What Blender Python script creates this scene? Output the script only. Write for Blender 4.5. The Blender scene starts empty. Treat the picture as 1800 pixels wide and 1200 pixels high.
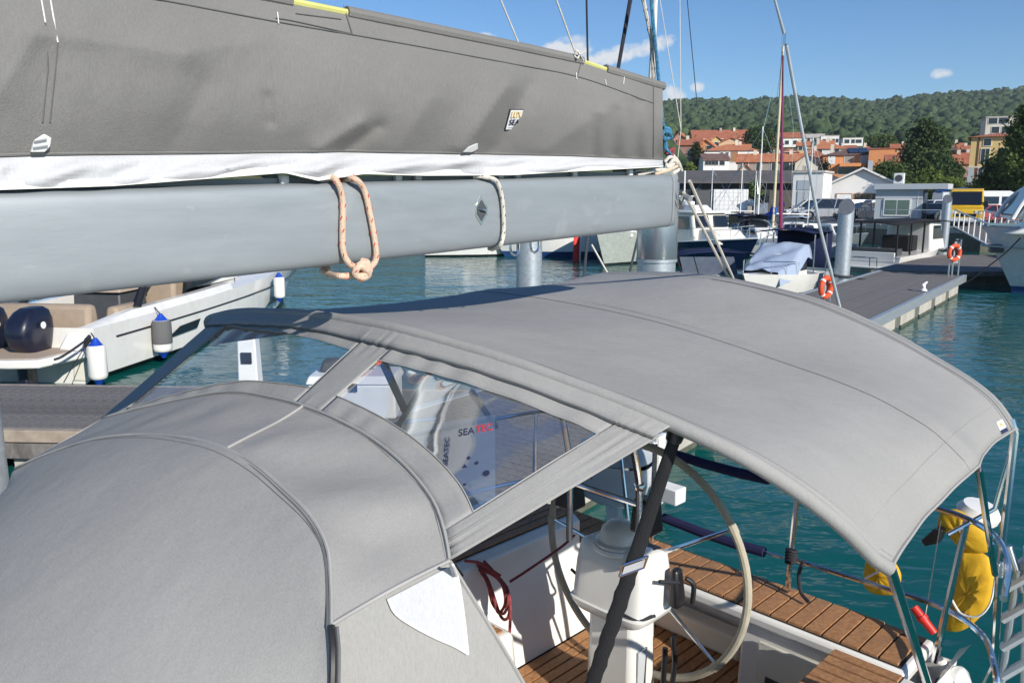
import bpy, bmesh, math, random
from mathutils import Vector, Matrix, noise
R=math.radians; rnd=random.Random(11); S=bpy.context.scene; COL=S.collection
# ---------------------------------------------------------------- camera
F,HZ,CZ,L0=1400.0,345.0,3.2,-2.0          # focal length and horizon in photo pixels (1800 wide), eye height above the water
TH=math.atan((600-HZ)/F); CT,ST=math.cos(TH),math.sin(TH); EYE=Vector((0,0,CZ))
cam=bpy.data.cameras.new('camera'); camo=bpy.data.objects.new('camera',cam); COL.objects.link(camo)
camo.location=EYE; camo.rotation_euler=(math.pi/2-TH,0,0); cam.sensor_width=36; cam.lens=F/1800*36
cam.clip_start=.05; cam.clip_end=6000; S.camera=camo
# ---------------------------------------------------------------- sky and sun
SUNEL=R(27); SX,SY=.57,-.82                  # direction towards the sun (horizontal part)
w=bpy.data.worlds.new('World'); S.world=w; w.use_nodes=True; nt=w.node_tree; N=nt.nodes; L=nt.links; N.clear()
def nd(t,**k):
    n=N.new(t)
    for a,b in k.items(): setattr(n,a,b)
    return n
sky=nd('ShaderNodeTexSky',sky_type='NISHITA',sun_disc=False,sun_elevation=SUNEL,sun_rotation=math.atan2(SX,SY),air_density=1.0,dust_density=0,ozone_density=2.0,altitude=0)
geo=nd('ShaderNodeTexCoord'); nrm=nd('ShaderNodeVectorMath',operation='NORMALIZE'); L.new(geo.outputs['Generated'],nrm.inputs[0])
nz=nd('ShaderNodeTexNoise'); nz.inputs['Scale'].default_value=38; nz.inputs['Detail'].default_value=6; nz.inputs['Roughness'].default_value=.62; L.new(nrm.outputs[0],nz.inputs['Vector'])
def pray(px,py):
    u=(px-900)/F; v=(600-py)/F
    return Vector((u,CT+v*ST,v*CT-ST))
def mth(op,a,b=None):
    n=nd('ShaderNodeMath',operation=op)
    for i,x in enumerate((a,b)):
        if x is None: continue
        if isinstance(x,(int,float)): n.inputs[i].default_value=x
        else: L.new(x,n.inputs[i])
    return n.outputs[0]
def dotn(vec):
    n=nd('ShaderNodeVectorMath',operation='DOT_PRODUCT'); L.new(nrm.outputs[0],n.inputs[0]); n.inputs[1].default_value=vec; return n.outputs['Value']
tot=None
for px,py,sx,sy,tilt,st in ((990,92,58,20,-12,1),(1105,92,95,17,-12,1),(1180,170,24,20,20,.8),(1225,153,13,9,0,.6),(1658,130,17,9,0,.75),(852,63,20,7,0,.6),(1010,70,30,9,0,.5),(480,-90,160,30,-5,.8),(1500,-260,220,40,10,.8),(-300,60,200,40,0,.8),(2300,60,180,30,6,.8),(2700,180,150,22,0,.8)):
    c=pray(px,py).normalized(); r=Vector((c.y,-c.x,0)).normalized(); u=r.cross(c).normalized()
    t=R(tilt); r,u=r*math.cos(t)-u*math.sin(t),u*math.cos(t)+r*math.sin(t)
    x=mth('MULTIPLY',dotn(r),F/sx); y=mth('MULTIPLY',dotn(u),F/sy)
    d=mth('ADD',mth('POWER',mth('ABSOLUTE',x),2.),mth('POWER',mth('ABSOLUTE',y),2.))
    front=mth('GREATER_THAN',dotn(c),.5)
    m=mth('MULTIPLY',mth('MULTIPLY',mth('SUBTRACT',mth('ADD',mth('SUBTRACT',1.,d),mth('MULTIPLY',nz.outputs['Fac'],3.0)),1.60),st*1.5),front)
    m=mth('MINIMUM',mth('MAXIMUM',m,0.),1.)
    tot=m if tot is None else mth('MAXIMUM',tot,m)
mix=nd('ShaderNodeMix',data_type='RGBA'); L.new(mth('MULTIPLY',tot,.9),mix.inputs[0])
hs=nd('ShaderNodeHueSaturation'); hs.inputs['Saturation'].default_value=1.12; L.new(sky.outputs[0],hs.inputs['Color'])
tint=nd('ShaderNodeMix',data_type='RGBA',blend_type='MULTIPLY'); tint.inputs[0].default_value=1; L.new(hs.outputs[0],tint.inputs[6]); tint.inputs[7].default_value=(.90,1.14,1.42,1); L.new(tint.outputs[2],mix.inputs[6]); mix.inputs[7].default_value=(9.6,9.7,9.9,1)
bg=nd('ShaderNodeBackground'); bg.inputs['Strength'].default_value=.066; L.new(mix.outputs[2],bg.inputs['Color'])
wo=nd('ShaderNodeOutputWorld'); L.new(bg.outputs[0],wo.inputs['Surface'])
sl=bpy.data.lights.new('sun','SUN'); sl.energy=4.2; sl.angle=R(.5); sl.color=(1,.94,.85); so=bpy.data.objects.new('sun',sl); COL.objects.link(so)
so.rotation_euler=Vector((-SX*math.cos(SUNEL),-SY*math.cos(SUNEL),-math.sin(SUNEL))).to_track_quat('-Z','Y').to_euler()
V=S.view_settings; V.view_transform='Standard'; V.look='None'; V.exposure=.39; V.gamma=1; V.use_curve_mapping=False
S.cycles.use_denoising=True; S.cycles.max_bounces=10; S.cycles.transparent_max_bounces=12
# ---------------------------------------------------------------- coordinates
IS=.70710678
def B(a,l,z): l+=L0; return Vector(((a+l)*IS,(a-l)*IS,z))     # yacht frame: a aft, l to port of the centreline
def toB(p): return Vector(((p.x+p.y)*IS,(p.x-p.y)*IS-L0,p.z))
def QP(px,py,n,d):
    r=pray(px,py); A=toB(EYE); D=toB(EYE+r)-A; n=Vector(n); return EYE+r*((d-n.dot(A))/n.dot(D))
def QA(px,py,a): return QP(px,py,(1,0,0),a)
def QL(px,py,l): return QP(px,py,(0,1,0),l)
def QZ(px,py,z): r=pray(px,py); return EYE+r*((z-CZ)/r.z)
def QT(px,py,t): return EYE+pray(px,py)*t
def W(px,py,y):  r=pray(px,py); return EYE+r*(y/r.y)
def proj(p):
    q=p-EYE; d=q.y*CT-q.z*ST; return 900+q.x/d*F, 600-(q.y*ST+q.z*CT)/d*F, d
# ---------------------------------------------------------------- materials
MATS={}
def mat(name,col,rough=.6,metal=0,var=.12,scale=6,bump=0,bscale=60,coat=0,col2=None,spec=.5,stretch=None,coord='Object',detail=4):
    if name in MATS: return MATS[name]
    m=bpy.data.materials.new(name); m.use_nodes=True; t=m.node_tree; n=t.nodes; p=n['Principled BSDF']
    p.inputs['Roughness'].default_value=rough; p.inputs['Metallic'].default_value=metal; p.inputs['Coat Weight'].default_value=coat; p.inputs['Specular IOR Level'].default_value=spec
    tc=n.new('ShaderNodeTexCoord'); src=tc.outputs[coord]
    if stretch:
        mp=n.new('ShaderNodeMapping'); mp.inputs['Scale'].default_value=stretch; t.links.new(src,mp.inputs[0]); src=mp.outputs[0]
    nz=n.new('ShaderNodeTexNoise'); nz.inputs['Scale'].default_value=scale; nz.inputs['Detail'].default_value=detail; nz.inputs['Roughness'].default_value=.6; t.links.new(src,nz.inputs['Vector'])
    rp=n.new('ShaderNodeValToRGB'); rp.color_ramp.elements[0].position=.3; rp.color_ramp.elements[1].position=.7
    c=Vector(col); c2=Vector(col2) if col2 else c*(1+var); c1=c if col2 else c*(1-var)
    rp.color_ramp.elements[0].color=(*c1,1); rp.color_ramp.elements[1].color=(*c2,1)
    t.links.new(nz.outputs['Fac'],rp.inputs[0]); t.links.new(rp.outputs[0],p.inputs['Base Color'])
    if var>0 and metal<.5:
        rr=n.new('ShaderNodeMapRange'); rr.inputs[3].default_value=max(0,rough-.08); rr.inputs[4].default_value=min(1,rough+.1); t.links.new(nz.outputs['Fac'],rr.inputs[0]); t.links.new(rr.outputs[0],p.inputs['Roughness'])
    if bump:
        b=n.new('ShaderNodeBump'); b.inputs['Strength'].default_value=bump; b.inputs['Distance'].default_value=.01
        z2=n.new('ShaderNodeTexNoise'); z2.inputs['Scale'].default_value=bscale; z2.inputs['Detail'].default_value=5; t.links.new(src,z2.inputs['Vector']); t.links.new(z2.outputs['Fac'],b.inputs['Height']); t.links.new(b.outputs[0],p.inputs['Normal'])
    MATS[name]=m; return m
def fabric(name,col,weave=420,bump=.25,var=.06,rough=.85):
    m=mat(name,col,rough,var=var,scale=2.2,spec=.25); t=m.node_tree; n=t.nodes; p=n['Principled BSDF']
    if n.get('done'): return m
    tc=n.new('ShaderNodeTexCoord'); tc.name='done'; hs=[]
    for ax,sc in (((1,1,0),weave),((0,.2,1),weave)):
        mp=n.new('ShaderNodeMapping'); mp.inputs['Rotation'].default_value=(0,0,R(45)); t.links.new(tc.outputs['Object'],mp.inputs[0])
        wv=n.new('ShaderNodeTexNoise'); wv.inputs['Scale'].default_value=1; wv.inputs['Detail'].default_value=2
        mp2=n.new('ShaderNodeMapping'); mp2.inputs['Scale'].default_value=(sc*.08,sc,sc) if ax[0] else (sc,sc*.5,sc*.06); t.links.new(mp.outputs[0],mp2.inputs[0]); t.links.new(mp2.outputs[0],wv.inputs[0]); hs.append(wv.outputs['Fac'])
    ad=n.new('ShaderNodeMath'); ad.operation='ADD'; t.links.new(hs[0],ad.inputs[0]); t.links.new(hs[1],ad.inputs[1])
    big=n.new('ShaderNodeTexNoise'); big.inputs['Scale'].default_value=9; big.inputs['Detail'].default_value=3; t.links.new(tc.outputs['Object'],big.inputs[0])
    b=n.new('ShaderNodeBump'); b.inputs['Strength'].default_value=bump; b.inputs['Distance'].default_value=.002; t.links.new(ad.outputs[0],b.inputs['Height'])
    b2=n.new('ShaderNodeBump'); b2.inputs['Strength'].default_value=.35; b2.inputs['Distance'].default_value=.012; t.links.new(big.outputs['Fac'],b2.inputs['Height']); t.links.new(b.outputs[0],b2.inputs['Normal']); t.links.new(b2.outputs[0],p.inputs['Normal'])
    # faint thread tone
    rp=[x for x in n if x.type=='VALTORGB'][0]; mx=n.new('ShaderNodeMix'); mx.data_type='RGBA'; mx.blend_type='MULTIPLY'; mx.inputs[0].default_value=.35
    mr=n.new('ShaderNodeMapRange'); mr.inputs[1].default_value=.7; mr.inputs[2].default_value=1.3; mr.inputs[3].default_value=.75; mr.inputs[4].default_value=1.2; t.links.new(ad.outputs[0],mr.inputs[0])
    t.links.new(rp.outputs[0],mx.inputs[6]); t.links.new(mr.outputs[0],mx.inputs[7]); t.links.new(mx.outputs[2],p.inputs['Base Color'])
    return m
def vinyl(name,tint=(.93,.96,.98),gl=1.,bumps=.25,alpha=1.):
    m=bpy.data.materials.new(name); m.use_nodes=True; t=m.node_tree; n=t.nodes; n.clear()
    o=n.new('ShaderNodeOutputMaterial'); tr=n.new('ShaderNodeBsdfTransparent'); tr.inputs[0].default_value=(*tint,1); g=n.new('ShaderNodeBsdfGlossy'); g.inputs['Roughness'].default_value=.06; g.inputs[0].default_value=(1,1,1,1)
    fr=n.new('ShaderNodeFresnel'); fr.inputs[0].default_value=1.5; mx=n.new('ShaderNodeMixShader'); mu=n.new('ShaderNodeMath'); mu.operation='MULTIPLY'; mu.inputs[1].default_value=gl
    tc=n.new('ShaderNodeTexCoord'); mp=n.new('ShaderNodeMapping'); mp.inputs['Scale'].default_value=(3,3,9); nz=n.new('ShaderNodeTexNoise'); nz.inputs['Scale'].default_value=1.4; b=n.new('ShaderNodeBump'); b.inputs['Strength'].default_value=bumps; b.inputs['Distance'].default_value=.05
    t.links.new(tc.outputs['Object'],mp.inputs[0]); t.links.new(mp.outputs[0],nz.inputs[0]); t.links.new(nz.outputs['Fac'],b.inputs['Height']); t.links.new(b.outputs[0],g.inputs['Normal']); t.links.new(b.outputs[0],fr.inputs['Normal'])
    t.links.new(fr.outputs[0],mu.inputs[0]); t.links.new(mu.outputs[0],mx.inputs[0]); t.links.new(tr.outputs[0],mx.inputs[1]); t.links.new(g.outputs[0],mx.inputs[2]); hz_=n.new('ShaderNodeBsdfTranslucent'); hz_.inputs[0].default_value=(.8,.85,.9,1); df=n.new('ShaderNodeBsdfDiffuse'); df.inputs[0].default_value=(.75,.8,.85,1); hm=n.new('ShaderNodeMixShader'); t.links.new(hz_.outputs[0],hm.inputs[1]); t.links.new(df.outputs[0],hm.inputs[2])
    fm=n.new('ShaderNodeMixShader'); sn=n.new('ShaderNodeTexNoise'); sn.inputs['Scale'].default_value=2.5; sn.inputs['Detail'].default_value=5; t.links.new(mp.outputs[0],sn.inputs[0]); sr=n.new('ShaderNodeMapRange'); sr.inputs[1].default_value=.35; sr.inputs[2].default_value=.75; sr.inputs[3].default_value=.03; sr.inputs[4].default_value=.11; t.links.new(sn.outputs['Fac'],sr.inputs[0]); t.links.new(sr.outputs[0],fm.inputs[0]); t.links.new(mx.outputs[0],fm.inputs[1]); t.links.new(hm.outputs[0],fm.inputs[2]); t.links.new(fm.outputs[0],o.inputs[0]); MATS[name]=m; return m
def printfilm(name):
    m=bpy.data.materials.new(name); m.use_nodes=True; t=m.node_tree; n=t.nodes; p=n['Principled BSDF']; p.inputs['Base Color'].default_value=(.42,.55,.75,1); p.inputs['Alpha'].default_value=.5; p.inputs['Roughness'].default_value=.3
    o=n['Material Output']; tr=n.new('ShaderNodeBsdfTranslucent'); tr.inputs[0].default_value=(.45,.58,.78,1); ts=n.new('ShaderNodeBsdfTransparent'); m1=n.new('ShaderNodeMixShader'); m1.inputs[0].default_value=.5; m2=n.new('ShaderNodeMixShader'); m2.inputs[0].default_value=.40; p.inputs['Alpha'].default_value=1
    t.links.new(p.outputs[0],m1.inputs[1]); t.links.new(tr.outputs[0],m1.inputs[2]); t.links.new(ts.outputs[0],m2.inputs[1]); t.links.new(m1.outputs[0],m2.inputs[2]); t.links.new(m2.outputs[0],o.inputs[0]); return m
def steps(m,axis,freq,depth,dark=.6,edge=.12):
    """regular grooves (roof tiles, planks) as relief and joint colour on an existing material"""
    t=m.node_tree; n=t.nodes; p=n['Principled BSDF']; tc=n.new('ShaderNodeTexCoord'); mp=n.new('ShaderNodeMapping'); t.links.new(tc.outputs['Object'],mp.inputs[0])
    wv=n.new('ShaderNodeTexWave'); wv.bands_direction=axis; wv.inputs['Scale'].default_value=freq; wv.inputs['Distortion'].default_value=.6; t.links.new(mp.outputs[0],wv.inputs[0])
    b=n.new('ShaderNodeBump'); b.inputs['Strength'].default_value=1; b.inputs['Distance'].default_value=depth; t.links.new(wv.outputs['Fac'],b.inputs['Height']); t.links.new(b.outputs[0],p.inputs['Normal'])
    return m
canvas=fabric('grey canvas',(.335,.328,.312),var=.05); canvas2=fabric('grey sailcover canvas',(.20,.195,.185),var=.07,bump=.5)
canvasd=fabric('grey canvas lining',(.23,.235,.245)); seam=mat('seam thread',(.14,.14,.14),.9); stitchm=mat('grey stitching',(.24,.235,.225),.9); seaml=mat('light piping',(.36,.355,.34),.85)
whitefab=fabric('white canvas',(.53,.535,.55),bump=.1,var=.03); webw=fabric('white webbing',(.82,.80,.74),weave=300,bump=.4)
blackweb=fabric('black webbing',(.022,.023,.026),weave=260,bump=.6,rough=.75); navyfab=fabric('navy canvas',(.010,.017,.058)); navylife=fabric('navy padding',(.02,.022,.07))
bluefab=fabric('pale blue cover',(.33,.40,.52)); blueroyal=fabric('royal blue cover',(.01,.10,.50)); blackcan=fabric('black canvas',(.018,.019,.022))
alu=mat('anodised aluminium',(.29,.32,.335),.5,.3,var=.05,scale=5,stretch=(1,1,6),bump=.03,bscale=30); aluend=mat('cast boom end',(.36,.38,.39),.55,.4,var=.1)
steel=mat('polished steel',(.72,.72,.72),.13,1,var=.05,scale=9); galv=mat('galvanised steel',(.46,.50,.53),.42,.55,var=.16,scale=14,detail=8); galvl=mat('bright steel sleeve',(.62,.63,.64),.25,.85,var=.06,stretch=(1,1,.2))
gel=mat('white gelcoat',(.78,.77,.73),.22,var=.04,scale=3,coat=.4); gelcream=mat('cream gelcoat',(.74,.71,.63),.3,var=.04,coat=.3); gelgrey=mat('pale grey gelcoat',(.55,.58,.60),.25,coat=.4,var=.05)
whitep=mat('white plastic',(.80,.80,.78),.35,var=.03); blackp=mat('black plastic',(.012,.012,.014),.35,var=.1,scale=20); greyp=mat('grey plastic',(.30,.31,.32),.45); darkgrey=mat('dark grey',(.06,.065,.07),.5)
teak=mat('teak',(.29,.13,.052),.65,var=.28,scale=9,stretch=(6,6,1),bump=.2,bscale=70,col2=(.48,.25,.11),detail=8); teakdark=mat('caulk',(.018,.016,.015),.7)
woodgrey=mat('weathered deck board',(.13,.12,.112),.8,scale=3,stretch=(7,7,2),bump=.4,bscale=40,col2=(.235,.22,.208)); woodpale=mat('pale timber',(.36,.30,.24),.75,var=.2,scale=5)
conc=mat('concrete',(.36,.34,.29),.9,scale=2.5,bump=.4,bscale=16,col2=(.50,.47,.41),stretch=(1.5,1.5,.35),detail=8); concd=mat('wet and shaded concrete',(.10,.105,.075),.6,var=.3)
glassd=mat('dark glass',(.012,.016,.022),.06,var=.1,spec=.8); glassb=mat('navy glass',(.01,.016,.04),.05,var=.05,spec=.8); tyre=mat('tyre rubber',(.02,.02,.02),.8)
orange=mat('orange foam',(.72,.09,.025),.55,var=.08); redp=mat('red plastic',(.62,.03,.02),.4); yellow=mat('yellow fabric',(.70,.40,.012),.7,var=.08,bump=.2,bscale=30); yellowp=mat('yellow paint',(.68,.42,.03),.35,coat=.3)
blue=mat('fender blue',(.01,.06,.42),.4); beige=mat('beige upholstery',(.34,.265,.195),.75,var=.08); decktan=mat('tan deck foam',(.42,.33,.25),.8,var=.12,scale=30); navyp=mat('navy cowling',(.008,.011,.028),.38,coat=.25,var=.1)
ropep=mat('peach rope',(.70,.52,.38),.85,var=.1,bump=.6,bscale=260); ropew=mat('white rope',(.66,.62,.54),.85,bump=.6,bscale=260); roper=mat('red rope',(.30,.055,.06),.85,var=.3,scale=60,bump=.6,bscale=260); ropeb=mat('blue rope',(.05,.20,.34),.85,var=.5,scale=70,bump=.5,bscale=220); ropek=mat('dark rope',(.02,.022,.03),.8)
fleckr=mat('red fleck yarn',(.55,.06,.035),.85); fleckk=mat('black fleck yarn',(.02,.02,.025),.85)
ink=mat('navy ink',(.02,.025,.07),.6,var=0); inkgold=mat('gold ink',(.72,.50,.16),.6,var=0); inkred=mat('red ink',(.5,.03,.05),.6,var=0); inkgrey=mat('grey ink',(.3,.32,.36),.6,var=0)
def smear(m,col,scale,lo,hi,amt,stretch):
    t=m.node_tree; n=t.nodes; p=n['Principled BSDF']; src=p.inputs['Base Color'].links[0].from_socket
    tc=n.new('ShaderNodeTexCoord'); mp=n.new('ShaderNodeMapping'); mp.inputs['Scale'].default_value=stretch; t.links.new(tc.outputs['Object'],mp.inputs[0]); z=n.new('ShaderNodeTexNoise'); z.inputs['Scale'].default_value=scale; z.inputs['Detail'].default_value=8; z.inputs['Distortion'].default_value=1.2; t.links.new(mp.outputs[0],z.inputs[0])
    mr=n.new('ShaderNodeMapRange'); mr.inputs[1].default_value=lo; mr.inputs[2].default_value=hi; mr.inputs[4].default_value=amt; t.links.new(z.outputs['Fac'],mr.inputs[0]); mx=n.new('ShaderNodeMix'); mx.data_type='RGBA'; t.links.new(mr.outputs[0],mx.inputs[0]); t.links.new(src,mx.inputs[6]); mx.inputs[7].default_value=(*col,1); t.links.new(mx.outputs[2],p.inputs['Base Color'])
smear(alu,(.42,.43,.43),4.5,.60,.70,.35,(1,1,1.6)); smear(alu,(.42,.43,.42),30,.66,.74,.30,(.25,.25,1)); smear(gel,(.52,.48,.40),1.6,.55,.8,.35,(1,1,.35)); smear(teak,(.20,.12,.075),3,.5,.75,.5,(1,1,1)); smear(canvas,(.27,.26,.24),1.3,.55,.85,.16,(1,1,1)); smear(woodgrey,(.07,.065,.06),1.3,.5,.7,.5,(1,1,1)); smear(yellow,(.5,.27,.015),7,.5,.75,.6,(1,1,1))
# ---------------------------------------------------------------- mesh builder
class MB:
    def __init__(s,M=None): s.v=[]; s.f=[]; s.M=M
    def add(s,vs,fs):
        k=len(s.v); s.v+=[(s.M@Vector(p) if s.M else Vector(p)) for p in vs]; s.f+=[tuple(i+k for i in f) for f in fs]; return s
    def box(s,x0,x1,y0,y1,z0,z1):
        return s.add([(x,y,z) for z in (z0,z1) for y in (y0,y1) for x in (x0,x1)],[(0,2,3,1),(4,5,7,6),(0,1,5,4),(2,6,7,3),(0,4,6,2),(1,3,7,5)])
    def frus(s,x0,x1,y0,y1,z0,z1,tx0=0,tx1=0,ty0=0,ty1=0):
        return s.add([(x0,y0,z0),(x1,y0,z0),(x0,y1,z0),(x1,y1,z0),(x0+tx0,y0+ty0,z1),(x1-tx1,y0+ty0,z1),(x0+tx0,y1-ty1,z1),(x1-tx1,y1-ty1,z1)],[(0,2,3,1),(4,5,7,6),(0,1,5,4),(2,6,7,3),(0,4,6,2),(1,3,7,5)])
    def grid(s,rows,cu=False,cv=False):
        n=len(rows); m=len(rows[0]); fs=[]
        for i in range(n if cv else n-1):
            for j in range(m if cu else m-1):
                a,b=i,(i+1)%n; c,d=j,(j+1)%m; fs.append((a*m+c,a*m+d,b*m+d,b*m+c))
        return s.add([p for r in rows for p in r],fs)
    def prism(s,out,ext):
        n=len(out); ext=Vector(ext); vs=[Vector(p) for p in out]; vs+= [p+ext for p in vs]
        return s.add(vs,[tuple(range(n))[::-1],tuple(range(n,2*n))]+[(i,(i+1)%n,(i+1)%n+n,i+n) for i in range(n)])
    def tube(s,pts,r,n=8,caps=True,closed=False,flat=None):
        pts=[Vector(p) for p in pts]; k=len(pts); rs=r if isinstance(r,(list,tuple)) else [r]*k; rows=[]; pn=None
        for i,p in enumerate(pts):
            a=pts[(i-1)%k] if (i or closed) else p; b=pts[(i+1)%k] if (i<k-1 or closed) else p
            t=(b-a).normalized()
            if pn is None:
                pn=t.orthogonal().normalized() if abs(t.z)>.9 else t.cross(Vector((0,0,1))).normalized()
            pn=(pn-t*pn.dot(t)).normalized(); q=t.cross(pn)
            rows.append([p+(pn*math.cos(2*math.pi*j/n)+q*math.sin(2*math.pi*j/n)*(flat or 1))*rs[i] for j in range(n)])
        base=len(s.v); s.grid(rows,cu=True,cv=closed)
        if caps and not closed:
            s.f.append(tuple(base+j for j in range(n))[::-1]); s.f.append(tuple(base+(k-1)*n+j for j in range(n)))
        return s
    def lathe(s,prof,c=(0,0,0),ax=(0,0,1),n=16,cap=True):
        c=Vector(c); ax=Vector(ax).normalized(); u=ax.orthogonal().normalized(); v=ax.cross(u); base=len(s.v)
        s.grid([[c+ax*h+(u*math.cos(2*math.pi*j/n)+v*math.sin(2*math.pi*j/n))*max(r,1e-4) for j in range(n)] for r,h in prof],cu=True)
        if cap: s.f.append(tuple(base+j for j in range(n))[::-1]); s.f.append(tuple(base+(len(prof)-1)*n+j for j in range(n)))
        return s
    def ell(s,c,rx,ry,rz,n=12,m=8):
        c=Vector(c); return s.grid([[c+Vector((rx*math.sin(math.pi*i/m)*math.cos(2*math.pi*j/n),ry*math.sin(math.pi*i/m)*math.sin(2*math.pi*j/n),rz*math.cos(math.pi*i/m))) for j in range(n)] for i in range(m+1)],cu=True)
    def torus(s,c,Rr,r,ax=(0,0,1),n=32,m=10,a0=0,a1=None):
        c=Vector(c); ax=Vector(ax).normalized(); u=ax.orthogonal().normalized(); v=ax.cross(u)
        full=a1 is None; a1=2*math.pi if full else a1; k=n if full else n+1
        return s.tube([c+(u*math.cos(a0+(a1-a0)*i/n)+v*math.sin(a0+(a1-a0)*i/n))*Rr for i in range(k)],r,m,closed=full)
    def build(s,name,m,parent=None,smooth=35,bev=0,sol=0,recalc=True,loc=None,sub=0):
        off=Vector((0,0,0)); q=parent
        while q: off+=q.location; q=q.parent
        if loc is not None and parent is None: off=Vector(loc)
        me=bpy.data.meshes.new(name); me.from_pydata([p-off for p in s.v],[],s.f)
        if recalc:
            bm=bmesh.new(); bm.from_mesh(me); bmesh.ops.remove_doubles(bm,verts=bm.verts,dist=1e-5); bmesh.ops.recalc_face_normals(bm,faces=bm.faces); bm.to_mesh(me); bm.free()
        if smooth:
            me.polygons.foreach_set('use_smooth',[True]*len(me.polygons)); me.set_sharp_from_angle(angle=R(smooth))
        me.materials.append(m); o=bpy.data.objects.new(name,me); COL.objects.link(o)
        if parent: o.parent=parent
        elif loc is not None: o.location=loc
        if bev:
            b=o.modifiers.new('bevel','BEVEL'); b.width=bev; b.segments=2; b.limit_method='ANGLE'
        if sol:
            b=o.modifiers.new('thick','SOLIDIFY'); b.thickness=sol; b.offset=0
        return o
def tag(o,label,cat,group=None,kind=None):
    if label: o['label']=label
    if cat: o['category']=cat
    if group: o['group']=group
    if kind: o['kind']=kind
    return o
def thing(name,label,cat,loc=(0,0,0),group=None,rz=0):
    o=bpy.data.objects.new(name,None); o.empty_display_size=.2; COL.objects.link(o); o.location=loc; o.rotation_euler.z=rz
    return tag(o,label,cat,group)
PEND=[]
def facing(x,y): return -math.atan2(x,y)*.9
def place(o,loc,rz=0): o.location=loc; o.rotation_euler.z=rz; return o
def struct(o): o['kind']='structure'; return o
def dup(o,loc=None,rz=None,label=None,parent=None):
    c=o.copy(); COL.objects.link(c)
    if parent is not None: c.parent=parent
    if loc is not None: c.location=loc
    if rz is not None: c.rotation_euler.z=rz
    if label: c['label']=label
    for ch in list(o.children): dup(ch,parent=c)
    return c
def spl(pts,n=8):
    """Catmull-Rom through points"""
    P=[Vector(p) for p in pts]; P=[P[0]*2-P[1]]+P+[P[-1]*2-P[-2]]; out=[]
    for i in range(1,len(P)-2):
        a,b,c,d=P[i-1:i+3]
        for k in range(n):
            t=k/n; out.append(.5*((2*b)+(c-a)*t+(2*a-5*b+4*c-d)*t*t+(3*b-a-3*c+d)*t**3))
    out.append(P[-2]); return out
def resamp(pts,n):
    d=[0]
    for a,b in zip(pts,pts[1:]): d.append(d[-1]+(b-a).length)
    out=[]; j=0
    for i in range(n):
        s=d[-1]*i/(n-1)
        while j<len(d)-2 and d[j+1]<s: j+=1
        k=(s-d[j])/max(d[j+1]-d[j],1e-9); out.append(pts[j].lerp(pts[j+1],min(max(k,0),1)))
    return out
def pw(x,tab):
    if x<=tab[0][0]: return tab[0][1]+(x-tab[0][0])*(tab[1][1]-tab[0][1])/(tab[1][0]-tab[0][0])
    for (a,b),(c,d) in zip(tab,tab[1:]):
        if x<=c: return b+(d-b)*(x-a)/(c-a)
    return tab[-1][1]
def text(s,name,m,parent,origin,right,up,height,ext=.0008,width=None):
    cu=bpy.data.curves.new('t','FONT'); cu.body=s; cu.size=1; cu.extrude=.01; o=bpy.data.objects.new('t',cu); COL.objects.link(o)
    me=bpy.data.meshes.new_from_object(o.evaluated_get(bpy.context.evaluated_depsgraph_get())); bpy.data.objects.remove(o)
    xs=[v.co.x for v in me.vertices]; ys=[v.co.y for v in me.vertices]; x0=min(xs); k=height/(max(ys)-min(ys)); kx=(width/(max(xs)-x0)) if width else k
    right=Vector(right).normalized(); up=Vector(up); up=up.normalized(); nn=right.cross(up).normalized(); mb=MB()
    mb.add([Vector(origin)+right*((v.co.x-x0)*kx)+up*((v.co.y-min(ys))*k)+nn*(v.co.z*ext*100) for v in me.vertices],[tuple(p.vertices) for p in me.polygons]); bpy.data.meshes.remove(me)
    return mb.build(name,m,parent,smooth=0,recalc=False)
BM=Matrix(((IS,IS,0,L0*IS),(IS,-IS,0,-L0*IS),(0,0,1,0),(0,0,0,1)))      # yacht (a,l,z) to world
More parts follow.
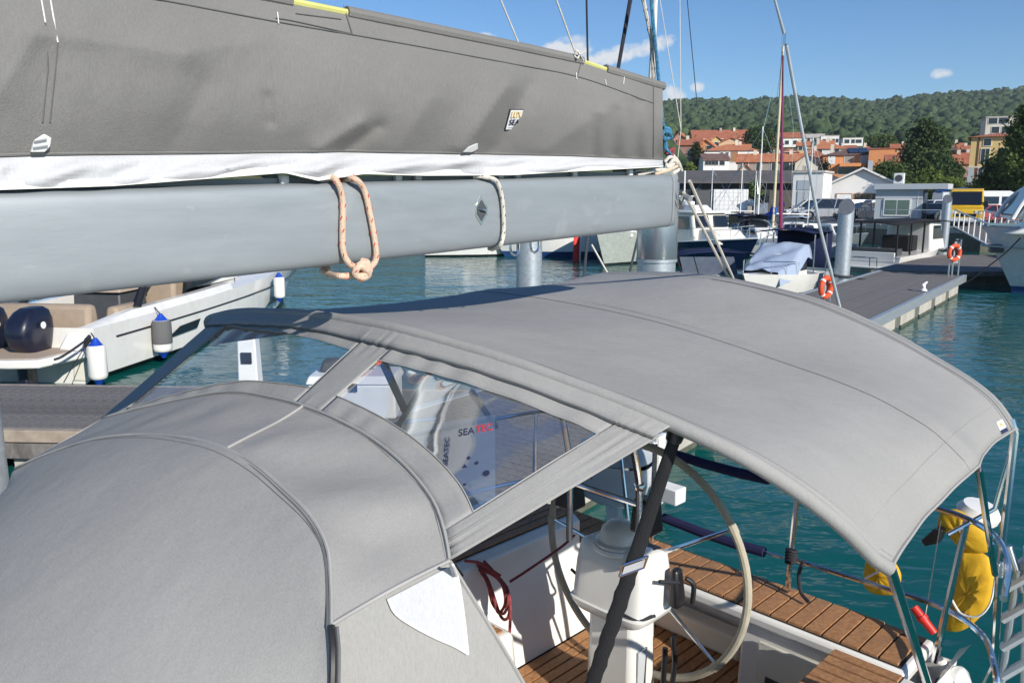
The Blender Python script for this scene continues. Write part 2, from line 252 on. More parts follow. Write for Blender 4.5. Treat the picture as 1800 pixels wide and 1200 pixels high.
# ================================================================ water and ground
def water():
    m=bpy.data.materials.new('sea water'); m.use_nodes=True; t=m.node_tree; n=t.nodes; p=n['Principled BSDF']
    p.inputs['Base Color'].default_value=(.003,.085,.076,1); p.inputs['Roughness'].default_value=.06; p.inputs['IOR'].default_value=1.33
    tc=n.new('ShaderNodeTexCoord'); h=None
    for sc,st,rot,de in ((.55,.55,25,2),(1.9,.34,-18,3),(5.5,.12,40,2)):
        mp=n.new('ShaderNodeMapping'); mp.inputs['Rotation'].default_value=(0,0,R(rot)); mp.inputs['Scale'].default_value=(sc*.55,sc,1); t.links.new(tc.outputs['Object'],mp.inputs[0])
        z=n.new('ShaderNodeTexNoise'); z.inputs['Scale'].default_value=1; z.inputs['Detail'].default_value=de; z.inputs['Distortion'].default_value=.4; t.links.new(mp.outputs[0],z.inputs[0])
        mu=n.new('ShaderNodeMath'); mu.operation='MULTIPLY'; mu.inputs[1].default_value=st; t.links.new(z.outputs['Fac'],mu.inputs[0])
        if h is None: h=mu.outputs[0]
        else:
            ad=n.new('ShaderNodeMath'); t.links.new(h,ad.inputs[0]); t.links.new(mu.outputs[0],ad.inputs[1]); h=ad.outputs[0]
    b=n.new('ShaderNodeBump'); b.inputs['Distance'].default_value=.22
    pz=n.new('ShaderNodeTexNoise'); pz.inputs['Scale'].default_value=.045; pz.inputs['Detail'].default_value=3; t.links.new(tc.outputs['Object'],pz.inputs[0]); pm=n.new('ShaderNodeMapRange'); pm.inputs[1].default_value=.35; pm.inputs[2].default_value=.65; pm.inputs[3].default_value=.28; pm.inputs[4].default_value=.72; t.links.new(pz.outputs['Fac'],pm.inputs[0]); t.links.new(pm.outputs[0],b.inputs['Strength']); t.links.new(h,b.inputs['Height']); t.links.new(b.outputs[0],p.inputs['Normal'])
    return m
WATER=water()
struct(MB().add([(-900,-200,0),(900,-200,0),(900,110,0),(-900,110,0)],[(0,1,2,3)]).build('water',WATER,smooth=0))
# ================================================================ own yacht
PX=lambda pts,n,d:[QP(x,y,n,d) for x,y in pts]
yt=thing('sailing_yacht','cream sailing yacht with teak-decked cockpit under grey canvas nearest the camera','yacht',B(0,0,0))
# hull: stations (a, half beam, deck z)
STN=[(-7.6,.05,1.75),(-6.6,.6,1.68),(-5,1.2,1.6),(-3,1.65,1.5),(-1,1.84,1.42),(1,1.72,1.36),(2.6,1.38,1.28),(3.62,1.12,1.20)]
rows=[]
for a,b,z in STN:
    rows.append([(a,l,zz) for l,zz in ((-b,z),(-b*.99,z*.55),(-b*.86,.02),(-b*.5,-.35),(0,-.5),(b*.5,-.35),(b*.86,.02),(b*.99,z*.55),(b,z))])
m=MB(BM); m.grid(rows); m.f.append(tuple(range(7*9,8*9))); m.build('hull',gel,yt)
# side decks, foredeck, coachroof
m=MB(BM); dz=lambda a:pw(a,[(s[0],s[2]) for s in STN]); hb=lambda a:pw(a,[(s[0],s[1]) for s in STN])
AA=[-7.5,-6,-4,-2,0,.9,1.6,2.4,3.2,3.7]
for sg in (1,-1): m.grid([[(a,sg*hb(a)*.995,dz(a)+.02),(a,sg*(1.16 if a>-2 else .02),dz(a)+.06)] for a in AA])
m.build('side_deck',gel,yt)
MB(BM).frus(-4.2,.72,-1.15,1.15,1.35,1.82,.5,.02,.25,.25).build('coachroof',gel,yt,bev=.05)
for sg,nm in ((-1,'coaming'),(1,'coaming')):
    m=MB(BM); ce=3.22 if sg<0 else 2.35; i0,i1,o1=sg*.68,sg*.72,sg*1.16
    m.add([(a,l,z) for a in (.72,ce) for l,z in ((sg*.58,.85),(i0,1.2),(i0,1.43),(i1,1.46),(o1,1.46),(sg*1.2,1.3))],[(0,1,7,6),(1,2,8,7),(2,3,9,8),(3,4,10,9),(4,5,11,10),(6,7,8,9,10,11)])
    m.build(nm,gel,yt,bev=.012)
MB(BM).box(.70,.74,-.7,.7,.85,1.8).build('bulkhead',gel,yt)
# cockpit sole: base with separate teak planks
MB(BM).box(.74,3.60,-.66,.66,.80,.835).build('sole_base',teakdark,yt)
def planks(nm,a0,a1,l0,l1,z0,z1,along,wd,gap=.008,par=yt,clip=None):
    first=None; n=max(1,round(((l1-l0) if along=='a' else (a1-a0))/wd)); out=[]
    for i in range(n):
        if along=='a': x0,x1=a0,a1; y0=l0+(l1-l0)*i/n+gap/2; y1=l0+(l1-l0)*(i+1)/n-gap/2
        else: y0,y1=l0,l1; x0=a0+(a1-a0)*i/n+gap/2; x1=a0+(a1-a0)*(i+1)/n-gap/2
        if clip:
            x0,x1,y0,y1=clip(x0,x1,y0,y1)
        out.append(MB(BM).frus(x0,x1,y0,y1,z0,z1,.002,.002,.002,.002).build('teak_plank',teak,par,smooth=0))
    return out
planks('p',.8,3.58,-.57,.57,.835,.853,'a',.063)
# starboard and port cockpit seats ahead of the helm
for sg in (-1,1):
    y0,y1=sorted((sg*.40,sg*.685)); MB(BM).frus(.74,2.46,y0,y1,.85,1.19,0,.02,(.02 if sg<0 else .02),.02).build('cockpit_seat',gel,yt,bev=.03)
    planks('p',.85,2.40,*sorted((sg*.455,sg*.655)),1.19,1.198,'a',.05)
    y0,y1=sorted((sg*.735,sg*1.13)); MB(BM).box(.75,(3.2 if sg<0 else 2.33),y0,y1,1.462,1.466).build('caulk_bed',teakdark,yt)
    planks('p',.76,(3.2 if sg<0 else 2.33),y0,y1,1.466,1.474,'a',.055)
# aft seat: slab, lockers, transom
MB(BM).box(3.22,3.58,-1.15,1.05,1.22,1.285).build('aft_seat',gel,yt,bev=.02)
MB(BM).box(3.245,3.56,-1.12,1.02,1.286,1.290).build('caulk_bed',teakdark,yt); pass
n=26
for i in range(n):
    l0=-1.11+2.12*i/n; MB(BM).frus(3.25,3.555-max(0,l0-.8)*.5,l0+.004,l0+2.12/n-.004,1.290,1.300,.002,.002,.002,.002).build('teak_plank',teak,yt,smooth=0)
m=MB(BM); m.frus(3.22,3.56,.30,1.0,.83,1.218,.03,0,0,0); m.build('locker',gel,yt,bev=.02)
m=MB(BM); m.box(3.222,3.238,.40,.70,.93,1.16); m.build('locker_hatch',gelcream,yt,bev=.02)
MB(BM).frus(3.216,3.2215,.45,.66,.95,1.0,0,0,0,0).build('hatch_hollow_shade',darkgrey,yt)  # raised dark slab gives the hatch hollow its shade by colour
MB(BM).frus(3.22,3.56,-1.1,-.50,.83,1.218,.03,0,0,0).build('locker',gel,yt,bev=.02)
MB(BM).box(3.58,3.625,-1.10,1.10,.3,1.20).build('transom',gel,yt,bev=.02)
MB(BM).box(3.44,3.55,-.42,.2,.853,.99).build('storage_box',gelcream,yt,bev=.02)
# helm seat on the port quarter, teak slatted
MB(BM).frus(2.55,3.195,.745,1.12,.85,1.296,0,0,.03,0).build('helm_seat',gel,yt,bev=.03)
MB(BM).box(2.58,3.17,.775,1.06,1.297,1.301).build('caulk_bed',teakdark,yt)
planks('p',2.585,3.165,.78,1.055,1.301,1.311,'l',.066)
MB(BM).lathe([(.11,1.7),(.11,6),(.10,12),(.08,16.5)],(-3.95,0,0),(0,0,1),20).build('mast',alu,yt)
# pushpit rails
m=MB()
def st(name,pts,r,mm=steel,par=yt,n=8,sp=0): return MB().tube(spl(pts,6) if sp else pts,r,n).build(name,mm,par)
st('rail_post',[B(3.5,.4,1.27),B(3.52,.41,1.87)],.0135); st('rail_post',[B(3.48,1.08,1.24),B(3.5,1.14,1.90)],.0145)
st('rail_post',[B(3.5,-.4,1.27),B(3.52,-.41,1.87)],.0135); st('rail_post',[B(3.4,-1.2,1.3),B(3.42,-1.22,1.9)],.0135)
for z in (1.475,1.90):
    st('guard_rail',[B(3.51,.41,z),B(3.52,.8,z),B(3.50,1.08,z+.01),B(3.40,1.26,z),B(3.20,1.36,z-.02)]+([B(3.17,1.38,z-.1),B(3.16,1.38,1.28)] if z<1.6 else [B(2.9,1.42,z-.02)]),.0125,sp=1)
    st('guard_rail',[B(3.51,-.41,z),B(3.52,-.8,z),B(3.50,-1.1,z+.01),B(3.36,-1.26,z),B(2.6,-1.45,z-.02)],.0125,sp=1)
    st('guard_wire',[B(2.6,-1.45,z),B(.5,-1.72,z),B(-3,-1.6,z)],.0035); 
for a in (.9,2.6,-1.2): st('stanchion',[B(a,-hb(a)+.1,1.35),B(a,-hb(a)+.12,1.92)],.0125)
# gate hoop seen through the window
st('gate_hoop',[B(2.85,-1.5,1.36),B(2.85,-1.5,1.85),B(2.8,-1.5,1.93),B(2.3,-1.56,1.93),B(2.2,-1.57,1.88),B(2.2,-1.57,1.36)],.0135,sp=1)
st('gate_hoop',[B(2.84,-1.5,1.62),B(2.5,-1.54,1.63),B(2.21,-1.57,1.62)],.011,sp=1)
for z,mm in ((1.46,navylife),(1.84,navylife)):
    t=thing('padded_lifeline','navy padded stern lifeline '+('just above the aft seat' if z<1.6 else 'higher of the pair, under the bimini edge'),'lifeline',B(3.52,0,z),'padded lifelines across the stern')
    MB().tube([B(3.52,-.34,z),B(3.52,-.1,z-.012),B(3.52,.1,z-.012),B(3.52,.26,z-.004)],.026,10).build('padding',mm,t); MB().tube([B(3.52,-.42,z),B(3.52,.41,z)],.004,6).build('wire',steel,t)
    MB().tube([B(3.52,.29,z-.002),B(3.52,.35,z)],.010,8).build('turnbuckle',steel,t)
# ---------------------------------------------------------------- pedestal and wheel
pd=thing('steering_pedestal','white steering pedestal with compass, tubes and instruments','pedestal',B(2.66,.0,.853))
m=MB(BM); m.frus(2.58,2.78,-.115,.15,.853,1.40,.012,.012,.008,.008); m.build('column',gel,pd,bev=.03)
sq=lambda v,e:math.copysign(abs(v)**e,v)
m=MB(BM); m.grid([[(2.675+dx+rx*sq(math.cos(t),.34),.02+ry*sq(math.sin(t),.34),z+tl*math.cos(t)) for t in [2*math.pi*j/40 for j in range(40)]] for z,rx,ry,dx,tl in ((1.385,.10,.135,-.02,0),(1.395,.125,.17,-.015,0),(1.42,.14,.20,-.01,0),(1.44,.145,.205,-.01,0),(1.445,.135,.195,-.01,0),(1.60,.125,.19,0,-.012),(1.685,.115,.175,.005,-.025),(1.70,.10,.16,.005,-.025),(1.703,.08,.12,.005,-.02),(1.703,.001,.001,0,0))],cu=True); m.build('console',gel,pd,45)
MB(BM).box(2.70,2.76,-.02,.16,1.690,1.700).build('switch_panel',blackp,pd,bev=.003)
m=MB(BM); m.lathe([(.105,1.69),(.105,1.725),(.088,1.732),(.086,1.748),(.074,1.785),(.043,1.812),(.001,1.82)],(2.64,.02,0)); m.build('compass',gelcream,pd)
m=MB(BM); m.lathe([(.112,1.690),(.116,1.70),(.112,1.712)],(2.64,.02,0)); m.build('compass_rim',whitep,pd)
gt=[[B(2.53,-.17,1.70),B(2.53,-.17,1.95),B(2.52,-.17,2.10),B(2.46,-.17,2.34)],[B(2.53,.2,1.70),B(2.53,.2,1.98),B(2.51,.2,2.12),B(2.44,.19,2.36)]]
for g in gt: MB().tube(spl(g,5),.015,10).build('guard_tube',steel,pd)
MB().tube([B(2.53,-.17,1.97),B(2.53,.2,1.97)],.012,8).build('guard_tube',steel,pd); MB().tube([gt[0][-1],B(2.42,0,2.38),gt[1][-1]],.015,10).build('guard_tube',steel,pd)
m=MB(); m.ell(B(2.53,.2,2.05),.026,.026,.024); m.ell(B(2.53,-.17,2.05),.024,.024,.022); m.build('tube_joint',steel,pd)
for l,a in ((-.21,2.58),(.19,2.60)):
    pod=MB(BM).frus(a-.05,a+.05,l-.055,l+.055,1.83,1.975,.01,.01,.01,.01).build('instrument_pod',blackp,pd,bev=.012)
    MB(BM).box(a+.0505,a+.053,l-.035,l+.035,1.85,1.93).build('display',glassd,pod); MB(BM).lathe([(.012,0),(.012,.015)],(a,l,1.815)).build('alarm_button',redp,pod)
MB().tube(spl([B(2.62,.18,1.95),B(2.66,.13,1.93),B(2.67,.12,1.80),B(2.63,.14,1.79)],6),.006,6).build('cable',blackp,pd)
MB().tube(spl([B(2.62,.25,1.62),B(2.74,.27,1.58),B(2.83,.2,1.54),B(2.84,.05,1.52),B(2.84,-.1,1.53),B(2.76,-.22,1.56)],6),.008,6).build('brake_cord',ropek,pd)
MB().tube(spl([B(2.6,-.215,1.52),B(2.56,.0,1.47),B(2.53,.14,1.46),B(2.56,.2,1.45),B(2.62,.235,1.46)],6),.007,6).build('instrument_cord',ropek,pd)
thr=MB(BM).frus(2.70,2.78,.235,.29,1.47,1.64,.012,.012,0,.02).build('throttle_box',blackp,pd,bev=.015)
MB().tube(spl([B(2.76,.29,1.60),B(2.78,.315,1.57),B(2.77,.32,1.49)],5),.011,8).build('throttle_lever',blackp,thr)
MB().tube(spl([B(2.74,.25,1.32),B(2.745,.26,1.18),B(2.70,.265,1.06),B(2.66,.262,1.08),B(2.67,.258,1.3)],6),.012,8).build('cable_loop',blackp,pd)
MB(BM).box(2.62,2.68,.149,.156,.93,1.25).build('cable_duct',gelgrey,pd)
# steering wheel: own thing, turns on the hub
WC=B(2.81,.012,1.575); wh=bpy.data.objects.new('wheel',None); COL.objects.link(wh); wh.parent=pd; wh.location=WC-pd.location
axis=Vector((IS,IS,0)); ws=Vector((IS,-IS,0)); up=Vector((0,0,1)); RW=.54
wleather=mat('pale leather rim',(.42,.38,.29),.75,var=.12,scale=12,bump=.2)
MB().tube([WC+ws*RW*math.cos(t)+up*RW*math.sin(t) for t in [2*math.pi*i/72 for i in range(72)]],.0175,10,closed=True).build('rim',wleather,wh)
for i in range(5):
    t=R(-40+72*i); d=ws*math.cos(t)+up*math.sin(t); MB().tube([WC+d*.04-axis*.05,WC+d*(RW-.02)],[.012,.0075],8).build('spoke',steel,wh)
    MB().tube([WC+(ws*math.cos(t+q)+up*math.sin(t+q))*RW for q in (-.035,0,.035)],.0205,10).build('rim_clamp',wleather,wh)
MB().lathe([(.03,-.14),(.045,-.09),(.045,-.02),(.028,0),(.001,.004)],WC,axis).build('hub',steel,wh)
# ---------------------------------------------------------------- hood hoops from sight lines
def arc(px,n,d): return [QP(x,y,n,d) for x,y in px]
nC1=(1,0,-.85); b=QL(400,786,.1); b=toB(b); dC1=b.x-.85*b.z
nC2=(1,0,-.85); b=toB(QL(525,722,0)); dC2=b.x-.85*b.z
C1p=[(583,1097),(582,1030),(575,960),(545,905),(500,860),(450,817),(390,785),(325,768),(260,763),(200,766),(150,775),(90,795),(30,820)]
C2p=[(790,985),(781,935),(760,880),(712,820),(650,770),(585,735),(520,710),(470,698),(420,690),(375,692),(330,700),(250,717),(180,735)]
C1=resamp(spl(arc(C1p,nC1,dC1),6),61); C2=resamp(spl(arc(C2p,nC2,dC2),6),61)
# bimini hoops
kB=1.1; bb=toB(QL(1630,1200,1.25)); dH=bb.x+kB*bb.z; nH=(1,0,kB)
Hp=[(1565,1000),(1540,985),(1480,925),(1400,862),(1300,800),(1190,748),(1100,710),(1000,673),(900,637),(800,607),(700,580),(590,560),(530,553),(470,550),(440,549),(410,551),(385,556)]
Hv=arc(Hp,nH,dH); e=toB(Hv[-1]); H=Hv+[B(e.x+.05,e.y-.22,e.z-.045),B(e.x+.12,e.y-.38,e.z-.11),B(e.x+.17,e.y-.43,e.z-.20)]
aM=2.8; M_=arc([(1720,818),(1715,805),(1690,780),(1650,745),(1600,716),(1550,690),(1475,660),(1400,635),(1300,601),(1200,570),(1100,545),(1000,525),(930,514),(870,508)],(1,0,0),aM); e=toB(M_[-1]); M_+=[B(aM,e.y-.2,e.z-.05),B(aM,e.y-.34,e.z-.11)]
aA=3.58; A_=arc([(1785,752),(1783,744),(1775,735),(1762,714),(1740,690),(1700,660),(1650,630),(1580,589),(1500,550),(1430,523),(1350,503),(1275,488),(1200,480),(1125,478),(1060,480)],(1,0,0),aA); e=toB(A_[-1]); A_+=[B(aA,e.y-.18,e.z-.05),B(aA,e.y-.3,e.z-.11)]
NU=73; Hs=resamp(spl(H,5),NU); Ms=resamp(spl(M_,5),NU); As=resamp(spl(A_,5),NU)
# re-parametrise so that equal index lies at about the same distance from the centreline
def bylat(c):
    L_=[toB(p).y for p in c]; t=[math.cos(math.pi*i/(NU-1)) for i in range(NU)]; out=[]; cum=[0]
    for a,b in zip(c,c[1:]): cum.append(cum[-1]+(b-a).length)
    k=min(range(len(c)),key=lambda i:abs(L_[i])); half=cum[k]
    for i in range(NU):
        u=i/(NU-1); s=half*u*2 if u<=.5 else half+(cum[-1]-half)*(u-.5)*2
        j=0
        while j<len(cum)-2 and cum[j+1]<s: j+=1
        f=(s-cum[j])/max(cum[j+1]-cum[j],1e-9); out.append(c[j].lerp(c[j+1],min(max(f,0),1)))
    return out
Hs,Ms,As=[bylat(c) for c in (Hs,Ms,As)]
bi=thing('bimini','grey canvas bimini top on steel hoops over the cockpit','bimini',B(2.8,0,1.3))
rows=[]; up=Vector((0,0,1))
def fn(p,s=1): return noise.noise(p*s)
for (P0,P1,n0) in ((Hs,Ms,16),(Ms,As,11)):
    for i in range(n0+(1 if P0 is Ms else 0)):
        t=i/n0; r=[]
        for j in range(NU):
            q=P0[j].lerp(P1[j],t); sag=math.sin(math.pi*t)*(.016+.006*math.sin(j*.13)); u=j/(NU-1)
            q=q-up*sag+up*.006*fn(Vector((q.x*1.6,q.y*1.6,3)))
            edge=max(0,1-u/.14)*math.sin(math.pi*t) # port edge pulled in and puckered
            q=q+Vector((-IS,IS,.0))*.030*edge+up*.003*edge*math.sin(i*1.1+j*.4); r.append(q)
        rows.append(r)
MB().grid(rows).build('canopy',canvas,bi,70,sol=.004)
def off(c,d,up=up): return [p+up*d for p in c]
m=MB(); m.tube(off(Ms,.0020),.0015,6); m.build('seam',canvas,bi)
def rib(c,w,d=.006,axis=Vector((IS,IS,0)),lift=.0): return [[p+axis*w0*0+up*d for p in c] for w0 in (0,)]
def strip(A0,A1,d): # fabric band lying on the canopy between two index-matched curves
    return MB().grid([[p.lerp(q,t)+up*d for p,q in zip(A0,A1)] for t in (0,.33,.66,1)])
MS1=[p.lerp(q,1.25) for p,q in zip(rows[16],rows[15])]; MS1=[p.lerp(q,.25) for p,q in zip(rows[15],rows[14])]; MB().grid([[p+up*.0032 for p in rows[16]],[p+up*.0032 for p in rows[15]],[p+up*.0032 for p in MS1]]).build('seam_band',canvas,bi,70)
MB().tube(off(MS1,.0034),.0009,4).build('seam_stitch',seam,bi)
MB().tube(Hs,.019,10).build('hoop_sleeve',canvas,bi,60)
MB().tube([p-up*.012 for p in As],.014,8).build('hoop_sleeve',canvas,bi,60)
hem=[rows[i][0] for i in range(len(rows))]; MB().tube(hem,.006,6).build('edge_binding',canvas,bi)
st2=[rows[i][6]+up*.0035 for i in range(len(rows))]
AF=[p.lerp(q,.10)+up*.004 for p,q in zip(As,Ms)]
MB().tube(AF[:40],.0016,4).build('hem_stitch',seam,bi)
for rr2 in ([r[3]+up*.003 for r in rows],[p+up*.003 for p in rows[1][:60]],[p+up*.003 for p in rows[-2][:60]]): MB().tube(rr2,.0007,4).build('hem_stitch',stitchm,bi)
# steel legs
fb=toB(Hs[0]); MB().tube([Hs[0].lerp(Hs[1],.35),Hs[0],Hs[0].lerp(B(bb.x,bb.y,bb.z),.5),B(bb.x,bb.y,bb.z),B(bb.x+.12,bb.y,bb.z-.2)],.0145,10).build('front_leg',steel,bi)
MB().tube([Ms[0].lerp(B(3.5,1.26,1.70),.015)-up*.004,B(3.5,1.26,1.70)],.0125,10).build('middle_leg',steel,bi)
MB().tube([As[1],As[0]-up*.02,B(3.57,1.26,1.70),B(3.62,1.27,1.25),B(3.62,1.22,1.05),B(3.55,1.10,.92)],.0155,10).build('aft_leg',steel,bi)
MB().tube([As[0]-up*.06,B(3.56,1.22,1.95),B(3.40,1.1,1.85)],.009,8).build('brace',steel,bi)
MB().lathe([(.022,-.03),(.024,0),(.022,.03)],B(3.565,1.26,1.70),(0,0,1)).build('leg_hinge',galvl,bi)
# maker's tag on the aft port corner
import mathutils.bvhtree as bt
cano=bt.BVHTree.FromPolygons([p for r in rows for p in r],[(i*NU+j,i*NU+j+1,(i+1)*NU+j+1,(i+1)*NU+j) for i in range(len(rows)-1) for j in range(NU-1)])
def hit(px,py,tree):
    r=pray(px,py).normalized(); h=tree.ray_cast(EYE,r); return h[0] if h[0] else None
tg=[hit(x,y,cano) for x,y in ((1749,742),(1760,737),(1770,758),(1759,764))]
if all(tg):
    nn=(tg[1]-tg[0]).cross(tg[3]-tg[0]).normalized(); nn=nn if nn.dot(EYE-tg[0])>0 else -nn
    lb=MB().prism([p+nn*.003 for p in tg],nn*.002).build('maker_label',whitep,bi,smooth=0); MB().prism([p+nn*.0055 for p in (tg[3].lerp(tg[0],.0),tg[2].lerp(tg[1],.0),tg[2].lerp(tg[1],.3),tg[3].lerp(tg[0],.3))],nn*.001).build('label_band',ink,lb,smooth=0)
    MB().prism([tg[0].lerp(tg[3],f).lerp(tg[1].lerp(tg[2],f),g)+nn*.0055 for f,g in ((.2,.3),(.2,.65),(.45,.65),(.45,.3))],nn*.0008).build('label_emblem',inkgold,lb,smooth=0)
# dark webbing strap from the front hoop
stp=thing('webbing_strap','black webbing strap with steel buckle running down from front bimini hoop','strap',QA(1040,1200,1.62))
s0=QP(1187,768,nH,dH-.01); s1=QA(1042,1200,1.66); s2=QA(1000,1330,1.72)
def ribbon(pts,wv,th):
    rows=[]
    for i,p in enumerate(pts):
        k=wv*(1+.12*math.sin(i*1.9)); ax=Vector((.92,.25,.3)).normalized(); rows.append([p-ax*k,p-ax*k*.5+Vector((0,-th*1.2,0)),p+ax*k*.5+Vector((0,-th*1.2,0)),p+ax*k,p+Vector((0,th,0))])
    return rows
pts=[s0.lerp(s1,i/30) for i in range(31)]+[s1.lerp(s2,.5),s2]
wd=[.019+.009*min(1,i/18)+.0028*math.sin(i*2.3)*(i>14) for i in range(len(pts))]
m=MB(); ax=Vector((.93,.0,.36)).normalized(); m.grid([[p-ax*wd[i],p-ax*wd[i]*.6+Vector((0,-.007,0)),p+ax*wd[i]*.6+Vector((0,-.007,0)),p+ax*wd[i],p+ax*wd[i]*.5+Vector((0,.007,0)),p-ax*wd[i]*.5+Vector((0,.007,0))] for i,p in enumerate(pts)],cu=True); m.build('webbing',blackweb,stp,50)
bk=QA(1108,997,1.6); k=min(range(len(pts)),key=lambda i:abs(proj(pts[i])[1]-997)); bk=pts[k]; dd=(s1-s0).normalized()
m=MB(); nn=ax.cross(dd).normalized()
for sgn in (-1,1): m.tube([bk-dd*.02*sgn-ax*.034-Vector((0,.012,0)),bk-dd*.02*sgn+ax*.034-Vector((0,.012,0))],.0035,6)
m.tube([bk-dd*.021-ax*.034-Vector((0,.012,0)),bk+dd*.021-ax*.034-Vector((0,.012,0))],.0035,6); m.tube([bk-dd*.021+ax*.034-Vector((0,.012,0)),bk+dd*.021+ax*.034-Vector((0,.012,0))],.0035,6)
m.prism([bk-dd*.014-ax*.029-Vector((0,.013,0)),bk+dd*.012-ax*.029-Vector((0,.016,0)),bk+dd*.012+ax*.029-Vector((0,.016,0)),bk-dd*.014+ax*.029-Vector((0,.013,0))],(0,-.003,0)); m.build('buckle',steel,stp)
MB().lathe([(.02,-.02),(.022,0),(.02,.02)],s0+Vector((0,-.006,.012)),dd).build('hoop_clamp',blackp,stp)
# ---------------------------------------------------------------- sprayhood
sh=thing('sprayhood','grey canvas sprayhood over the companionway with white corner patch','sprayhood',B(.9,0,1.75))
def wr(p,j,i): return 0
n1=14; rows=[]
for i in range(n1+1):
    t=i/n1; r=[]
    for j in range(61):
        q=C1[j].lerp(C2[j],t); u=j/60
        bul=math.sin(math.pi*t)*(.012)
        # drag folds running fore and aft on the port half
        f=.011*math.sin(math.pi*t)**.6*(math.sin(u*38+3.2*t+1.4*math.sin(u*9))*(1.15 if u<.36 else .30)+.7*fn(Vector((u*9,t*2,1))))
        out=(q-B(1.0,0,2.1)).normalized(); r.append(q-out*bul*.5+out*f)
    rows.append(r)
MB().grid(rows).build('top_panel',canvas,sh,75)
for k_ in (n1-1,):
    for f_ in (-.55,): MB().tube([rows[k_][j].lerp(rows[k_+(1 if k_==1 else -1)][j],f_)+(rows[k_][j]-B(1.0,0,2.1)).normalized()*.002 for j in range(61)],.0007,4).build('stitching',stitchm,sh)
MB().tube(C1,.0044,7).build('piping',seaml,sh); MB().tube([p+Vector((0,0,.004)) for p in C2],.0042,6).build('piping',seaml,sh)
MB().tube([p+(p-B(1,0,2.1)).normalized()*-.001+Vector((-.006,-.006,-.004)) for p in C1],.0030,5).build('seam',seam,sh)
ks=[rows[i][30]+Vector((0,0,.004)) for i in range(n1+1)]; 
cs=arc([(525,726),(500,735),(468,757),(440,772),(402,786)],(0,1,0),.0)
i30=min(range(61),key=lambda j:(C2[j]-QP(525,722,nC2,dC2)).length); i31=min(range(61),key=lambda j:(C1[j]-QP(402,786,nC1,dC1)).length)
cl=[]
for i in range(n1+1):
    t=i/n1; fj=i31+(i30-i31)*t; j=int(fj); cl.append(rows[i][j].lerp(rows[i][min(j+1,60)],fj-j)+Vector((0,0,.003)))
MB().tube(cl,.0042,6).build('centre_seam',seaml,sh)
# front panel down to the coachroof, and the port / starboard side panels
base=[]
for j in range(61):
    u=j/60; th=math.pi*u; base.append(B(.58-.95*math.sin(th)**.8,.80*math.cos(th) if u<.5 else 1.0*math.cos(th),1.72))
rows=[]
for i in range(19):
    t=i/18; r=[]
    for j in range(61):
        q=C1[j].lerp(base[j],t); o=(q-B(.9,0,2.0)).normalized(); r.append(q+o*(.085*math.sin(math.pi*t**.8)**.9+.004*fn(Vector((j*.11,t*3,7)))))
    rows.append(r)
MB().grid(rows).build('front_panel',canvas,sh,75); MB().tube([p+(p-B(.9,0,2.0)).normalized()*.003 for p in (rows[0][j].lerp(rows[1][j],.35) for j in range(61))],.0007,4).build('stitching',stitchm,sh)
zp=[rows[i][0]+Vector((.0,-.004,.0)) for i in range(19)]; MB().tube(zp,.007,6).build('zip',blackp,sh); MB().tube([p+Vector((.012,-.004,0)) for p in zp],.004,5).build('zip_flap',seam,sh)
seamP=[QP(583+ (790-583)*t,1097+(985-1097)*t-4*math.sin(math.pi*t),(0,1,0),toB(C1[0]).y+(toB(C2[0]).y-toB(C1[0]).y)*t) for t in [i/16 for i in range(17)]]
bot=[B(.6+.82*t,.80+.1*t,1.70-.1*t) for t in [i/16 for i in range(17)]]
sr=[[p.lerp(q,k/12)+Vector((IS,-IS,0))*(.03*math.sin(math.pi*k/12)+.004*fn(Vector((i*.3,k*.25,2)))) for i,(p,q) in enumerate(zip(seamP,bot))] for k in range(13)]
MB().grid(sr).build('side_panel',canvas,sh,75); MB().tube(seamP,.0045,6).build('piping',seaml,sh)
m=MB(); sd=[[B(toB(C1[60]).x+(toB(C2[60]).x-toB(C1[60]).x)*t,-1.0-.1*k,2.35-.62*k) if k else C1[60].lerp(C2[60],t) for t in (0,.5,1)] for k in (0,.5,1)]; m.grid(sd).build('side_panel',canvas,sh,75)
MB().tube([sr[k][16] for k in range(13)],.005,6).build('piping',canvas,sh)
# white reinforcement patch: projected onto the side panel surface
side=bt.BVHTree.FromPolygons([p for r in sr for p in r],[(i*17+j,i*17+j+1,(i+1)*17+j+1,(i+1)*17+j) for i in range(12) for j in range(16)])
pa=spl([Vector((681,1050,0)),Vector((694,1076,0)),Vector((725,1098,0)),Vector((765,1119,0)),Vector((797,1133,0)),Vector((821,1147,0))],3)
pt=[Vector((681+(795-681)*t,1050+(991-1050)*t,0)) for t in [i/(len(pa)-1) for i in range(len(pa))]]
pr=[Vector((795+(821-795)*t**.6,991+(1147-991)*t,0)) for t in [i/8 for i in range(9)]]
g=[]
for k in range(9):
    t=k/8; row=[]
    for i in range(len(pa)):
        f=i/(len(pa)-1); c=pt[i].lerp(pa[i],t) if 1 else 0
        L_=Vector((681,1050,0)); Rr=pr[k]; c=c+( Rr-pt[-1].lerp(pa[-1],t))*f
        h=hit(c.x,c.y,side); h=h if h else QL(c.x,c.y,.86); row.append(h+Vector((.35,-.9,.2))*.006)
    g.append(row)
MB().grid(g).build('white_patch',whitefab,sh,75); MB().tube([p for p in g[-1]],.003,5).build('patch_edge',whitep,sh); MB().tube([r[-1] for r in g],.003,5).build('patch_edge',whitep,sh)
# clip at the corner
MB().tube(spl([QA(795,985,1.3),QA(803,1000,1.3),QA(812,1012,1.3)],4),.006,6).build('corner_clip',blackp,sh)
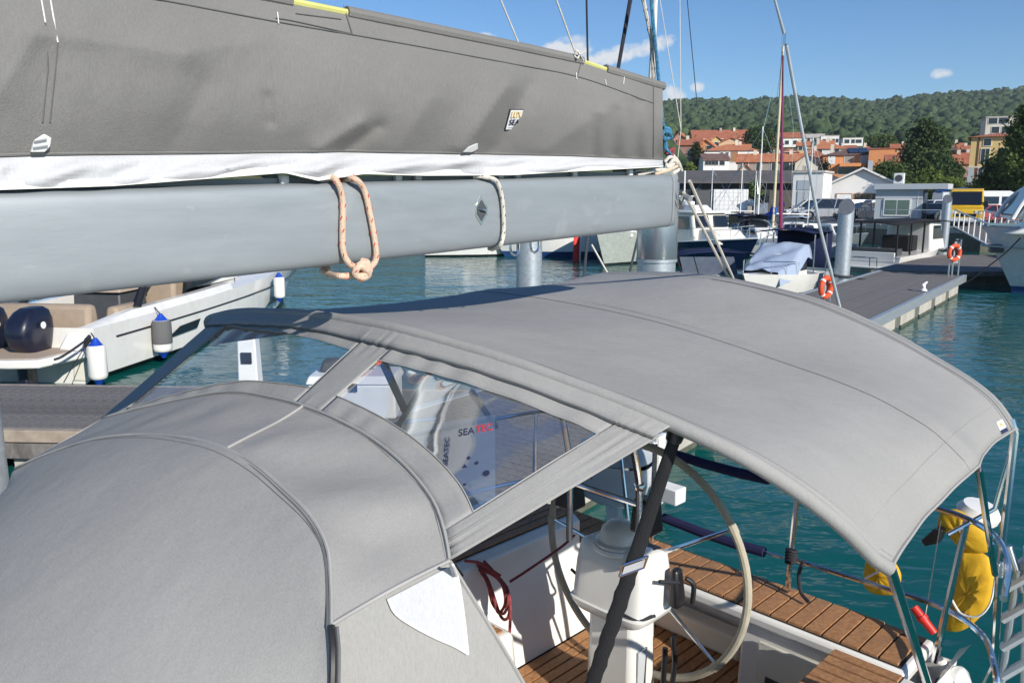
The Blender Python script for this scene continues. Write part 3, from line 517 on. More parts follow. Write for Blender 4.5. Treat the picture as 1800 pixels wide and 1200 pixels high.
# ---------------------------------------------------------------- clear connector panel between sprayhood and bimini
cp=thing('connector_panel','grey canvas panel with two clear windows joining sprayhood and bimini','canvas panel',B(1.25,0,2.6))
KN=[((1190,752),(790,985)),((1120,718),(778,935)),((722,586),(558,728)),((668,577),(515,712)),((425,552),(215,728)),((385,557),(180,735))]
def kn(u):
    u=min(max(u,0),5); i=min(int(u),4); f=u-i; return i,f
HU=[[QP(*KN[i][0],nH,dH),QP(*KN[i][1],nC2,dC2)] for i in range(6)]
def near(c,p):
    best=None
    for j in range(len(c)-1):
        a,b=c[j],c[j+1]; f=min(max((p-a).dot(b-a)/max((b-a).length_squared,1e-9),0),1); d=(a.lerp(b,f)-p).length
        if best is None or d<best[0]: best=(d,j+f)
    return best[1]
hk=[near(Hs,h[0]) for h in HU]; ck=[near(C2,h[1]) for h in HU]
def at(c,f): j=min(int(f),len(c)-2); return c[j].lerp(c[j+1],f-j)
def Spt(u,f,lift=0):
    """u: knot coordinate port to starboard, f: share of the way down from the bimini hoop as it looks in projection"""
    i,k=kn(u); p0=at(Hs,hk[i]+(hk[i+1]-hk[i])*k); p1=at(C2,ck[i]+(ck[i+1]-ck[i])*k)
    d0,d1=proj(p0)[2],proj(p1)[2]; v=f*d0/((1-f)*d1+f*d0); q=p0.lerp(p1,v)
    nrm=Vector((-.45,-.45,.8)); pk=.0026*math.sin(u*34+f*3+2*math.sin(u*7))*(math.exp(-((f-.22)/.14)**2)+.8*math.exp(-((f-.95)/.12)**2)) + .012*math.sin(math.pi*f)*0
    return q+nrm*(lift+pk)
V0=[(0,.5),(1,.205),(2,.35),(3,.31),(4,.13),(5,.1)]; V1=[(0,.7),(1,.845),(2,.80),(3,.80),(4,.955),(5,.98)]; VS=[(0,.10),(1,.12),(2,.2),(3,.2),(4,.13),(5,.1)]
def patch(name,u0,u1,fa,fb,mm,nu=24,nv=6,lift=0,sol=.003):
    g=[[Spt(u0+(u1-u0)*i/nu,fa(u0+(u1-u0)*i/nu)*(1-k/nv)+fb(u0+(u1-u0)*i/nu)*k/nv,lift) for i in range(nu+1)] for k in range(nv+1)]
    return MB().grid(g).build(name,mm,cp,75,sol=sol)
v0=lambda u:pw(u,V0); v1=lambda u:pw(u,V1); vs=lambda u:pw(u,VS)
patch('upper_flap',0,5,lambda u:-.005,vs,canvas,80,4,.010)
patch('upper_band',0,5,vs,lambda u:v0(u) if 1<=u<=2 or 3<=u<=4 else vs(u)+.02,canvas,8) if 0 else None
for a,b in ((1,2),(3,4)):
    patch('upper_band',a,b,lambda u:vs(u)-.02,v0,canvas,50,5); patch('lower_band',a,b,v1,lambda u:1.0,canvas,50,4)
VIN=vinyl('clear vinyl',gl=.5,bumps=.04)
for a,b in ((1,2),(3,4)): patch('clear_window',a-.02,b+.02,lambda u:v0(u)-.02,lambda u:v1(u)+.02,VIN,50,12,-.004,0)
patch('port_edge',0,1,lambda u:vs(u)-.02,lambda u:1.,canvas,14,16); patch('mullion',2,3,lambda u:vs(u)-.02,lambda u:1.,canvas,10,16); patch('starboard_edge',4,5,lambda u:vs(u)-.02,lambda u:1.,canvas,8,16)
MB().tube([Spt(i/16,vs(i/16),.006) for i in range(81)],.0042,5).build('zip',seam,cp)
for a,b in ((1,2),(3,4)):
    ed=[Spt(a+(b-a)*i/30,v0(a+(b-a)*i/30),.003) for i in range(31)]+[Spt(b,v0(b)+(v1(b)-v0(b))*i/12,.003) for i in range(13)]+[Spt(b-(b-a)*i/30,v1(b-(b-a)*i/30),.003) for i in range(31)]+[Spt(a,v1(a)+(v0(a)-v1(a))*i/12,.003) for i in range(13)]
    MB().tube(ed,.0018,4).build('window_stitch',seaml,cp)
for k,mm in ((.06,seaml),(.5,seaml),(.58,seaml)): MB().tube([Spt(k,.1+.9*i/20,.0025) for i in range(21)],.0008,4).build('edge_stitch',mm,cp)
# struts inside, seen through the clear windows
MB().tube([QP(676,642,nH,dH-.08),QA(712,722,1.75)],.014,8).build('strut',blackweb,cp); MB().tube([QP(830,690,nH,dH-.1),QA(872,750,2.1)],.010,8).build('strut',blackweb,cp)
MB().tube([QA(765,640,1.9),QA(697,755,1.6)],.012,8).build('hood_tube',steel,cp)
# translucent print sheet behind the vinyl
FILM=printfilm('pale blue film')
def film(u,f): return Spt(u,f,-.012)
# solve knot coords for a pixel on the panel
def uvof(px,py):
    best=None; u,f=1.4,.5
    for it in range(60):
        q=proj(Spt(u,f)); e=1e-3; qu=proj(Spt(u+e,f)); qf=proj(Spt(u,f+e)); a,b,c,d=(qu[0]-q[0])/e,(qf[0]-q[0])/e,(qu[1]-q[1])/e,(qf[1]-q[1])/e; D=a*d-b*c or 1e-6; rx,ry=px-q[0],py-q[1]
        u+=.6*(d*rx-b*ry)/D; f+=.6*(-c*rx+a*ry)/D; u=min(max(u,.9),2.1); f=min(max(f,0),1)
    return Spt(u,f,-.007)
q=[uvof(*p) for p in ((772,738),(868,725),(868,872),(846,888),(806,842),(772,812))]; 
fc=sum((p for p in q),Vector())/5
MB().add(q,[(0,1,2,3,4,5)]).build('print_sheet',FILM,cp,smooth=0)
rt=(uvof(866,760)-uvof(800,772)).normalized(); upv=(uvof(800,745)-uvof(800,800)); upv=(upv-rt*upv.dot(rt)).normalized(); lf=rt.cross(upv).normalized()*.004
lf=lf if lf.y<0 else -lf
text('SEA','lettering',ink,cp,uvof(804,765)+lf,rt,upv,.022,width=(uvof(832,758)-uvof(804,765)).length); text('TEC','lettering',inkred,cp,uvof(834,759)+lf,rt,upv,.022,width=(uvof(864,753)-uvof(834,759)).length)
text('SEATEC','lettering',ink,cp,uvof(785,816)+lf,upv,-rt,.012,width=(uvof(785,768)-uvof(785,816)).length)
for px,py,r in ((815,818,.007),(836,812,.005),(853,830,.009),(815,850,.004),(822,803,.005)):
    c=uvof(px,py)+lf; MB().prism([c+rt*r*math.cos(t)+upv*r*math.sin(t) for t in [2*math.pi*i/(3 if r==.007 else 7)+1.57 for i in range(3 if r==.007 else 7)]],lf*.2).build('pictogram',ink,cp,smooth=0)
# ---------------------------------------------------------------- boom
bo=thing('boom','silver aluminium boom with rounded edges, running aft over the sprayhood','boom',B(0,0,2.95))
LB=.0; HWB=.078
top=[QL(x,y,LB+HWB*.8) for x,y in ((0,336),(300,328),(600,318),(900,312),(1183,307))]; btm=[QL(x,y,LB+HWB*.3) for x,y in ((0,527),(300,497),(600,469),(900,432),(1168,396))]
# straight-line fit in the boat frame
def fit(ps):
    P=[toB(p) for p in ps]; n=len(P); mx=sum(p.x for p in P)/n; mz=sum(p.z for p in P)/n; k=sum((p.x-mx)*(p.z-mz) for p in P)/sum((p.x-mx)**2 for p in P); return lambda a:mz+k*(a-mx)
zt,zb=fit(top),fit(btm); aE=toB(QL(1183,350,LB+HWB)).x
def bsec(a,sc=1,dl=0,n=48):
    z1,z0=zt(a),zb(a); h=(z1-z0)/2; c=(z1+z0)/2; out=[]
    for i in range(n):
        t=2*math.pi*i/n; x,y=math.cos(t),math.sin(t); ex=2/6.5 if y>0 else 2/5.0
        out.append(B(a,LB+dl+HWB*sc*math.copysign(abs(x)**ex,x),c+h*math.copysign(abs(y)**ex,y)))
    return out
MB().grid([bsec(a) for a in [-3.75+(aE+3.75)*i/44 for i in range(45)]],cu=True).build('spar',alu,bo,50)
m=MB(); e0=bsec(aE-.004,1.03); e1=[p for p in bsec(aE+.012,1.03)]; e2=bsec(aE+.05,.72); e3=bsec(aE+.09,.5)
m.grid([e0,e1,e2,e3],cu=True); m.f.append(tuple(range(3*48,4*48))); m.build('end_fitting',aluend,bo,40)
za=zt(aE+.02); m=MB()
for dl in (-.03,.03): m.prism([B(aE-.03,dl,za-.01),B(aE+.1,dl,za-.02),B(aE+.07,dl,za+.045),B(aE+.0,dl,za+.04)],B(0,.006,0)-B(0,0,0))
m.build('end_tang',steel,bo)
m=MB(); zq=zb(aE)+.02; m.prism([B(aE-.05,-.02,zq-.02),B(aE+.08,-.02,zq+.06),B(aE+.06,-.02,zq+.08),B(aE-.05,-.02,zq)],B(0,.04,0)-B(0,0,0)); m.build('end_trim',blackp,bo)
tr=MB(); 
for s in (-1,1): tr.grid([[B(a,LB+s*.012+d,zt(a)+z) for d,z in ((-.004,0),(-.004,.014),(.004,.014),(.004,0))] for a in (-3.7,0,1,aE-.02)])
tr.build('sail_track',alu,bo)
for px,py in ((905,430),(940,424)):
    c=QL(px,py,LB); a=toB(c).x; z=zb(a); MB().tube([B(a-.022,0,z+.01),B(a-.022,0,z-.02),B(a-.016,0,z-.036),B(a,0,z-.043),B(a+.016,0,z-.036),B(a+.022,0,z-.02),B(a+.022,0,z+.01)],.0045,8).build('bail',steel,bo)
# eye on the face, its hollow's shade put in as a dark plate
c=QL(846,370,LB+HWB+.002); a,z=toB(c).x,c.z
d4=[(0,.048),(.03,.012),(.03,-.012),(0,-.048),(-.026,-.016),(-.026,.016)]
MB().prism([B(a+x,LB+HWB-.001,z+y) for x,y in d4],B(0,.004,0)-B(0,0,0)).build('eye_plate',steel,bo,bev=.001); MB().prism([B(a+x*.72,LB+HWB+.0032,z+y*.72) for x,y in d4],B(0,.001,0)-B(0,0,0)).build('eye_hollow_shade',darkgrey,bo)
MB().tube([B(a-.016,HWB+.002,z+.008),B(a-.006,HWB+.016,z+.004),B(a+.010,HWB+.014,z),B(a+.018,HWB+.002,z-.004)],.003,6).build('eye_bar',steel,bo)
for px in (500,570,700,735,880,910,1010,1108):
    c=QL(px,pw(px,[(500,318),(1200,304)]),LB+.03); a=toB(c).x; MB(BM).box(a-.012,a+.012,.018,.036,zt(a)-.002,zt(a)+.022).build('sail_slide',whitep,bo,bev=.003)
# ---------------------------------------------------------------- sail cover
sc=thing('sail_cover','grey canvas sail bag stowed along the boom with white lower band','sail cover',B(1,0,3.1))
TOPL=[(-900,-340),(-300,-190),(0,-105),(510,0),(700,38),(900,79),(1020,105),(1070,122),(1162,150)]; BOTL=[(-900,300),(0,276),(70,273),(300,271),(600,267),(840,271),(1000,274),(1168,281)]; WBOT=[(-900,372),(-300,348),(0,334),(200,327),(500,304),(560,318),(640,306),(750,309),(900,308),(1000,302),(1100,297),(1168,293)]
def crease(x,y):
    d=0
    def ridge(x0,y0,x1,y1,w,h):
        dx,dy=x1-x0,y1-y0; L2=dx*dx+dy*dy; t=((x-x0)*dx+(y-y0)*dy)/L2; tt=min(max(t,0),1); ex=x-x0-tt*dx; ey=y-y0-tt*dy; r=math.hypot(ex,ey)
        return h*math.exp(-(r/w)**2)*.35+h*.75*math.exp(-1.6*r/w)
    d+=ridge(890,150,815,262,34,.020)-ridge(930,150,870,262,30,.014)
    d+=ridge(635,215,560,262,22,.010)-ridge(665,222,600,270,16,.008)
    d+=ridge(60,60,0,160,38,.006)+ridge(60,58,330,95,34,.005)+ridge(330,92,460,70,30,.004)
    d+=ridge(470,170,475,215,9,-.006)
    for i in range(7): d+=ridge(1045+18*i,205-6*i,1040+19*i,272,6.5,.0045 if i%2 else -.0045)
    d+=ridge(760,170,700,262,40,.008)-ridge(360,150,300,262,40,.006)+ridge(1110,160,960,265,26,.006)
    return d
cols=list(range(-900,0,60))+list(range(0,1150,7))+[1150,1157,1165]
def scl(x,y,t): # lateral offset (towards the port side) of the bag wall
    bulge=.05+.075*math.sin(math.pi*min(1,(t*.92+.05)))**.8
    return LB+bulge+2.0*crease(x,y)+.012*fn(Vector((x*.0045,y*.008,1.3)))+.003*fn(Vector((x*.02,y*.016,5)))+.002*abs(fn(Vector((x*.03+y*.02,y*.012-x*.01,9))))
NV=52; rows=[]
for k in range(NV+1):
    t=k/NV; rows.append([QL(x,pw(x,TOPL)*(1-t)+pw(x,BOTL)*t,scl(x,pw(x,TOPL)*(1-t)+pw(x,BOTL)*t,t)) for x in cols])
SCR=rows
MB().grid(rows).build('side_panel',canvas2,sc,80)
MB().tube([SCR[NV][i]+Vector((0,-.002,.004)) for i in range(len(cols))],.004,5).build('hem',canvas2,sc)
wr_=[]
for k in range(9):
    t=k/8; r=[]
    for i,x in enumerate(cols):
        y=pw(x,BOTL)*(1-t)+pw(x,WBOT)*t; l0=scl(x,pw(x,BOTL),1)-.004; l1=LB+.075
        gth=(.009*math.sin(x*.030+6*t+1.6*math.sin(x*.011))+.003*math.sin(x*.083+9*t))*math.sin(math.pi*t)*(1.2 if x<1000 else .5)
        r.append(QL(x,y,l0*(1-t)+l1*t+gth+.016*math.sin(math.pi*t)))
    wr_.append(r)
MB().grid(wr_).build('white_band',whitefab,sc,80)
fl=[[QL(x,pw(x,WBOT)-(14 if x<900 else max(2,14-(x-900)*.05))*(1-k/3),LB+.079+.003*math.sin(x*.05)) for x in cols] for k in range(4)]; MB().grid(fl).build('foot_tape',webw,sc,80)
# starboard wall, end and roof of the bag
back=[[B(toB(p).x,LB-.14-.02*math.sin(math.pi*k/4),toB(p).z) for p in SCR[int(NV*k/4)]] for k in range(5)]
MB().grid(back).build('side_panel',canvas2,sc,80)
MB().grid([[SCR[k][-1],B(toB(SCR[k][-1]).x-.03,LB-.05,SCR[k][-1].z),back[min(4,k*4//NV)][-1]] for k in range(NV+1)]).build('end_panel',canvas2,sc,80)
sail=[]
for i,x in enumerate(cols[::3]):
    p=SCR[5][cols.index(x)]; q=toB(p); w_=.085; h=.06
    sail.append([B(q.x,LB-.03+w_*math.cos(t),q.z-.12+h*math.sin(t)+.01*fn(Vector((i*.3,t,0)))) for t in [2*math.pi*j/10 for j in range(10)]])
MB().grid(sail,cu=True).build('folded_sail',whitefab,sc,80)
# batten sleeves along the top edge, with a gap where the batten shows
tp=SCR[0]
def toprange(x0,x1): return [tp[i]+Vector((0,0,-.004)) for i,x in enumerate(cols) if x0<=x<=x1]
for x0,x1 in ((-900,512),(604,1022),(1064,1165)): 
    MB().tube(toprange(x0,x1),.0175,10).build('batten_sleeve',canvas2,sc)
bt_=mat('yellow batten tube',(.62,.60,.20),.35)
MB().tube(toprange(480,630),.010,8).build('batten',bt_,sc); MB().tube(toprange(1010,1080),.0085,8).build('batten',bt_,sc)
def onbag(px,py,lift=.003):
    i=min(range(len(cols)),key=lambda i:abs(cols[i]-px)); t=(py-pw(px,TOPL))/(pw(px,BOTL)-pw(px,TOPL)); return QL(px,py,scl(px,py,t)+lift)
for P in ([(485,32),(520,38),(620,60)],[(520,24),(600,34)],[(0,-46+0),(260,-4),(485,38),(700,75),(900,112),(1020,136),(1150,182)],[(604,10),(620,62)],[(1022,110),(1014,140)]):
    pts=spl([Vector((x,y,0)) for x,y in P],8); MB().tube([onbag(p.x,p.y) for p in pts],.0016,4).build('stitching',seam,sc)
for P in ([(72,-5),(80,40)],[(88,-5),(102,75)],[(488,22),(490,42)],[(1013,128),(1014,140)],[(1064,140),(1066,150)],[(1098,128),(1096,148)]):
    MB().tube([onbag(x,y,.004) for x,y in P],.0016,4).build('stitching',webw,sc)
for P in ([(80,40),(85,120),(75,215)],[(102,75),(97,130),(88,215)]): MB().tube([onbag(x,y) for x,y in P],.0015,4).build('stitching',seam,sc)
MB().tube([SCR[k][-4]+Vector((IS,-IS,0))*.002 for k in range(2,NV)],.0018,4).build('stitching',seam,sc)
# snap hooks
for q in (((52,270),(58,247),(75,236),(88,243),(86,258),(76,268)),((812,269),(822,258),(836,252),(836,262),(826,268))):
    c=[onbag(x,min(y,268),.004) for x,y in q]; MB().prism(c,Vector((IS,-IS,0))*.012).build('snap_hook',whitep,sc,bev=.002)
for x0,y0,x1,y1 in ((60,249,82,245),(58,260,84,256)): MB().tube([onbag(x0,y0,.019),onbag(x1,y1,.019)],.0018,5).build('hook_slot',greyp,sc)
# label with lettering
lab=[onbag(x,y,.004) for x,y in ((896,192),(920,192),(910,230),(886,230))]
lab[2]=lab[1]+lab[3]-lab[0]
lo=MB().prism(lab,Vector((IS,-IS,0))*.002).build('maker_label',mat('navy label rim',(.03,.035,.07),.6),sc,smooth=0)
c=sum(lab,Vector())/4; pn=Vector((IS,-IS,0))*.003
MB().prism([c+(p-c)*.90+pn for p in lab],pn*.4).build('label_face',whitep,lo,smooth=0)
def pr_(u,v): return lab[3].lerp(lab[2],u).lerp(lab[0].lerp(lab[1],u),v)+Vector((IS,-IS,0))*.007
rgt=(pr_(1,.5)-pr_(0,.5)); upp=(pr_(.5,1)-pr_(.5,0)); hL=upp.length
text('LUX','lettering',inkgold,lo,pr_(.13,.60),rgt,upp,hL*.27,width=rgt.length*.72)
text('SEA','lettering',ink,lo,pr_(.13,.26),rgt,upp,hL*.25,width=rgt.length*.72)
MB().tube([pr_(.14,.14),pr_(.86,.14)],.0007,4).build('small_print',inkgrey,lo)
# ---------------------------------------------------------------- ropes on the boom
def flecks(path,r,step,mm,par,n=0):
    P=resamp(path,max(8,int(sum((b-a).length for a,b in zip(path,path[1:]))/step)))
    m=MB(); k=0
    for i in range(1,len(P)-1):
        t=(P[i+1]-P[i-1]).normalized(); view=(EYE-P[i]).normalized(); s=t.cross(view).normalized()
        for ph in (0,2.1,4.2):
            a=i*1.3+ph; o=(view*math.cos(a)+s*math.sin(a))*r*1.0; o2=(view*math.cos(a+.5)+s*math.sin(a+.5))*r
            m.tube([P[i]+o-t*r*.55,P[i]+(o+o2)*.515,P[i]+o2+t*r*.55],r*.2,4)
    return m.build('fleck',mm,par)
def facel(px,py): return QL(px,py,LB+HWB+.012)
RR=.0088
r1=thing('lashing_rope','peach rope with red flecks looped and knotted round the boom','rope',facel(635,470))
A1=spl([QL(570,312,.03),facel(590,316),facel(602,350),facel(602,400),facel(603,440),facel(613,462),facel(632,474)],8)
A2=spl([QL(600,318,.02),facel(622,314),facel(640,334),facel(650,375),facel(659,425),facel(661,455),facel(650,470),facel(636,474)],8)
A3=spl([facel(640,470),facel(618,483),facel(598,485),QL(580,482,LB+.02),QL(566,476,LB-.06)],8)
kn1=spl([facel(622,478),QL(632,466,.115),QL(645,470,.12),QL(640,482,.12),QL(628,484,.115),QL(626,472,.125),QL(640,462,.12),QL(650,474,.115),QL(638,488,.118),QL(624,480,.122),QL(634,468,.132),QL(648,482,.12),QL(632,490,.105),QL(646,464,.118),QL(636,458,.1)],8)
for P in (A1,A2,A3,kn1): MB().tube(P,RR*(1.0 if P is not kn1 else 1.05),10).build('strand',ropep,r1); flecks(P,RR,.030,fleckr,r1)
MB().tube(spl([QL(566,476,LB-.06),QL(575,470,LB-.075),B(toB(facel(580,400)).x,-HWB-.012,3.05),QL(572,310,-.07),QL(575,312,.03)],6),RR,8).build('strand',ropep,r1)
r2=thing('lashing_rope','white rope with black flecks tied round the boom beside the steel eye plate','rope',facel(885,400))
P=spl([QL(832,310,.05),QL(850,311,.075),facel(872,318),facel(882,345),facel(885,380),facel(885,410),facel(880,430),QL(868,437,.04),QL(860,437,0)],8); MB().tube(P,.0072,10).build('strand',ropew,r2); flecks(P,.0072,.026,fleckk,r2)
# ---------------------------------------------------------------- running rigging above the boom
def line(name,label,pts,r,mm,cat='line',fl=None,group=None,n=6,parts=()):
    t=thing(name,label,cat,pts[-1],group); MB().tube(pts,r,n).build('rope_strand' if cat!='wire' else 'wire_strand',mm,t)
    if fl: flecks(pts,r,fl[1],fl[0],t)
    for pn_,pp,rr,m2 in parts: MB().tube(pp,rr,6).build(pn_,m2,t)
    return t
Lz=.08
line('lazy_jack','thin white lazy jack meeting the sail bag nearest the mast',[QL(840,-110,Lz),QL(880,0,Lz),QL(914,82,Lz)],.0028,ropew,group='lazy jacks on the sail bag')
kp=QL(1014,100,Lz); line('lazy_jack','white lazy jack tied with a bowline to the batten gap',[QL(938,-110,Lz),QL(978,0,Lz),QL(1012,95,Lz)],.0032,ropew,group='lazy jacks on the sail bag',parts=(('knot',spl([QL(1012,88,Lz),QL(1018,92,.09),QL(1016,102,.1),QL(1010,98,.09),QL(1014,90,.1),QL(1024,104,.09),QL(1026,114,.08)],5),.0032,ropew),('knot_tail',[QL(1018,96,.1),QL(1030,90,.1)],.0028,ropew)))
line('rigging_wire','black vertical stay rising behind the batten gap',[QL(1029,-150,-.25),QL(1031,0,-.25),QL(1034,150,-.25)],.0042,ropek,'wire')
line('topping_strap','dark tapering topping lift behind the sail bag',[QL(1128,-110,-.12),QL(1108,0,-.12),QL(1084,135,-.12)],[.010,.009,.0075],ropek)
line('reef_line','white twisted rope rising beside the pale pole',[QL(1121,-110,0),QL(1131,0,0),QL(1145,70,0),QL(1150,155,0)],.0075,ropew,fl=(fleckk,.035))
line('backstay_pole','pale tapering pole standing behind the sail bag end',[QL(1155,-110,-.3),QL(1152,0,-.3),QL(1145,150,-.3)],[.010,.0115,.016],gelcream,'pole',n=8)
bl=spl([QL(1140,-110,.02),QL(1145,0,.02),QL(1153,90,.02),QL(1160,160,.02),QL(1166,225,.03),QL(1176,285,.02)],8)
line('topping_lift','blue braided rope running to the boom end with a knot','' and 0 or bl,.0072,ropeb,parts=(('knot',spl([QL(1166,225,.04),QL(1176,228,.05),QL(1178,240,.04),QL(1168,244,.05),QL(1164,234,.06),QL(1174,232,.06),QL(1180,242,.04)],5),.009,ropeb),('knot_tail',[QL(1168,240,.04),QL(1170,262,.04),QL(1180,272,.03)],.008,ropeb)))
hp=thing('clew_lashing','tangle of white and pink rope lashed at the boom end','rope',QL(1185,290,0))
for pts,mm in (([(1168,285),(1178,276),(1186,284),(1176,294),(1170,288)],ropew),([(1170,270),(1184,262),(1180,276)],roper),([(1172,296),(1184,282),(1194,296),(1182,306)],ropew),([(1180,270),(1192,285),(1198,300)],ropew),([(1150,306),(1172,300),(1190,292)],ropep),([(1120,308),(1150,300),(1175,298)],ropew)):
    MB().tube(spl([QL(x,y,.03+.01*(i%2)) for i,(x,y) in enumerate(pts)],6),.0075,8).build('strand',mm,hp)
ms=thing('mainsheet','pair of cream mainsheet falls with dark flecks dropping from boom end','rope',B(3.9,.0,1.3))
for dx in (0,10):
    p0=QA(1202+dx,338-dx*2,aE+.02); p1=QA(1284+dx*.7,494,3.75); P=[p0.lerp(p1,i/12) for i in range(16)]; MB().tube(P,.0068,8).build('fall',ropew,ms); flecks(P,.0068,.03,fleckk,ms)
MB().tube([QA(1196,352,aE+.02),QA(1204,344,aE+.03),QA(1214,350,aE+.02)],.012,8).build('sheave',aluend,ms)
bs=[QA(1330,-110,3.3),QA(1362,0,3.4),QA(1380,66,3.5),QA(1404,200,3.6),QA(1440,395,3.75),QA(1478,548,3.9),QA(1500,640,3.95)]
t=thing('backstay','long grey backstay tube slanting down to the stern past the pontoon','stay',bs[-1]); MB().tube(bs,[.0055,.0055,.0075,.0078,.008,.008,.008],8).build('stay_tube',galv,t); MB().tube([bs[2]+Vector((0,0,.02)),bs[2]-Vector((0,0,.03))],.016,8).build('terminal',steel,t)
for lab_,P in (('thin twin wire converging above red roofs, outer',[(1152,-100),(1160,0),(1178,110),(1197,228)]),('thin pale wire standing upright beside the sail bag end',[(1195,-100),(1195,0),(1196,120),(1197,228),(1190,290)]),('faint dark wire slanting across the small cloud',[(1200,-60),(1208,0),(1226,190)])):
    line('shroud_wire',lab_,[QT(x,y,9) for x,y in P],.0045,ropew if 'dark' not in lab_ else ropek,'wire')
# ---------------------------------------------------------------- loose gear round the cockpit
rc=thing('rope_coil','coil of dark red rope hanging on the starboard coaming','rope coil',B(2.35,-.62,1.3))
cpx=[(850,985),(868,1005),(884,1030),(888,1060),(876,1076),(868,1050),(858,1020),(846,1000),(838,992),(862,1004),(890,1030),(893,1058),(884,1078),(866,1060),(856,1022),(835,990),(820,985),(850,1000),(880,1018),(896,1050),(893,1084),(880,1082),(862,1030),(846,1004),(870,1012),(892,1040),(897,1070),(896,1110)]
MB().tube(spl([QA(x,y,2.46+.015*math.sin(i*2.1)) for i,(x,y) in enumerate(cpx)],6),.0075,8).build('coil',roper,rc)
MB().tube(spl([QA(896,1022,2.5),QA(930,1000,2.6),QA(985,962,2.8),QA(1010,940,2.9)],5),.0065,8).build('tail',roper,rc)
MB().tube(spl([QA(818,985,2.3),QA(845,990,2.4),QA(880,1012,2.45)],5),.0075,8).build('tail',roper,rc)
# outboard motor stowed on the stern rail
om=thing('outboard_motor','small pale grey outboard motor stowed on the starboard stern rail','outboard motor',B(3.9,-.95,1.3))
M_om=Matrix.Translation(B(3.92,-.98,1.50))@Matrix.Rotation(R(-28),4,'Z')
m=MB(M_om); m.grid([[(x0*math.copysign(abs(math.cos(t))**.55,math.cos(t)),y0*math.copysign(abs(math.sin(t))**.55,math.sin(t)),z) for t in [2*math.pi*j/28 for j in range(28)]] for x0,y0,z in ((.12,.09,-.24),(.20,.13,-.20),(.235,.15,-.08),(.24,.155,.04))],cu=True); m.build('lower_cowl',gelgrey,om,50)
m=MB(M_om); m.grid([[(x0*math.copysign(abs(math.cos(t))**.55,math.cos(t))-.01*k,y0*math.copysign(abs(math.sin(t))**.55,math.sin(t)),z+.03*math.cos(t)) for t in [2*math.pi*j/28 for j in range(28)]] for k,(x0,y0,z) in enumerate(((.245,.16,.045),(.235,.155,.12),(.20,.13,.19),(.12,.08,.235),(.001,.001,.245)))],cu=True); m.build('upper_cowl',greyp if 0 else mat('silver cowl',(.36,.39,.42),.25,coat=.5),om,50)
MB(M_om).box(-.20,-.10,-.166,-.15,.02,.065).build('latch',darkgrey,om,bev=.005); MB(M_om).box(-.15,-.10,-.159,-.152,-.05,-.042).build('decal',darkgrey,om)
MB(M_om).frus(-.05,.05,-.04,.04,-.75,-.24,0,0,0,0).build('shaft_leg',gelgrey,om,bev=.02); MB(M_om).lathe([(.0,-.09),(.09,-.01),(.09,.01),(.0,.03)],(.05,0,-.75),(1,0,0),8).build('propeller',blackp,om)
MB(M_om).box(.1,.16,.14,.24,-.30,-.02).build('clamp_bracket',darkgrey,om,bev=.01)
m=MB(M_om@Matrix.Translation((.30,.0,-.03))@Matrix.Rotation(R(-18),4,'Z')); m.frus(.0,.15,-.05,.06,-.13,-.03,0,0,.0,.0); m.build('mounting_board',whitep,om,bev=.008)
m=MB(M_om@Matrix.Translation((.26,.06,.0))); m.frus(-.02,.02,-.02,.10,-.25,.22,0,0,0,.0); m.build('carry_frame',whitep,om,bev=.01)
# yellow rescue bags on the pushpit
def qy(x,y,a=3.72): return QA(x,y,a)
yb=thing('rescue_sling','yellow fabric rescue sling bag with dark lettering hung outside port pushpit','rescue sling',qy(1700,1000))
def pillow(px,a,th,name,mm,par):
    P=spl([Vector((x,y,0)) for x,y in px+[px[0]]],5)[:-1]; c=sum(P,Vector())/len(P); g=[]
    ax=Vector((IS,IS,0))
    for k,(s,d) in enumerate(((.02,1),(.45,.95),(.8,.7),(.95,.35),(1,0),(.95,-.35),(.8,-.7),(.45,-.95),(.02,-1))):
        g.append([QA(c.x+(p.x-c.x)*s,c.y+(p.y-c.y)*s,a)-ax*th*d*(1+.25*fn(Vector((p.x*.06,p.y*.06,k)))) for p in P])
    return MB().grid(g,cu=True).build(name,mm,par,70)
pillow([(1690,960),(1728,972),(1741,985),(1748,1010),(1745,1040),(1732,1072),(1705,1100),(1680,1110),(1660,1104),(1662,1080),(1672,1040),(1680,1000)],3.74,.035,'bag',yellow,yb)
pillow([(1652,900),(1675,894),(1700,905),(1735,935),(1742,965),(1720,972),(1692,965),(1668,940),(1648,925)],3.74,.04,'bag',yellow,yb)
MB().tube(spl([qy(1672,1052,3.69),qy(1690,1078,3.68),qy(1720,1082,3.68),qy(1741,1058,3.69),qy(1750,1010,3.69)],5),.005,6).build('piping',webw,yb)
rr_=(qy(1712,1086,3.69)-qy(1668,1066,3.69)); text('ARAGO','lettering',ink,yb,qy(1664,1072,3.685)-Vector((IS,IS,0))*.004,rr_,Vector((-.1,.1,1)),.03,width=rr_.length)
yb2=thing('rescue_sling','yellow horseshoe buoy partly hidden behind the bimini front leg','rescue sling',qy(1550,1000))
pillow([(1528,958),(1548,968),(1572,988),(1584,1012),(1578,1040),(1560,1046),(1535,1042),(1518,1025),(1522,985)],3.72,.04,'bag',yellow,yb2); MB().tube([qy(1520,1016,3.66),qy(1552,1000,3.66)],.005,6).build('strap',webw,yb2)
dl=thing('rescue_light','white rescue light with round cap on the stern rail','rescue light',qy(1710,915,3.85))
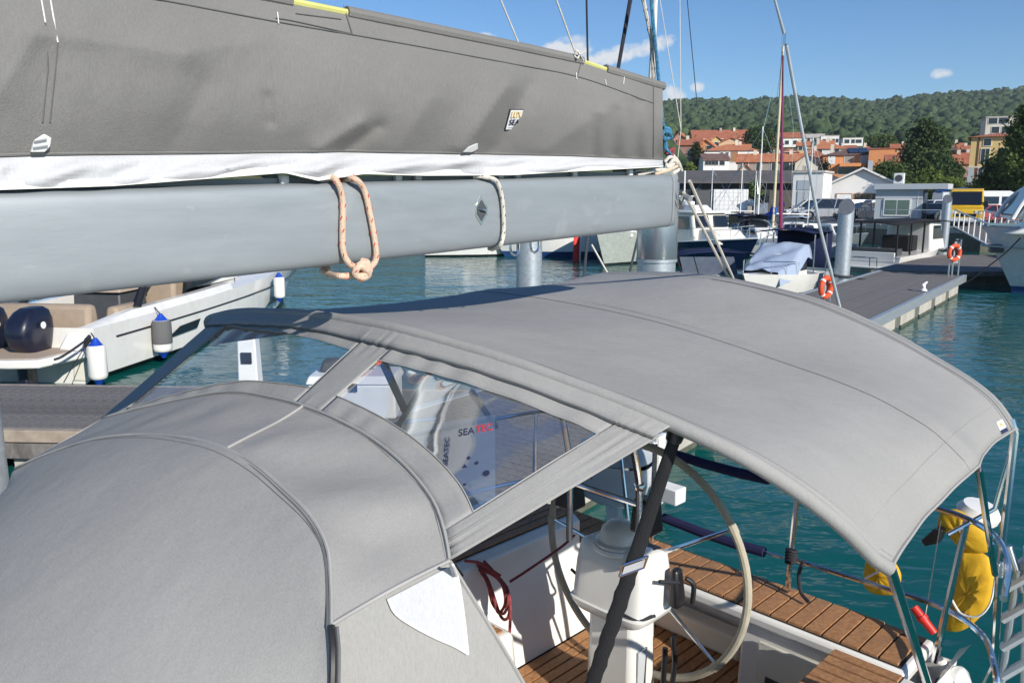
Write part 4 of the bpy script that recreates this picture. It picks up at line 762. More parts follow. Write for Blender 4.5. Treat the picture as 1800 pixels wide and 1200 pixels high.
m=MB(); cc=qy(1718,905,3.85); m.lathe([(.03,-.02),(.085,-.01),(.09,.02),(.07,.05),(.001,.055)],cc,(.1,-.2,1)); m.build('cap',whitep,dl); MB().tube([cc-Vector((.0,0,.0)),qy(1700,945,3.8)],[.035,.022],10).build('stem',whitep,dl); MB().tube([qy(1700,945,3.8),qy(1693,965,3.78)],[.013,.010],8).build('plug',gelcream,dl)
rd=thing('strobe_light','red cylindrical strobe light hanging on a thin cord','strobe light',qy(1620,1080,3.62))
a_,b_=qy(1606,1066,3.62),qy(1642,1112,3.62); MB().tube([a_,a_.lerp(b_,.35),a_.lerp(b_,.36),a_.lerp(b_,.5),a_.lerp(b_,.51),b_],[.020,.021,.026,.026,.020,.018],12).build('body',redp,rd); MB().tube([qy(1654,915,3.62),qy(1640,1000,3.62),qy(1626,1085,3.62)],.0022,5).build('cord',ropew,rd)
kn2=thing('rope_hank','dark blue rope hanked on the pushpit post beside the lifeline','rope',B(3.5,.4,1.5)); 
for k in range(5): MB().torus(B(3.508,.405,1.46+.014*k),.024,.0075,(.1*k-.2,.2,1),16,7).build('turn',ropek,kn2)
MB().tube(spl([QA(1412,985,3.46),QA(1404,1010,3.46),QA(1408,1040,3.46),QA(1422,1058,3.44)],5),.009,7).build('tail',ropek,kn2)
bx=thing('rail_box','black winch handle pocket clipped on the pushpit behind bimini corner','pocket',qy(1635,945,3.6)); MB().prism([qy(1618,950,3.66),qy(1640,930,3.66),qy(1656,932,3.66),qy(1650,955,3.66),qy(1625,960,3.66)],Vector((IS,IS,0))*.06).build('pocket',blackp,bx,bev=.006)
# folding boarding ladder / gangway at the port quarter
gp=thing('boarding_ladder','folded grey boarding ladder with white steps beyond bimini leg','boarding ladder',B(3.75,1.4,1.0))
for x0,y0,x1,y1 in ((1772,960,1800,1040),(1790,1000,1760,1200),(1806,960,1800,1210)): MB().tube([qy(x0,y0,3.85),qy(x1,y1,3.85)],.016,10).build('ladder_rail',galv,gp)
for y in (1020,1070,1120,1170): MB().tube([qy(1762,y+18,3.85),qy(1812,y-10,3.85)],.022,8).build('step',gelgrey,gp)
pillow([(1786,985),(1806,975),(1830,990),(1830,1010),(1806,1010),(1790,1002)],3.9,.05,'fender_pad',gelgrey,gp)
nc=thing('engine_cover','rounded navy and white bucket seat low beside the stern rail','cover',qy(1665,1190,3.4)); pillow([(1655,1180),(1685,1175),(1700,1195),(1705,1225),(1650,1230)],3.46,.09,'shell',gel,nc); pillow([(1645,1192),(1668,1188),(1684,1204),(1684,1228),(1645,1228)],3.40,.05,'pad',navyfab,nc)
# ================================================================ land: quay, hills, forest
import numpy as np
asph=mat('quay asphalt',(.17,.16,.15),.9,scale=.6,bump=.2,bscale=8); earth=mat('hillside earth',(.05,.065,.025),.95,scale=.02,col2=(.11,.12,.05)); field=mat('stubble field',(.36,.30,.17),.95,var=.2,scale=.1)
QE=[(-300,112),(-40,106),(10,100),(21.5,94),(23.2,62),(27.2,46.5),(60,40),(300,40)]
m=MB(); top=[Vector((x,y,1.3)) for x,y in QE]; far=[Vector((x,150 if abs(x)<200 else 150,1.3)) for x,y in QE]; m.grid([top,far]); struct(m.build('quay',asph,smooth=0))
m=MB(); m.grid([[p+Vector((0,0,-1.9)) for p in top],[p+Vector((0,0,-.26)) for p in top]]); struct(m.build('under_quay_shade',concd,smooth=0))  # dark sheet holds the shade beneath the open quay edge
kerb=MB(); out=[Vector((x,y-.12,0)) for x,y in QE]; kerb.grid([[p+Vector((0,0,1.02)) for p in out],[p+Vector((0,0,1.34)) for p in out],[p+Vector((0,.7,1.34)) for p in out]]); struct(kerb.build('quay_kerb',conc,smooth=0))
RID=[(-1500,190),(-600,200),(200,195),(900,190),(1160,186),(1230,182),(1300,184),(1350,180),(1410,178),(1470,182),(1530,186),(1570,180),(1620,173),(1680,171),(1720,167),(1800,162),(1950,155),(2400,150),(3000,170)]
def hz_py(px,y):
    r=pw(px,RID); t=[(62,None),(120,345),(150,312),(190,285),(250,262),(320,250),(430,236),(620,214),(900,None)]
    if y>=900: return r
    if y>=620: k=(y-620)/280; return (236+(r-236)*.62)*(1-k)+r*k
    if y>=430: k=(y-430)/190; return 236*(1-k)+(236+(r-236)*.62)*k
    return pw(y,[(120,362),(135,335),(150,318),(190,288),(250,263),(320,250),(430,236)])
pxs=list(range(-1500,3001,60)); ys=[118,135,150,170,190,220,250,285,320,370,430,500,560,620,690,760,830,900]
rows=[[W(px,hz_py(px,y),y) for px in pxs] for y in ys]; rows.append([p+Vector((0,120,-25)) for p in rows[-1]]); rows.append([p+Vector((0,300,-110)) for p in rows[-1]])
struct(MB().grid(rows).build('hills',earth,smooth=60)); 
def ground(px,y): return W(px,hz_py(px,y),y).z
leafm={}
def leaf(name,c1,c2,scale=.35):
    m=mat(name,c1,.75,scale=scale,col2=c2,spec=.2); t=m.node_tree; n=t.nodes; p=n['Principled BSDF']; o=n['Material Output']
    tr=n.new('ShaderNodeBsdfTranslucent'); tr.inputs[0].default_value=(*[x*1.2 for x in c2],1); mx=n.new('ShaderNodeMixShader'); mx.inputs[0].default_value=.18; t.links.new(p.outputs[0],mx.inputs[1]); t.links.new(tr.outputs[0],mx.inputs[2]); t.links.new(mx.outputs[0],o.inputs[0]); return m
LF=[leaf('dark leaves',(.02,.042,.016),(.085,.13,.042)),leaf('green leaves',(.03,.065,.017),(.14,.19,.055)),leaf('light leaves',(.08,.12,.025),(.21,.26,.06)),leaf('cypress leaves',(.012,.028,.014),(.03,.05,.02))]
forestm=mat('forest canopy',(.014,.034,.024),.9,scale=.26,col2=(.095,.135,.062),spec=.05,bump=1,bscale=2.2,detail=12)
bm=bmesh.new(); bmesh.ops.create_icosphere(bm,subdivisions=2,radius=1); iv=np.array([v.co[:] for v in bm.verts]); fi=np.array([[v.index for v in f.verts] for f in bm.faces]); bm.free()
def forest(name,pts,seed):
    rg=np.random.default_rng(seed); V_=[]; F_=[]; k=0
    for (x,y,z,r,h) in pts:
        d=1+.27*rg.standard_normal(len(iv))[:,None]; v=iv*d; v=v*np.array([r,r,h]); V_.append(v+np.array([x,y,z])); F_.append(fi+k); k+=len(iv)
    V_=np.concatenate(V_); F_=np.concatenate(F_); me=bpy.data.meshes.new(name); me.vertices.add(len(V_)); me.vertices.foreach_set('co',V_.ravel().astype(np.float32)); me.loops.add(F_.size); me.loops.foreach_set('vertex_index',F_.ravel().astype(np.int32)); me.polygons.add(len(F_)); me.polygons.foreach_set('loop_start',np.arange(0,F_.size,3,dtype=np.int32)); me.update(calc_edges=True); me.validate()
    me.materials.append(forestm); o=bpy.data.objects.new(name,me); COL.objects.link(o); o['kind']='stuff'; return o
rg=random.Random(5); pts=[]
while len(pts)<24000:
    px=rg.uniform(1080,2150); y=math.sqrt(rg.uniform(300**2,915**2))
    if y<430 and rg.random()<.35: continue
    x=W(px,300,y).x; r=rg.uniform(1.3,2.9)*(1.6 if rg.random()<.12 else 1); pts.append((x,y,ground(px,y)+r*.55,r,r*rg.uniform(.8,1.25)))
for k in range(900):
    px=rg.uniform(-700,1150); y=math.sqrt(rg.uniform(150**2,330**2)); r=rg.uniform(3,6); pts.append((W(px,300,y).x,y,ground(px,y)+r*.4,r,r*.9))
for k in range(1500):
    px=rg.choice((rg.uniform(-900,1080),rg.uniform(2150,2900))); y=math.sqrt(rg.uniform(250**2,915**2)); r=rg.uniform(6,11); pts.append((W(px,300,y).x,y,ground(px,y)+r*.4,r,r*.9))
forest('hill_forest',pts,3)
m=MB(); q=[(1556,249,330),(1612,250,330),(1612,242.5,470),(1556,242.5,470)]; m.add([W(x,y,d)+Vector((0,0,3.5)) for x,y,d in q],[(0,1,2,3)]); struct(m.build('field',field,smooth=0))
# ---------------------------------------------------------------- trees
barkm=mat('bark',(.10,.075,.05),.95,var=.3,bump=.5)
def tree(label,px,y,hpx_top,base,wpx,lm,kind='round',n=2600,ls=.5,group=None,trunk=True,name='tree',seed=0,cat='tree',shape=None):
    c=W(px,300,y); z0=base; z1=W(px,hpx_top,y).z; h=z1-z0; rw=wpx/2/1423*y; r=random.Random(seed+int(px)); t=thing(name,label,cat,(c.x,c.y,z0),group)
    o=Vector((c.x,c.y,z0))
    if trunk:
        m=MB(); m.tube([o-Vector((0,0,.6)),o+Vector((.1*r.uniform(-1,1)*h*.1,0,h*.3)),o+Vector((0,0,h*.75))],[h*.028+.06,h*.02+.04,.03],7); m.build('trunk',barkm,t)
        m=MB()
        for k in range(7):
            a=r.uniform(0,6.28); zz=h*r.uniform(.25,.6); m.tube([o+Vector((0,0,zz)),o+Vector((math.cos(a)*rw*.4,math.sin(a)*rw*.4,zz+h*.1)),o+Vector((math.cos(a)*rw*.75,math.sin(a)*rw*.75,zz+h*.22))],[.08+h*.006,.05,.02],5)
        m.build('limbs',barkm,t)
    ls*=.72; n=int(n*1.7); vs=[];fs=[]
    nc=max(14,n//34); cl=[]
    lo=.06 if kind in('bush','cone') else .22
    while len(cl)<nc:
        u=Vector((r.gauss(0,1),r.gauss(0,1),r.gauss(0,1))).normalized()*r.random()**.38
        zf=(u.z+1)/2; rr=1
        if kind=='cone': rr=max(.12,1.05-zf)*1.35
        elif kind=='column': rr=min(1,(1-zf)*2.6+.15)
        elif kind=='crag': rr=.62+.5*noise.noise(Vector((u.x*2+px,u.y*2,u.z*3)))+ (.25 if zf<.45 else 0)
        else: rr=.85+.35*noise.noise(Vector((u.x*2.2+px*.1,u.y*2.2,u.z*2.2)))
        cl.append(o+Vector((u.x*rw*rr,u.y*rw*rr,h*(lo+(1-lo)*zf*.97))))
    for c_ in cl:
        cr=r.uniform(.6,1.25)*max(ls*1.8,rw*.17)
        for k in range(34):
            d=Vector((r.gauss(0,1),r.gauss(0,1),r.gauss(0,.8))); p=c_+d*cr*.55; a=Vector((r.gauss(0,1),r.gauss(0,1),r.gauss(0,1)+.3)).normalized(); b=a.orthogonal().normalized(); b=(Matrix.Rotation(r.uniform(0,6.3),3,a)@b); q=a.cross(b); s=ls*r.uniform(.55,1.2); i=len(vs)
            vs+= [p-b*s*.5,p+q*s*.34,p+b*s*.5,p-q*s*.34]; fs.append((i,i+1,i+2,i+3))
    m=MB(); m.add(vs,fs); m.build('crown',lm,t,smooth=0,recalc=False); return t
TG='trees between the harbour and the houses'
tree('tall dark bushy tree rising high behind the kiosk roof',1624,118,212,4.5,84,LF[0],'crag',7000,.75,TG,name='tall_tree'); 
tree('dense spreading dark tree at the foot of the tall tree',1640,112,268,3.0,92,LF[0],'round',3500,.7,TG,seed=3)
tree('broad green tree between gabled house and kiosk',1563,108,286,3,70,LF[1],'round',3200,.6,TG,seed=2)
tree('rounded light green bush left behind the kiosk roof',1630,98,297,2.0,58,LF[2],'bush',1800,.5,TG,name='bush',cat='bush'); tree('light green shrub behind the yellow van',1672,96,303,1.6,52,LF[2],'bush',1500,.45,TG,name='bush',cat='bush',seed=1)
tree('big dark leafy tree closing off the view at frame edge',1808,72,176,1.3,100,LF[1],'crag',9000,.55,TG,seed=7,name='leafy_tree'); tree('dark lower tree under the big leafy tree',1770,80,262,1.3,84,LF[0],'round',4200,.55,TG,seed=4)
tree('dark shade tree behind the white van',1735,92,312,1.3,76,LF[0],'bush',2200,.5,TG,seed=14,name='bush',cat='bush')
tree('pointed dark cypress before the brown-pink house',1222,146,243,ground(1222,146),13,LF[3],'column',700,.55,TG,name='cypress_tree'); tree('second shorter cypress beside orange gabled wing',1229,148,262,ground(1229,148),13,LF[3],'column',500,.55,TG,name='cypress_tree')
tree('wide dark tree behind the white hip-roofed house',1330,200,222,ground(1330,200),76,LF[0],'crag',4200,.9,TG,seed=9); tree('dark tree between yellow block and brown-pink house',1204,215,238,ground(1204,215),20,LF[0],'round',900,.8,TG)
tree('low bright bush over the warehouse roof near the boom end',1210,128,285,3.2,42,LF[2],'bush',900,.6,TG,name='bush',cat='bush'); tree('dark green shrub next to cream gable',1432,138,291,ground(1432,138),18,LF[0],'bush',500,.5,TG,name='bush',cat='bush')
tree('small tree growing before the warehouse door',1330,86,318,1.3,24,LF[1],'round',700,.4,TG,seed=2); tree('dark round tree above the orange house roof',1545,230,236,ground(1545,230),48,LF[1],'round',2200,.9,TG,seed=5); tree('conifer beside the orange house corner',1449,146,279,ground(1449,146),6,LF[3],'column',250,.5,TG,name='cypress_tree',seed=1)
tree('thin palm-like tree left of yellow villa',1681,112,282,3,26,LF[1],'round',700,.5,TG,seed=8)
for k,(px,y,up_,wp,li,lab_) in enumerate(((1187,300,12,20,0,'dark tree at the wood edge above the pinkish house'),(1212,262,11,18,0,'small dark tree left of the yellow block roof'),(1320,255,15,26,1,'green tree at the end of the long yellow block'),(1346,230,15,26,0,'dark tree above the long grey house'),(1362,285,13,20,1,'green tree by the white terraced house'),(1416,240,10,18,0,'dark tree below the pale-roofed block'),(1432,215,9,14,1,'green tree between terraced house and wide orange roof'),(1485,300,12,26,0,'dark tree beside the modern white villa'),(1520,290,14,30,1,'broad green tree right of the modern white villa'),(1610,270,13,30,0,'dark tree at the far side of the stubble field'),(1655,250,16,30,1,'green tree above the brown hipped house'),(1690,240,14,24,0,'dark tree under the long white building'),(1712,215,13,22,1,'green tree by the small yellow house'),(1640,310,14,24,0,'dark tree left end of long white building'))):
    p0=hz_py(px,y); tree(lab_,px,y,p0-up_,ground(px,y)-1,wp,LF[li],'round',520,1.0,'trees scattered among the hillside houses',seed=k,name='hillside_tree')
# ---------------------------------------------------------------- houses
def wm(n,c): return mat(n,c,.85,var=.06,scale=.5)
WL={'white':wm('white render',(.80,.78,.74)),'cream':wm('cream render',(.66,.60,.49)),'yellow':wm('yellow render',(.70,.50,.22)),'orange':wm('orange render',(.72,.30,.12)),'pink':wm('pink render',(.55,.30,.24)),'brown':wm('brown-pink render',(.33,.19,.155)),'peach':wm('peach render',(.68,.44,.27)),'grey':wm('weathered render',(.30,.28,.25)),'dark':wm('dark timber wall',(.085,.075,.07)),'steelblue':wm('blue-grey sheet',(.17,.21,.27)),'ltgrey':wm('light grey panel',(.44,.48,.52))}
def rm(n,c,c2): return steps(mat(n,c,.85,scale=.9,col2=c2),'X',1.6,.06)
RF={'red':rm('red tile',(.38,.115,.06),(.52,.19,.10)),'orange':rm('orange tile',(.52,.17,.075),(.66,.27,.13)),'brown':rm('brown tile',(.15,.085,.07),(.23,.14,.115)),'slate':mat('grey sheet roof',(.085,.08,.075),.8,scale=.5,col2=(.125,.115,.11)),'pale':mat('pale roof',(.45,.40,.36),.8,scale=.5,col2=(.6,.55,.5))}
winw=mat('white window frame',(.75,.75,.73),.5); shut=mat('brown shutter',(.33,.17,.08),.7); glassf=mat('far window glass',(.02,.025,.03),.12,spec=.7)
HG='houses on the slope above the harbour'
def window(par,x,z,wd,h,y=-.03,fr=winw,pane=glassf,dv=1):
    f=MB().frus(x-wd/2-.09,x+wd/2+.09,y-.05,y+.03,z-h/2-.09,z+h/2+.09).build('window',fr,par,smooth=0)
    for k in range(dv): a=x-wd/2+wd*k/dv+(.03 if k else 0); MB().box(a,x-wd/2+wd*(k+1)/dv-(.03 if k<dv-1 else 0),y-.062,y-.045,z-h/2,z+h/2).build('pane',pane,f,smooth=0)
    return f
def house(label,p0,p1,eave,ridge,base,y,wall,roof,kind='side',depth=None,rz=0,wins=(),chim=0,name='house',cat='house',group=HG,ov=.35):
    xa,xb=W(p0,eave,y).x,W(p1,eave,y).x; pc=(p0+p1)/2; w=xb-xa; ze=W(pc,eave,y).z; zr=W(pc,ridge,y).z; z0=W(pc,base,y).z-1.2; d=depth or max(5,w*.7); hE=ze-z0; hR=zr-z0
    t=thing(name,label,cat,(0,0,0),group); wmt=WL[wall]
    m=MB(); x0,x1=-w/2,w/2
    if kind=='front': m.prism([(x0,0,0),(x1,0,0),(x1,0,hE),(0,0,hR),(x0,0,hE)],(0,d,0))
    elif kind=='side': m.add([(x,yy,z) for x in (x0,x1) for yy,z in ((0,0),(d,0),(d,hE),(d/2,hR-.02),(0,hE))],[(0,1,2,3,4),(5,9,8,7,6),(0,4,9,5),(1,6,7,2),(4,3,8,9),(2,7,8,3)])
    else: m.box(x0,x1,0,d,0,hE if kind!='flat' else hR)
    m.build('wall',wmt,t,smooth=0)
    th=.16; m=MB(); rmt=RF[roof]
    if kind=='front':
        sl=(hR-hE)/(w/2)
        for s in (-1,1): m.prism([(0,-ov,hR+.02),(s*(w/2+ov),-ov,hE-sl*ov+.02),(s*(w/2+ov),-ov,hE-sl*ov+th),(0,-ov,hR+th+.06)],(0,d+2*ov,0))
    elif kind=='side':
        sl=(hR-hE)/(d/2)
        for s in (0,1):
            ye=-ov if s==0 else d+ov; m.prism([(x0-ov,d/2,hR+.02),(x0-ov,ye,hE-sl*ov+.02),(x0-ov,ye,hE-sl*ov+th),(x0-ov,d/2,hR+th+.06)],(w+2*ov,0,0))
    elif kind=='hip':
        i=min(w,d)*.48; b=[(x0-ov,-ov,hE),(x1+ov,-ov,hE),(x1+ov,d+ov,hE),(x0-ov,d+ov,hE)]; tt=[(x0+i,d/2,hR),(x1-i,d/2,hR)]
        m.add(b+tt,[(0,1,5,4),(1,2,5),(2,3,4,5),(3,0,4),(3,2,1,0)])
    else: m.box(x0-.15,x1+.15,-.15,d+.15,hR,hR+.18)
    rf=m.build('roof',rmt,t,smooth=0)
    r=random.Random(int(p0*7))
    for k in range(chim):
        cx=r.uniform(x0*.7,x1*.7); cy=d*.42 if kind!='flat' else d*.5; MB().box(cx-.3,cx+.3,cy,cy+.5,hR-.9,hR+.75).build('chimney',WL['cream'],rf,smooth=0)
    for wn in wins:
        fx,fz,ww,hh=wn[:4]; window(t,x0+w*fx,hE*fz if kind!='flat' else hR*fz,ww,hh,fr=wn[4] if len(wn)>4 else winw,pane=wn[5] if len(wn)>5 else glassf,dv=wn[6] if len(wn)>6 else 1)
    PEND.append((t,(W(pc,300,y).x,y,z0),rz+(facing(W(pc,300,y).x,y) if name!='warehouse' else 0))); return t,w,hE,hR,d
W3=lambda *fx,z=.8,w=.9,h=1.2:[(f,z,w,h) for f in fx]
house('pinkish house tucked behind the blue rope',1180,1204,247,233,262,265,'pink','red','front',wins=W3(.35,.7,z=.9),rz=R(-14))
house('long yellow apartment block with red roof and chimneys',1217,1316,245,227,262,245,'yellow','red','side',12,R(6),W3(.08,.2,.35,.5,.65,.8,z=.88),chim=3)
house('yellow house with low gable peeping above orange wing',1245,1270,250,240,262,205,'yellow','orange','front',wins=W3(.5,z=.8))
house('peach house with broad gable behind the hip roof',1262,1304,252,243,270,195,'peach','red','front',wins=W3(.3,.6,z=.7))
house('brown-pink house with blank wall and red tiled roof',1190,1227,255,243,296,168,'brown','red','side',9,R(-5),W3(.55,z=.72,w=.7,h=1.4)+[(.9,.4,.5,1.0)],chim=1)
house('orange gabled wing next to the brown-pink house',1226,1251,256,246,292,165,'orange','orange','front',8,R(-10),[(.75,.85,1.1,1.5)])
t,w,hE,hR,d=house('large white house with wide orange hip roof',1238,1331,265,251,302,152,'white','orange','hip',9,R(4),[(.18,.8,.8,1.0),(.55,.78,1.3,1.9,winw,shut),(.32,.9,.5,.4),(.42,.9,.5,.4),(.8,.75,.9,1.1)],chim=1)
house('small white annexe with brown roof and window row',1236,1281,282,271,301,141,'white','brown','side',5,R(10),[(.12,.86,.55,.75),(.25,.86,.55,.75),(.38,.86,.55,.75),(.51,.86,.55,.75),(.72,.86,.9,.8)],ov=.2)
house('long grey house with orange roof behind the warehouse',1298,1412,284,270,307,140,'grey','orange','side',8,0,[(.12,.75,.9,1.5),(.32,.75,.9,1.5),(.55,.75,.9,1.5),(.72,.75,1.0,1.6),(.86,.75,.9,1.5)],chim=2)
house('cream low shed gable in front of the long grey house',1300,1322,301,290,309,136,'cream','orange','front',5)
house('cream gabled house end beside the leaning backstay',1398,1436,287,272,309,132,'cream','brown','front',7,0,[(.45,.62,.35,1.6,winw,WL['grey'])])
house('white terraced house high up with balcony and pale red roof',1371,1410,242,232,252,262,'white','red','side',9,R(5),[(.25,.5,1.2,1.2),(.6,.5,1.2,1.2),(.85,.5,1.4,1.3)])
house('pale-roofed block stepping up behind the terraced house',1412,1444,242,235,250,282,'cream','pale','side',9,0,W3(.2,.5,.8,z=.7)); house('white block with pale roof beyond the big hip roof',1440,1470,246,239,254,275,'white','pale','flat',9,0,W3(.2,.45,.7,.9,z=.6))
house('wide house with bright orange hip roof and white walls',1418,1480,262,246,275,192,'white','orange','hip',10,R(-6),W3(.15,.35,.8,z=.8),chim=2)
house('red-roofed white cottage left of the orange house',1423,1452,279,263,300,158,'white','red','hip',8,0,W3(.3,.7,z=.75)); house('small red roof house showing behind the maroon sail',1374,1400,268,258,282,165,'pink','red','hip',8,0,W3(.3,.7,z=.8))
t,w,hE,hR,d=house('big orange house with solar panels, balcony and brown roof',1449,1545,273,258,303,150,'orange','brown','hip',10,R(2),[(.14,.80,1.1,1.3,winw,winw),(.44,.80,1.5,1.3,winw,WL['grey']),(.72,.80,1.6,1.4,winw,WL['ltgrey']),(.32,.35,1.0,1.3),(.42,.35,1.0,1.3),(.52,.35,1.0,1.3)],chim=1)
MB().box(-w*.22,w*.22,-1.5,-.02,hE*.52,hE*.66).build('balcony',WL['orange'],t,smooth=0); sp=MB(); i0=4.8
for k in range(3):
    for q in range(2):
        ya,yb=.8+q*1.8,2.5+q*1.8; sl=(hR-hE)/5.35; za,zb=hE+sl*(ya+.35)+.16,hE+sl*(yb+.35)+.16; xa=-.6+k*1.7; MB().prism([(xa,ya,za),(xa+1.6,ya,za),(xa+1.6,yb,zb),(xa,yb,zb)],(0,0,.05)).build('solar_panel',glassb,t,smooth=0)
house('orange flat-topped wing of terrace beside the solar roof',1527,1573,274,262,300,146,'orange','red','flat',6,R(-4),W3(.7,z=.3)); house('low red roof stretching behind the green tree',1560,1606,283,272,296,135,'peach','red','side',8)
house('modern white villa with dark window strip up the slope',1479,1512,254,243,262,285,'white','pale','flat',8,R(8),[(.2,.78,1.6,1.3),(.5,.78,1.2,1.3),(.78,.78,2,1.2)])
for a in ((1565,1602,262,253,270,222,'pink','red','side'),(1648,1706,287,270,300,150,'pink','red','side'),(1664,1706,263,250,274,205,'brown','red','hip'),(1690,1712,264,256,276,190,'yellow','red','side'),(1575,1604,270,262,280,190,'peach','orange','hip')):
    house({1565:'distant pink house behind the tall tree’s left flank',1648:'pink house with long red roof left of the yellow villa',1664:'brown house with hipped roof above the long red roof',1690:'small yellow house against the villa’s upper wall',1575:'peach house half covered by the tall tree'}[a[0]].replace('’s',''),*a,wins=W3(.25,.6,z=.75),chim=1)
for a in (((1322,1348,256,248,264,225,'white','orange','side'),'white house with small orange roof beyond the dark tree'),((1348,1374,262,254,272,205,'cream','red','hip'),'cream house with stepping roof left of the maroon sail'),((1352,1372,246,240,252,280,'peach','red','side'),'tiny peach house at the wood edge over the hip roof'),((1400,1420,256,249,264,215,'yellow','orange','side'),'yellow house with orange roof right of the maroon sail'),((1412,1440,270,262,280,180,'peach','orange','hip'),'peach hip-roofed house under the wide orange roof'),((1440,1462,254,247,262,235,'white','orange','side'),'white house with orange roof below the flat white block'),((1472,1500,263,256,272,200,'cream','red','side'),'cream house with red roof behind the solar panels'),((1508,1536,264,256,274,190,'white','orange','hip'),'white hip-roofed house right of the solar panels'),((1538,1560,257,250,265,235,'pink','orange','side'),'pink house with orange roof below the stubble field'),((1596,1618,258,251,266,225,'white','red','side'),'white red-roofed house by the tall tree top'),((1666,1690,272,264,282,178,'cream','orange','side'),'cream house with orange roof above the long red roof'),((1688,1710,276,268,286,165,'peach','red','hip'),'peach house tucked against the villa'),((1240,1262,240,233,248,285,'white','red','side'),'small white house above the yellow block'),((1290,1316,262,254,272,178,'pink','orange','side'),'pink house with orange roof right of peach gable')): house(a[1],*a[0],wins=W3(.25,.6,z=.75),chim=1)
house('long low white building across the far slope',1650,1704,242,238,246,330,'white','pale','flat',9,R(-6))
t,w,hE,hR,d=house('tall yellow villa with red roof behind the white van',1708,1792,240,230,322,116,'yellow','red','hip',9,R(-3),[(.30,.90,.9,.9,winw),(.28,.66,1.0,1.9,winw,glassf,2),(.62,.66,1.0,1.9,winw,glassf,2),(.27,.30,1.1,2.0,winw,glassf,2),(.62,.33,1.6,1.7,winw,WL['ltgrey']),(.86,.66,1.0,1.9)],name='villa',ov=.5)
MB().box(-w*.37,-w*.345,-.08,.0,.2,hE).build('drainpipe',mat('rust pipe',(.16,.05,.03),.8),t); MB().box(-w/2-.02,w/2+.02,-.09,0,hE*.44,hE*.47).build('string_course',WL['cream'],t,smooth=0); MB().box(w*.02,w*.4,-1.2,-.02,hE*.44,hE*.475).build('balcony',WL['ltgrey'],t,smooth=0); MB().box(-w/2-.06,-w*.40,-.07,0.02,0,hE*.45).build('corner_panel',WL['ltgrey'],t,smooth=0)
house('cream flat-roofed block standing behind the villa roof',1728,1780,221,206,240,172,'cream','pale','flat',9,R(4),[(.2,.86,1.6,1.2),(.5,.86,1.6,1.2),(.3,.5,1.4,1.3),(.6,.5,1.4,1.3)],name='apartment_block',cat='building')
# ---------------------------------------------------------------- quay buildings
t,w,hE,hR,d=house('long low dark warehouse with grey sheet roof along the quay',1150,1465,319,300,368,92,'dark','slate','side',12,0,[(f,.62,1.2,1.5,winw if i%3==0 else WL['dark'],glassf,2) for i,f in enumerate((.04,.12,.19,.24,.30,.36,.48,.56,.62,.92,.97))],name='warehouse',cat='warehouse',group=None,ov=1.2)
for fx,c in ((.41,'steelblue'),(.52,'grey'),(.60,'steelblue')): MB().box(-w/2+w*fx-.9,-w/2+w*fx+.9,-.09,-.02,0,3.0).build('door',WL[c],t,smooth=0)
t,w,hE,hR,d=house('white box-shaped transformer house with panelled door',1396,1447,305,303.5,376,78,'white','pale','flat',4.2,R(-14),name='transformer_house',cat='building',group=None)
for x in (-.62,.02): MB().box(x-.28,x+.28,-.07,-.01,.9,3.4).build('door_panel',gelgrey,t,smooth=0,bev=.02)
MB().box(-.95,.35,-.06,-.01,3.5,4.4).build('louvre',WL['ltgrey'],t,smooth=0); MB().box(-w/2-.02,-w/2+.25,-.03,4.2,0,hR-.02).build('side_cladding',WL['steelblue'],t,smooth=0) if 0 else None
t,w,hE,hR,d=house('white gabled boathouse with three brown windows',1467,1568,323,299,372,84,'white','slate','front',16,R(-4),[(.22,.60,1.4,1.1,shut,winw),(.52,.60,1.5,1.1,shut,glassf,3),(.80,.60,1.5,1.1,shut,glassf,3)],name='boathouse',cat='boathouse',group=None,ov=.45)
m=MB(); 
for s in (-1,1): m.prism([(0,-.52,hR+.1),(s*(w/2+.5),-.52,hE-.25),(s*(w/2+.5),-.52,hE-.02),(0,-.52,hR+.3)],(0,.06,0))
m.build('barge_board',winw,t,smooth=0); MB().box(w*.05,w*.13,4,4.5,hR-.6,hR+1.1).build('chimney',WL['ltgrey'],t,smooth=0); MB().box(-w/2+.1,w/2-.1,-2.2,0,1.9,2.1).build('canopy',WL['white'],t,smooth=0)
t,w,hE,hR,d=house('pale grey ticket kiosk with sliding window and flat roof',1546,1622,330,328.5,392,56,'ltgrey','pale','flat',3.0,R(-10),[(.48,.62,1.55,1.0,winw,mat('green glass',(.10,.16,.14),.12,spec=.8),2)],name='kiosk',cat='kiosk',group=None)
MB().box(-w/2-.1,w/2+1.5,-.35,3.3,hR-.18,hR+.20).build('flat_roof',WL['ltgrey'],t,smooth=0,bev=.02); a=MB().box(-.55,.1,.9,1.4,hR+.23,hR+.95).build('cooling_unit',winw,t,bev=.02); MB().lathe([(.24,-.01),(.24,.02)],(-.22,.89,hR+.6),(0,-1,0)).build('fan_grille',darkgrey,a); MB().box(w/2-.32,w/2-.28,-.02,.0,.3,hR-.3).build('corner_trim',winw,t,smooth=0); MB().box(w/2-.01,w/2+.05,.35,2.2,.4,hR-.4).build('side_door',glassd,t,smooth=0); 
for z in (.32,.78): MB().box(-w/2,w/2,-.012,-.002,hR*z-.012,hR*z+.012).build('panel_joint',darkgrey,t,smooth=0)
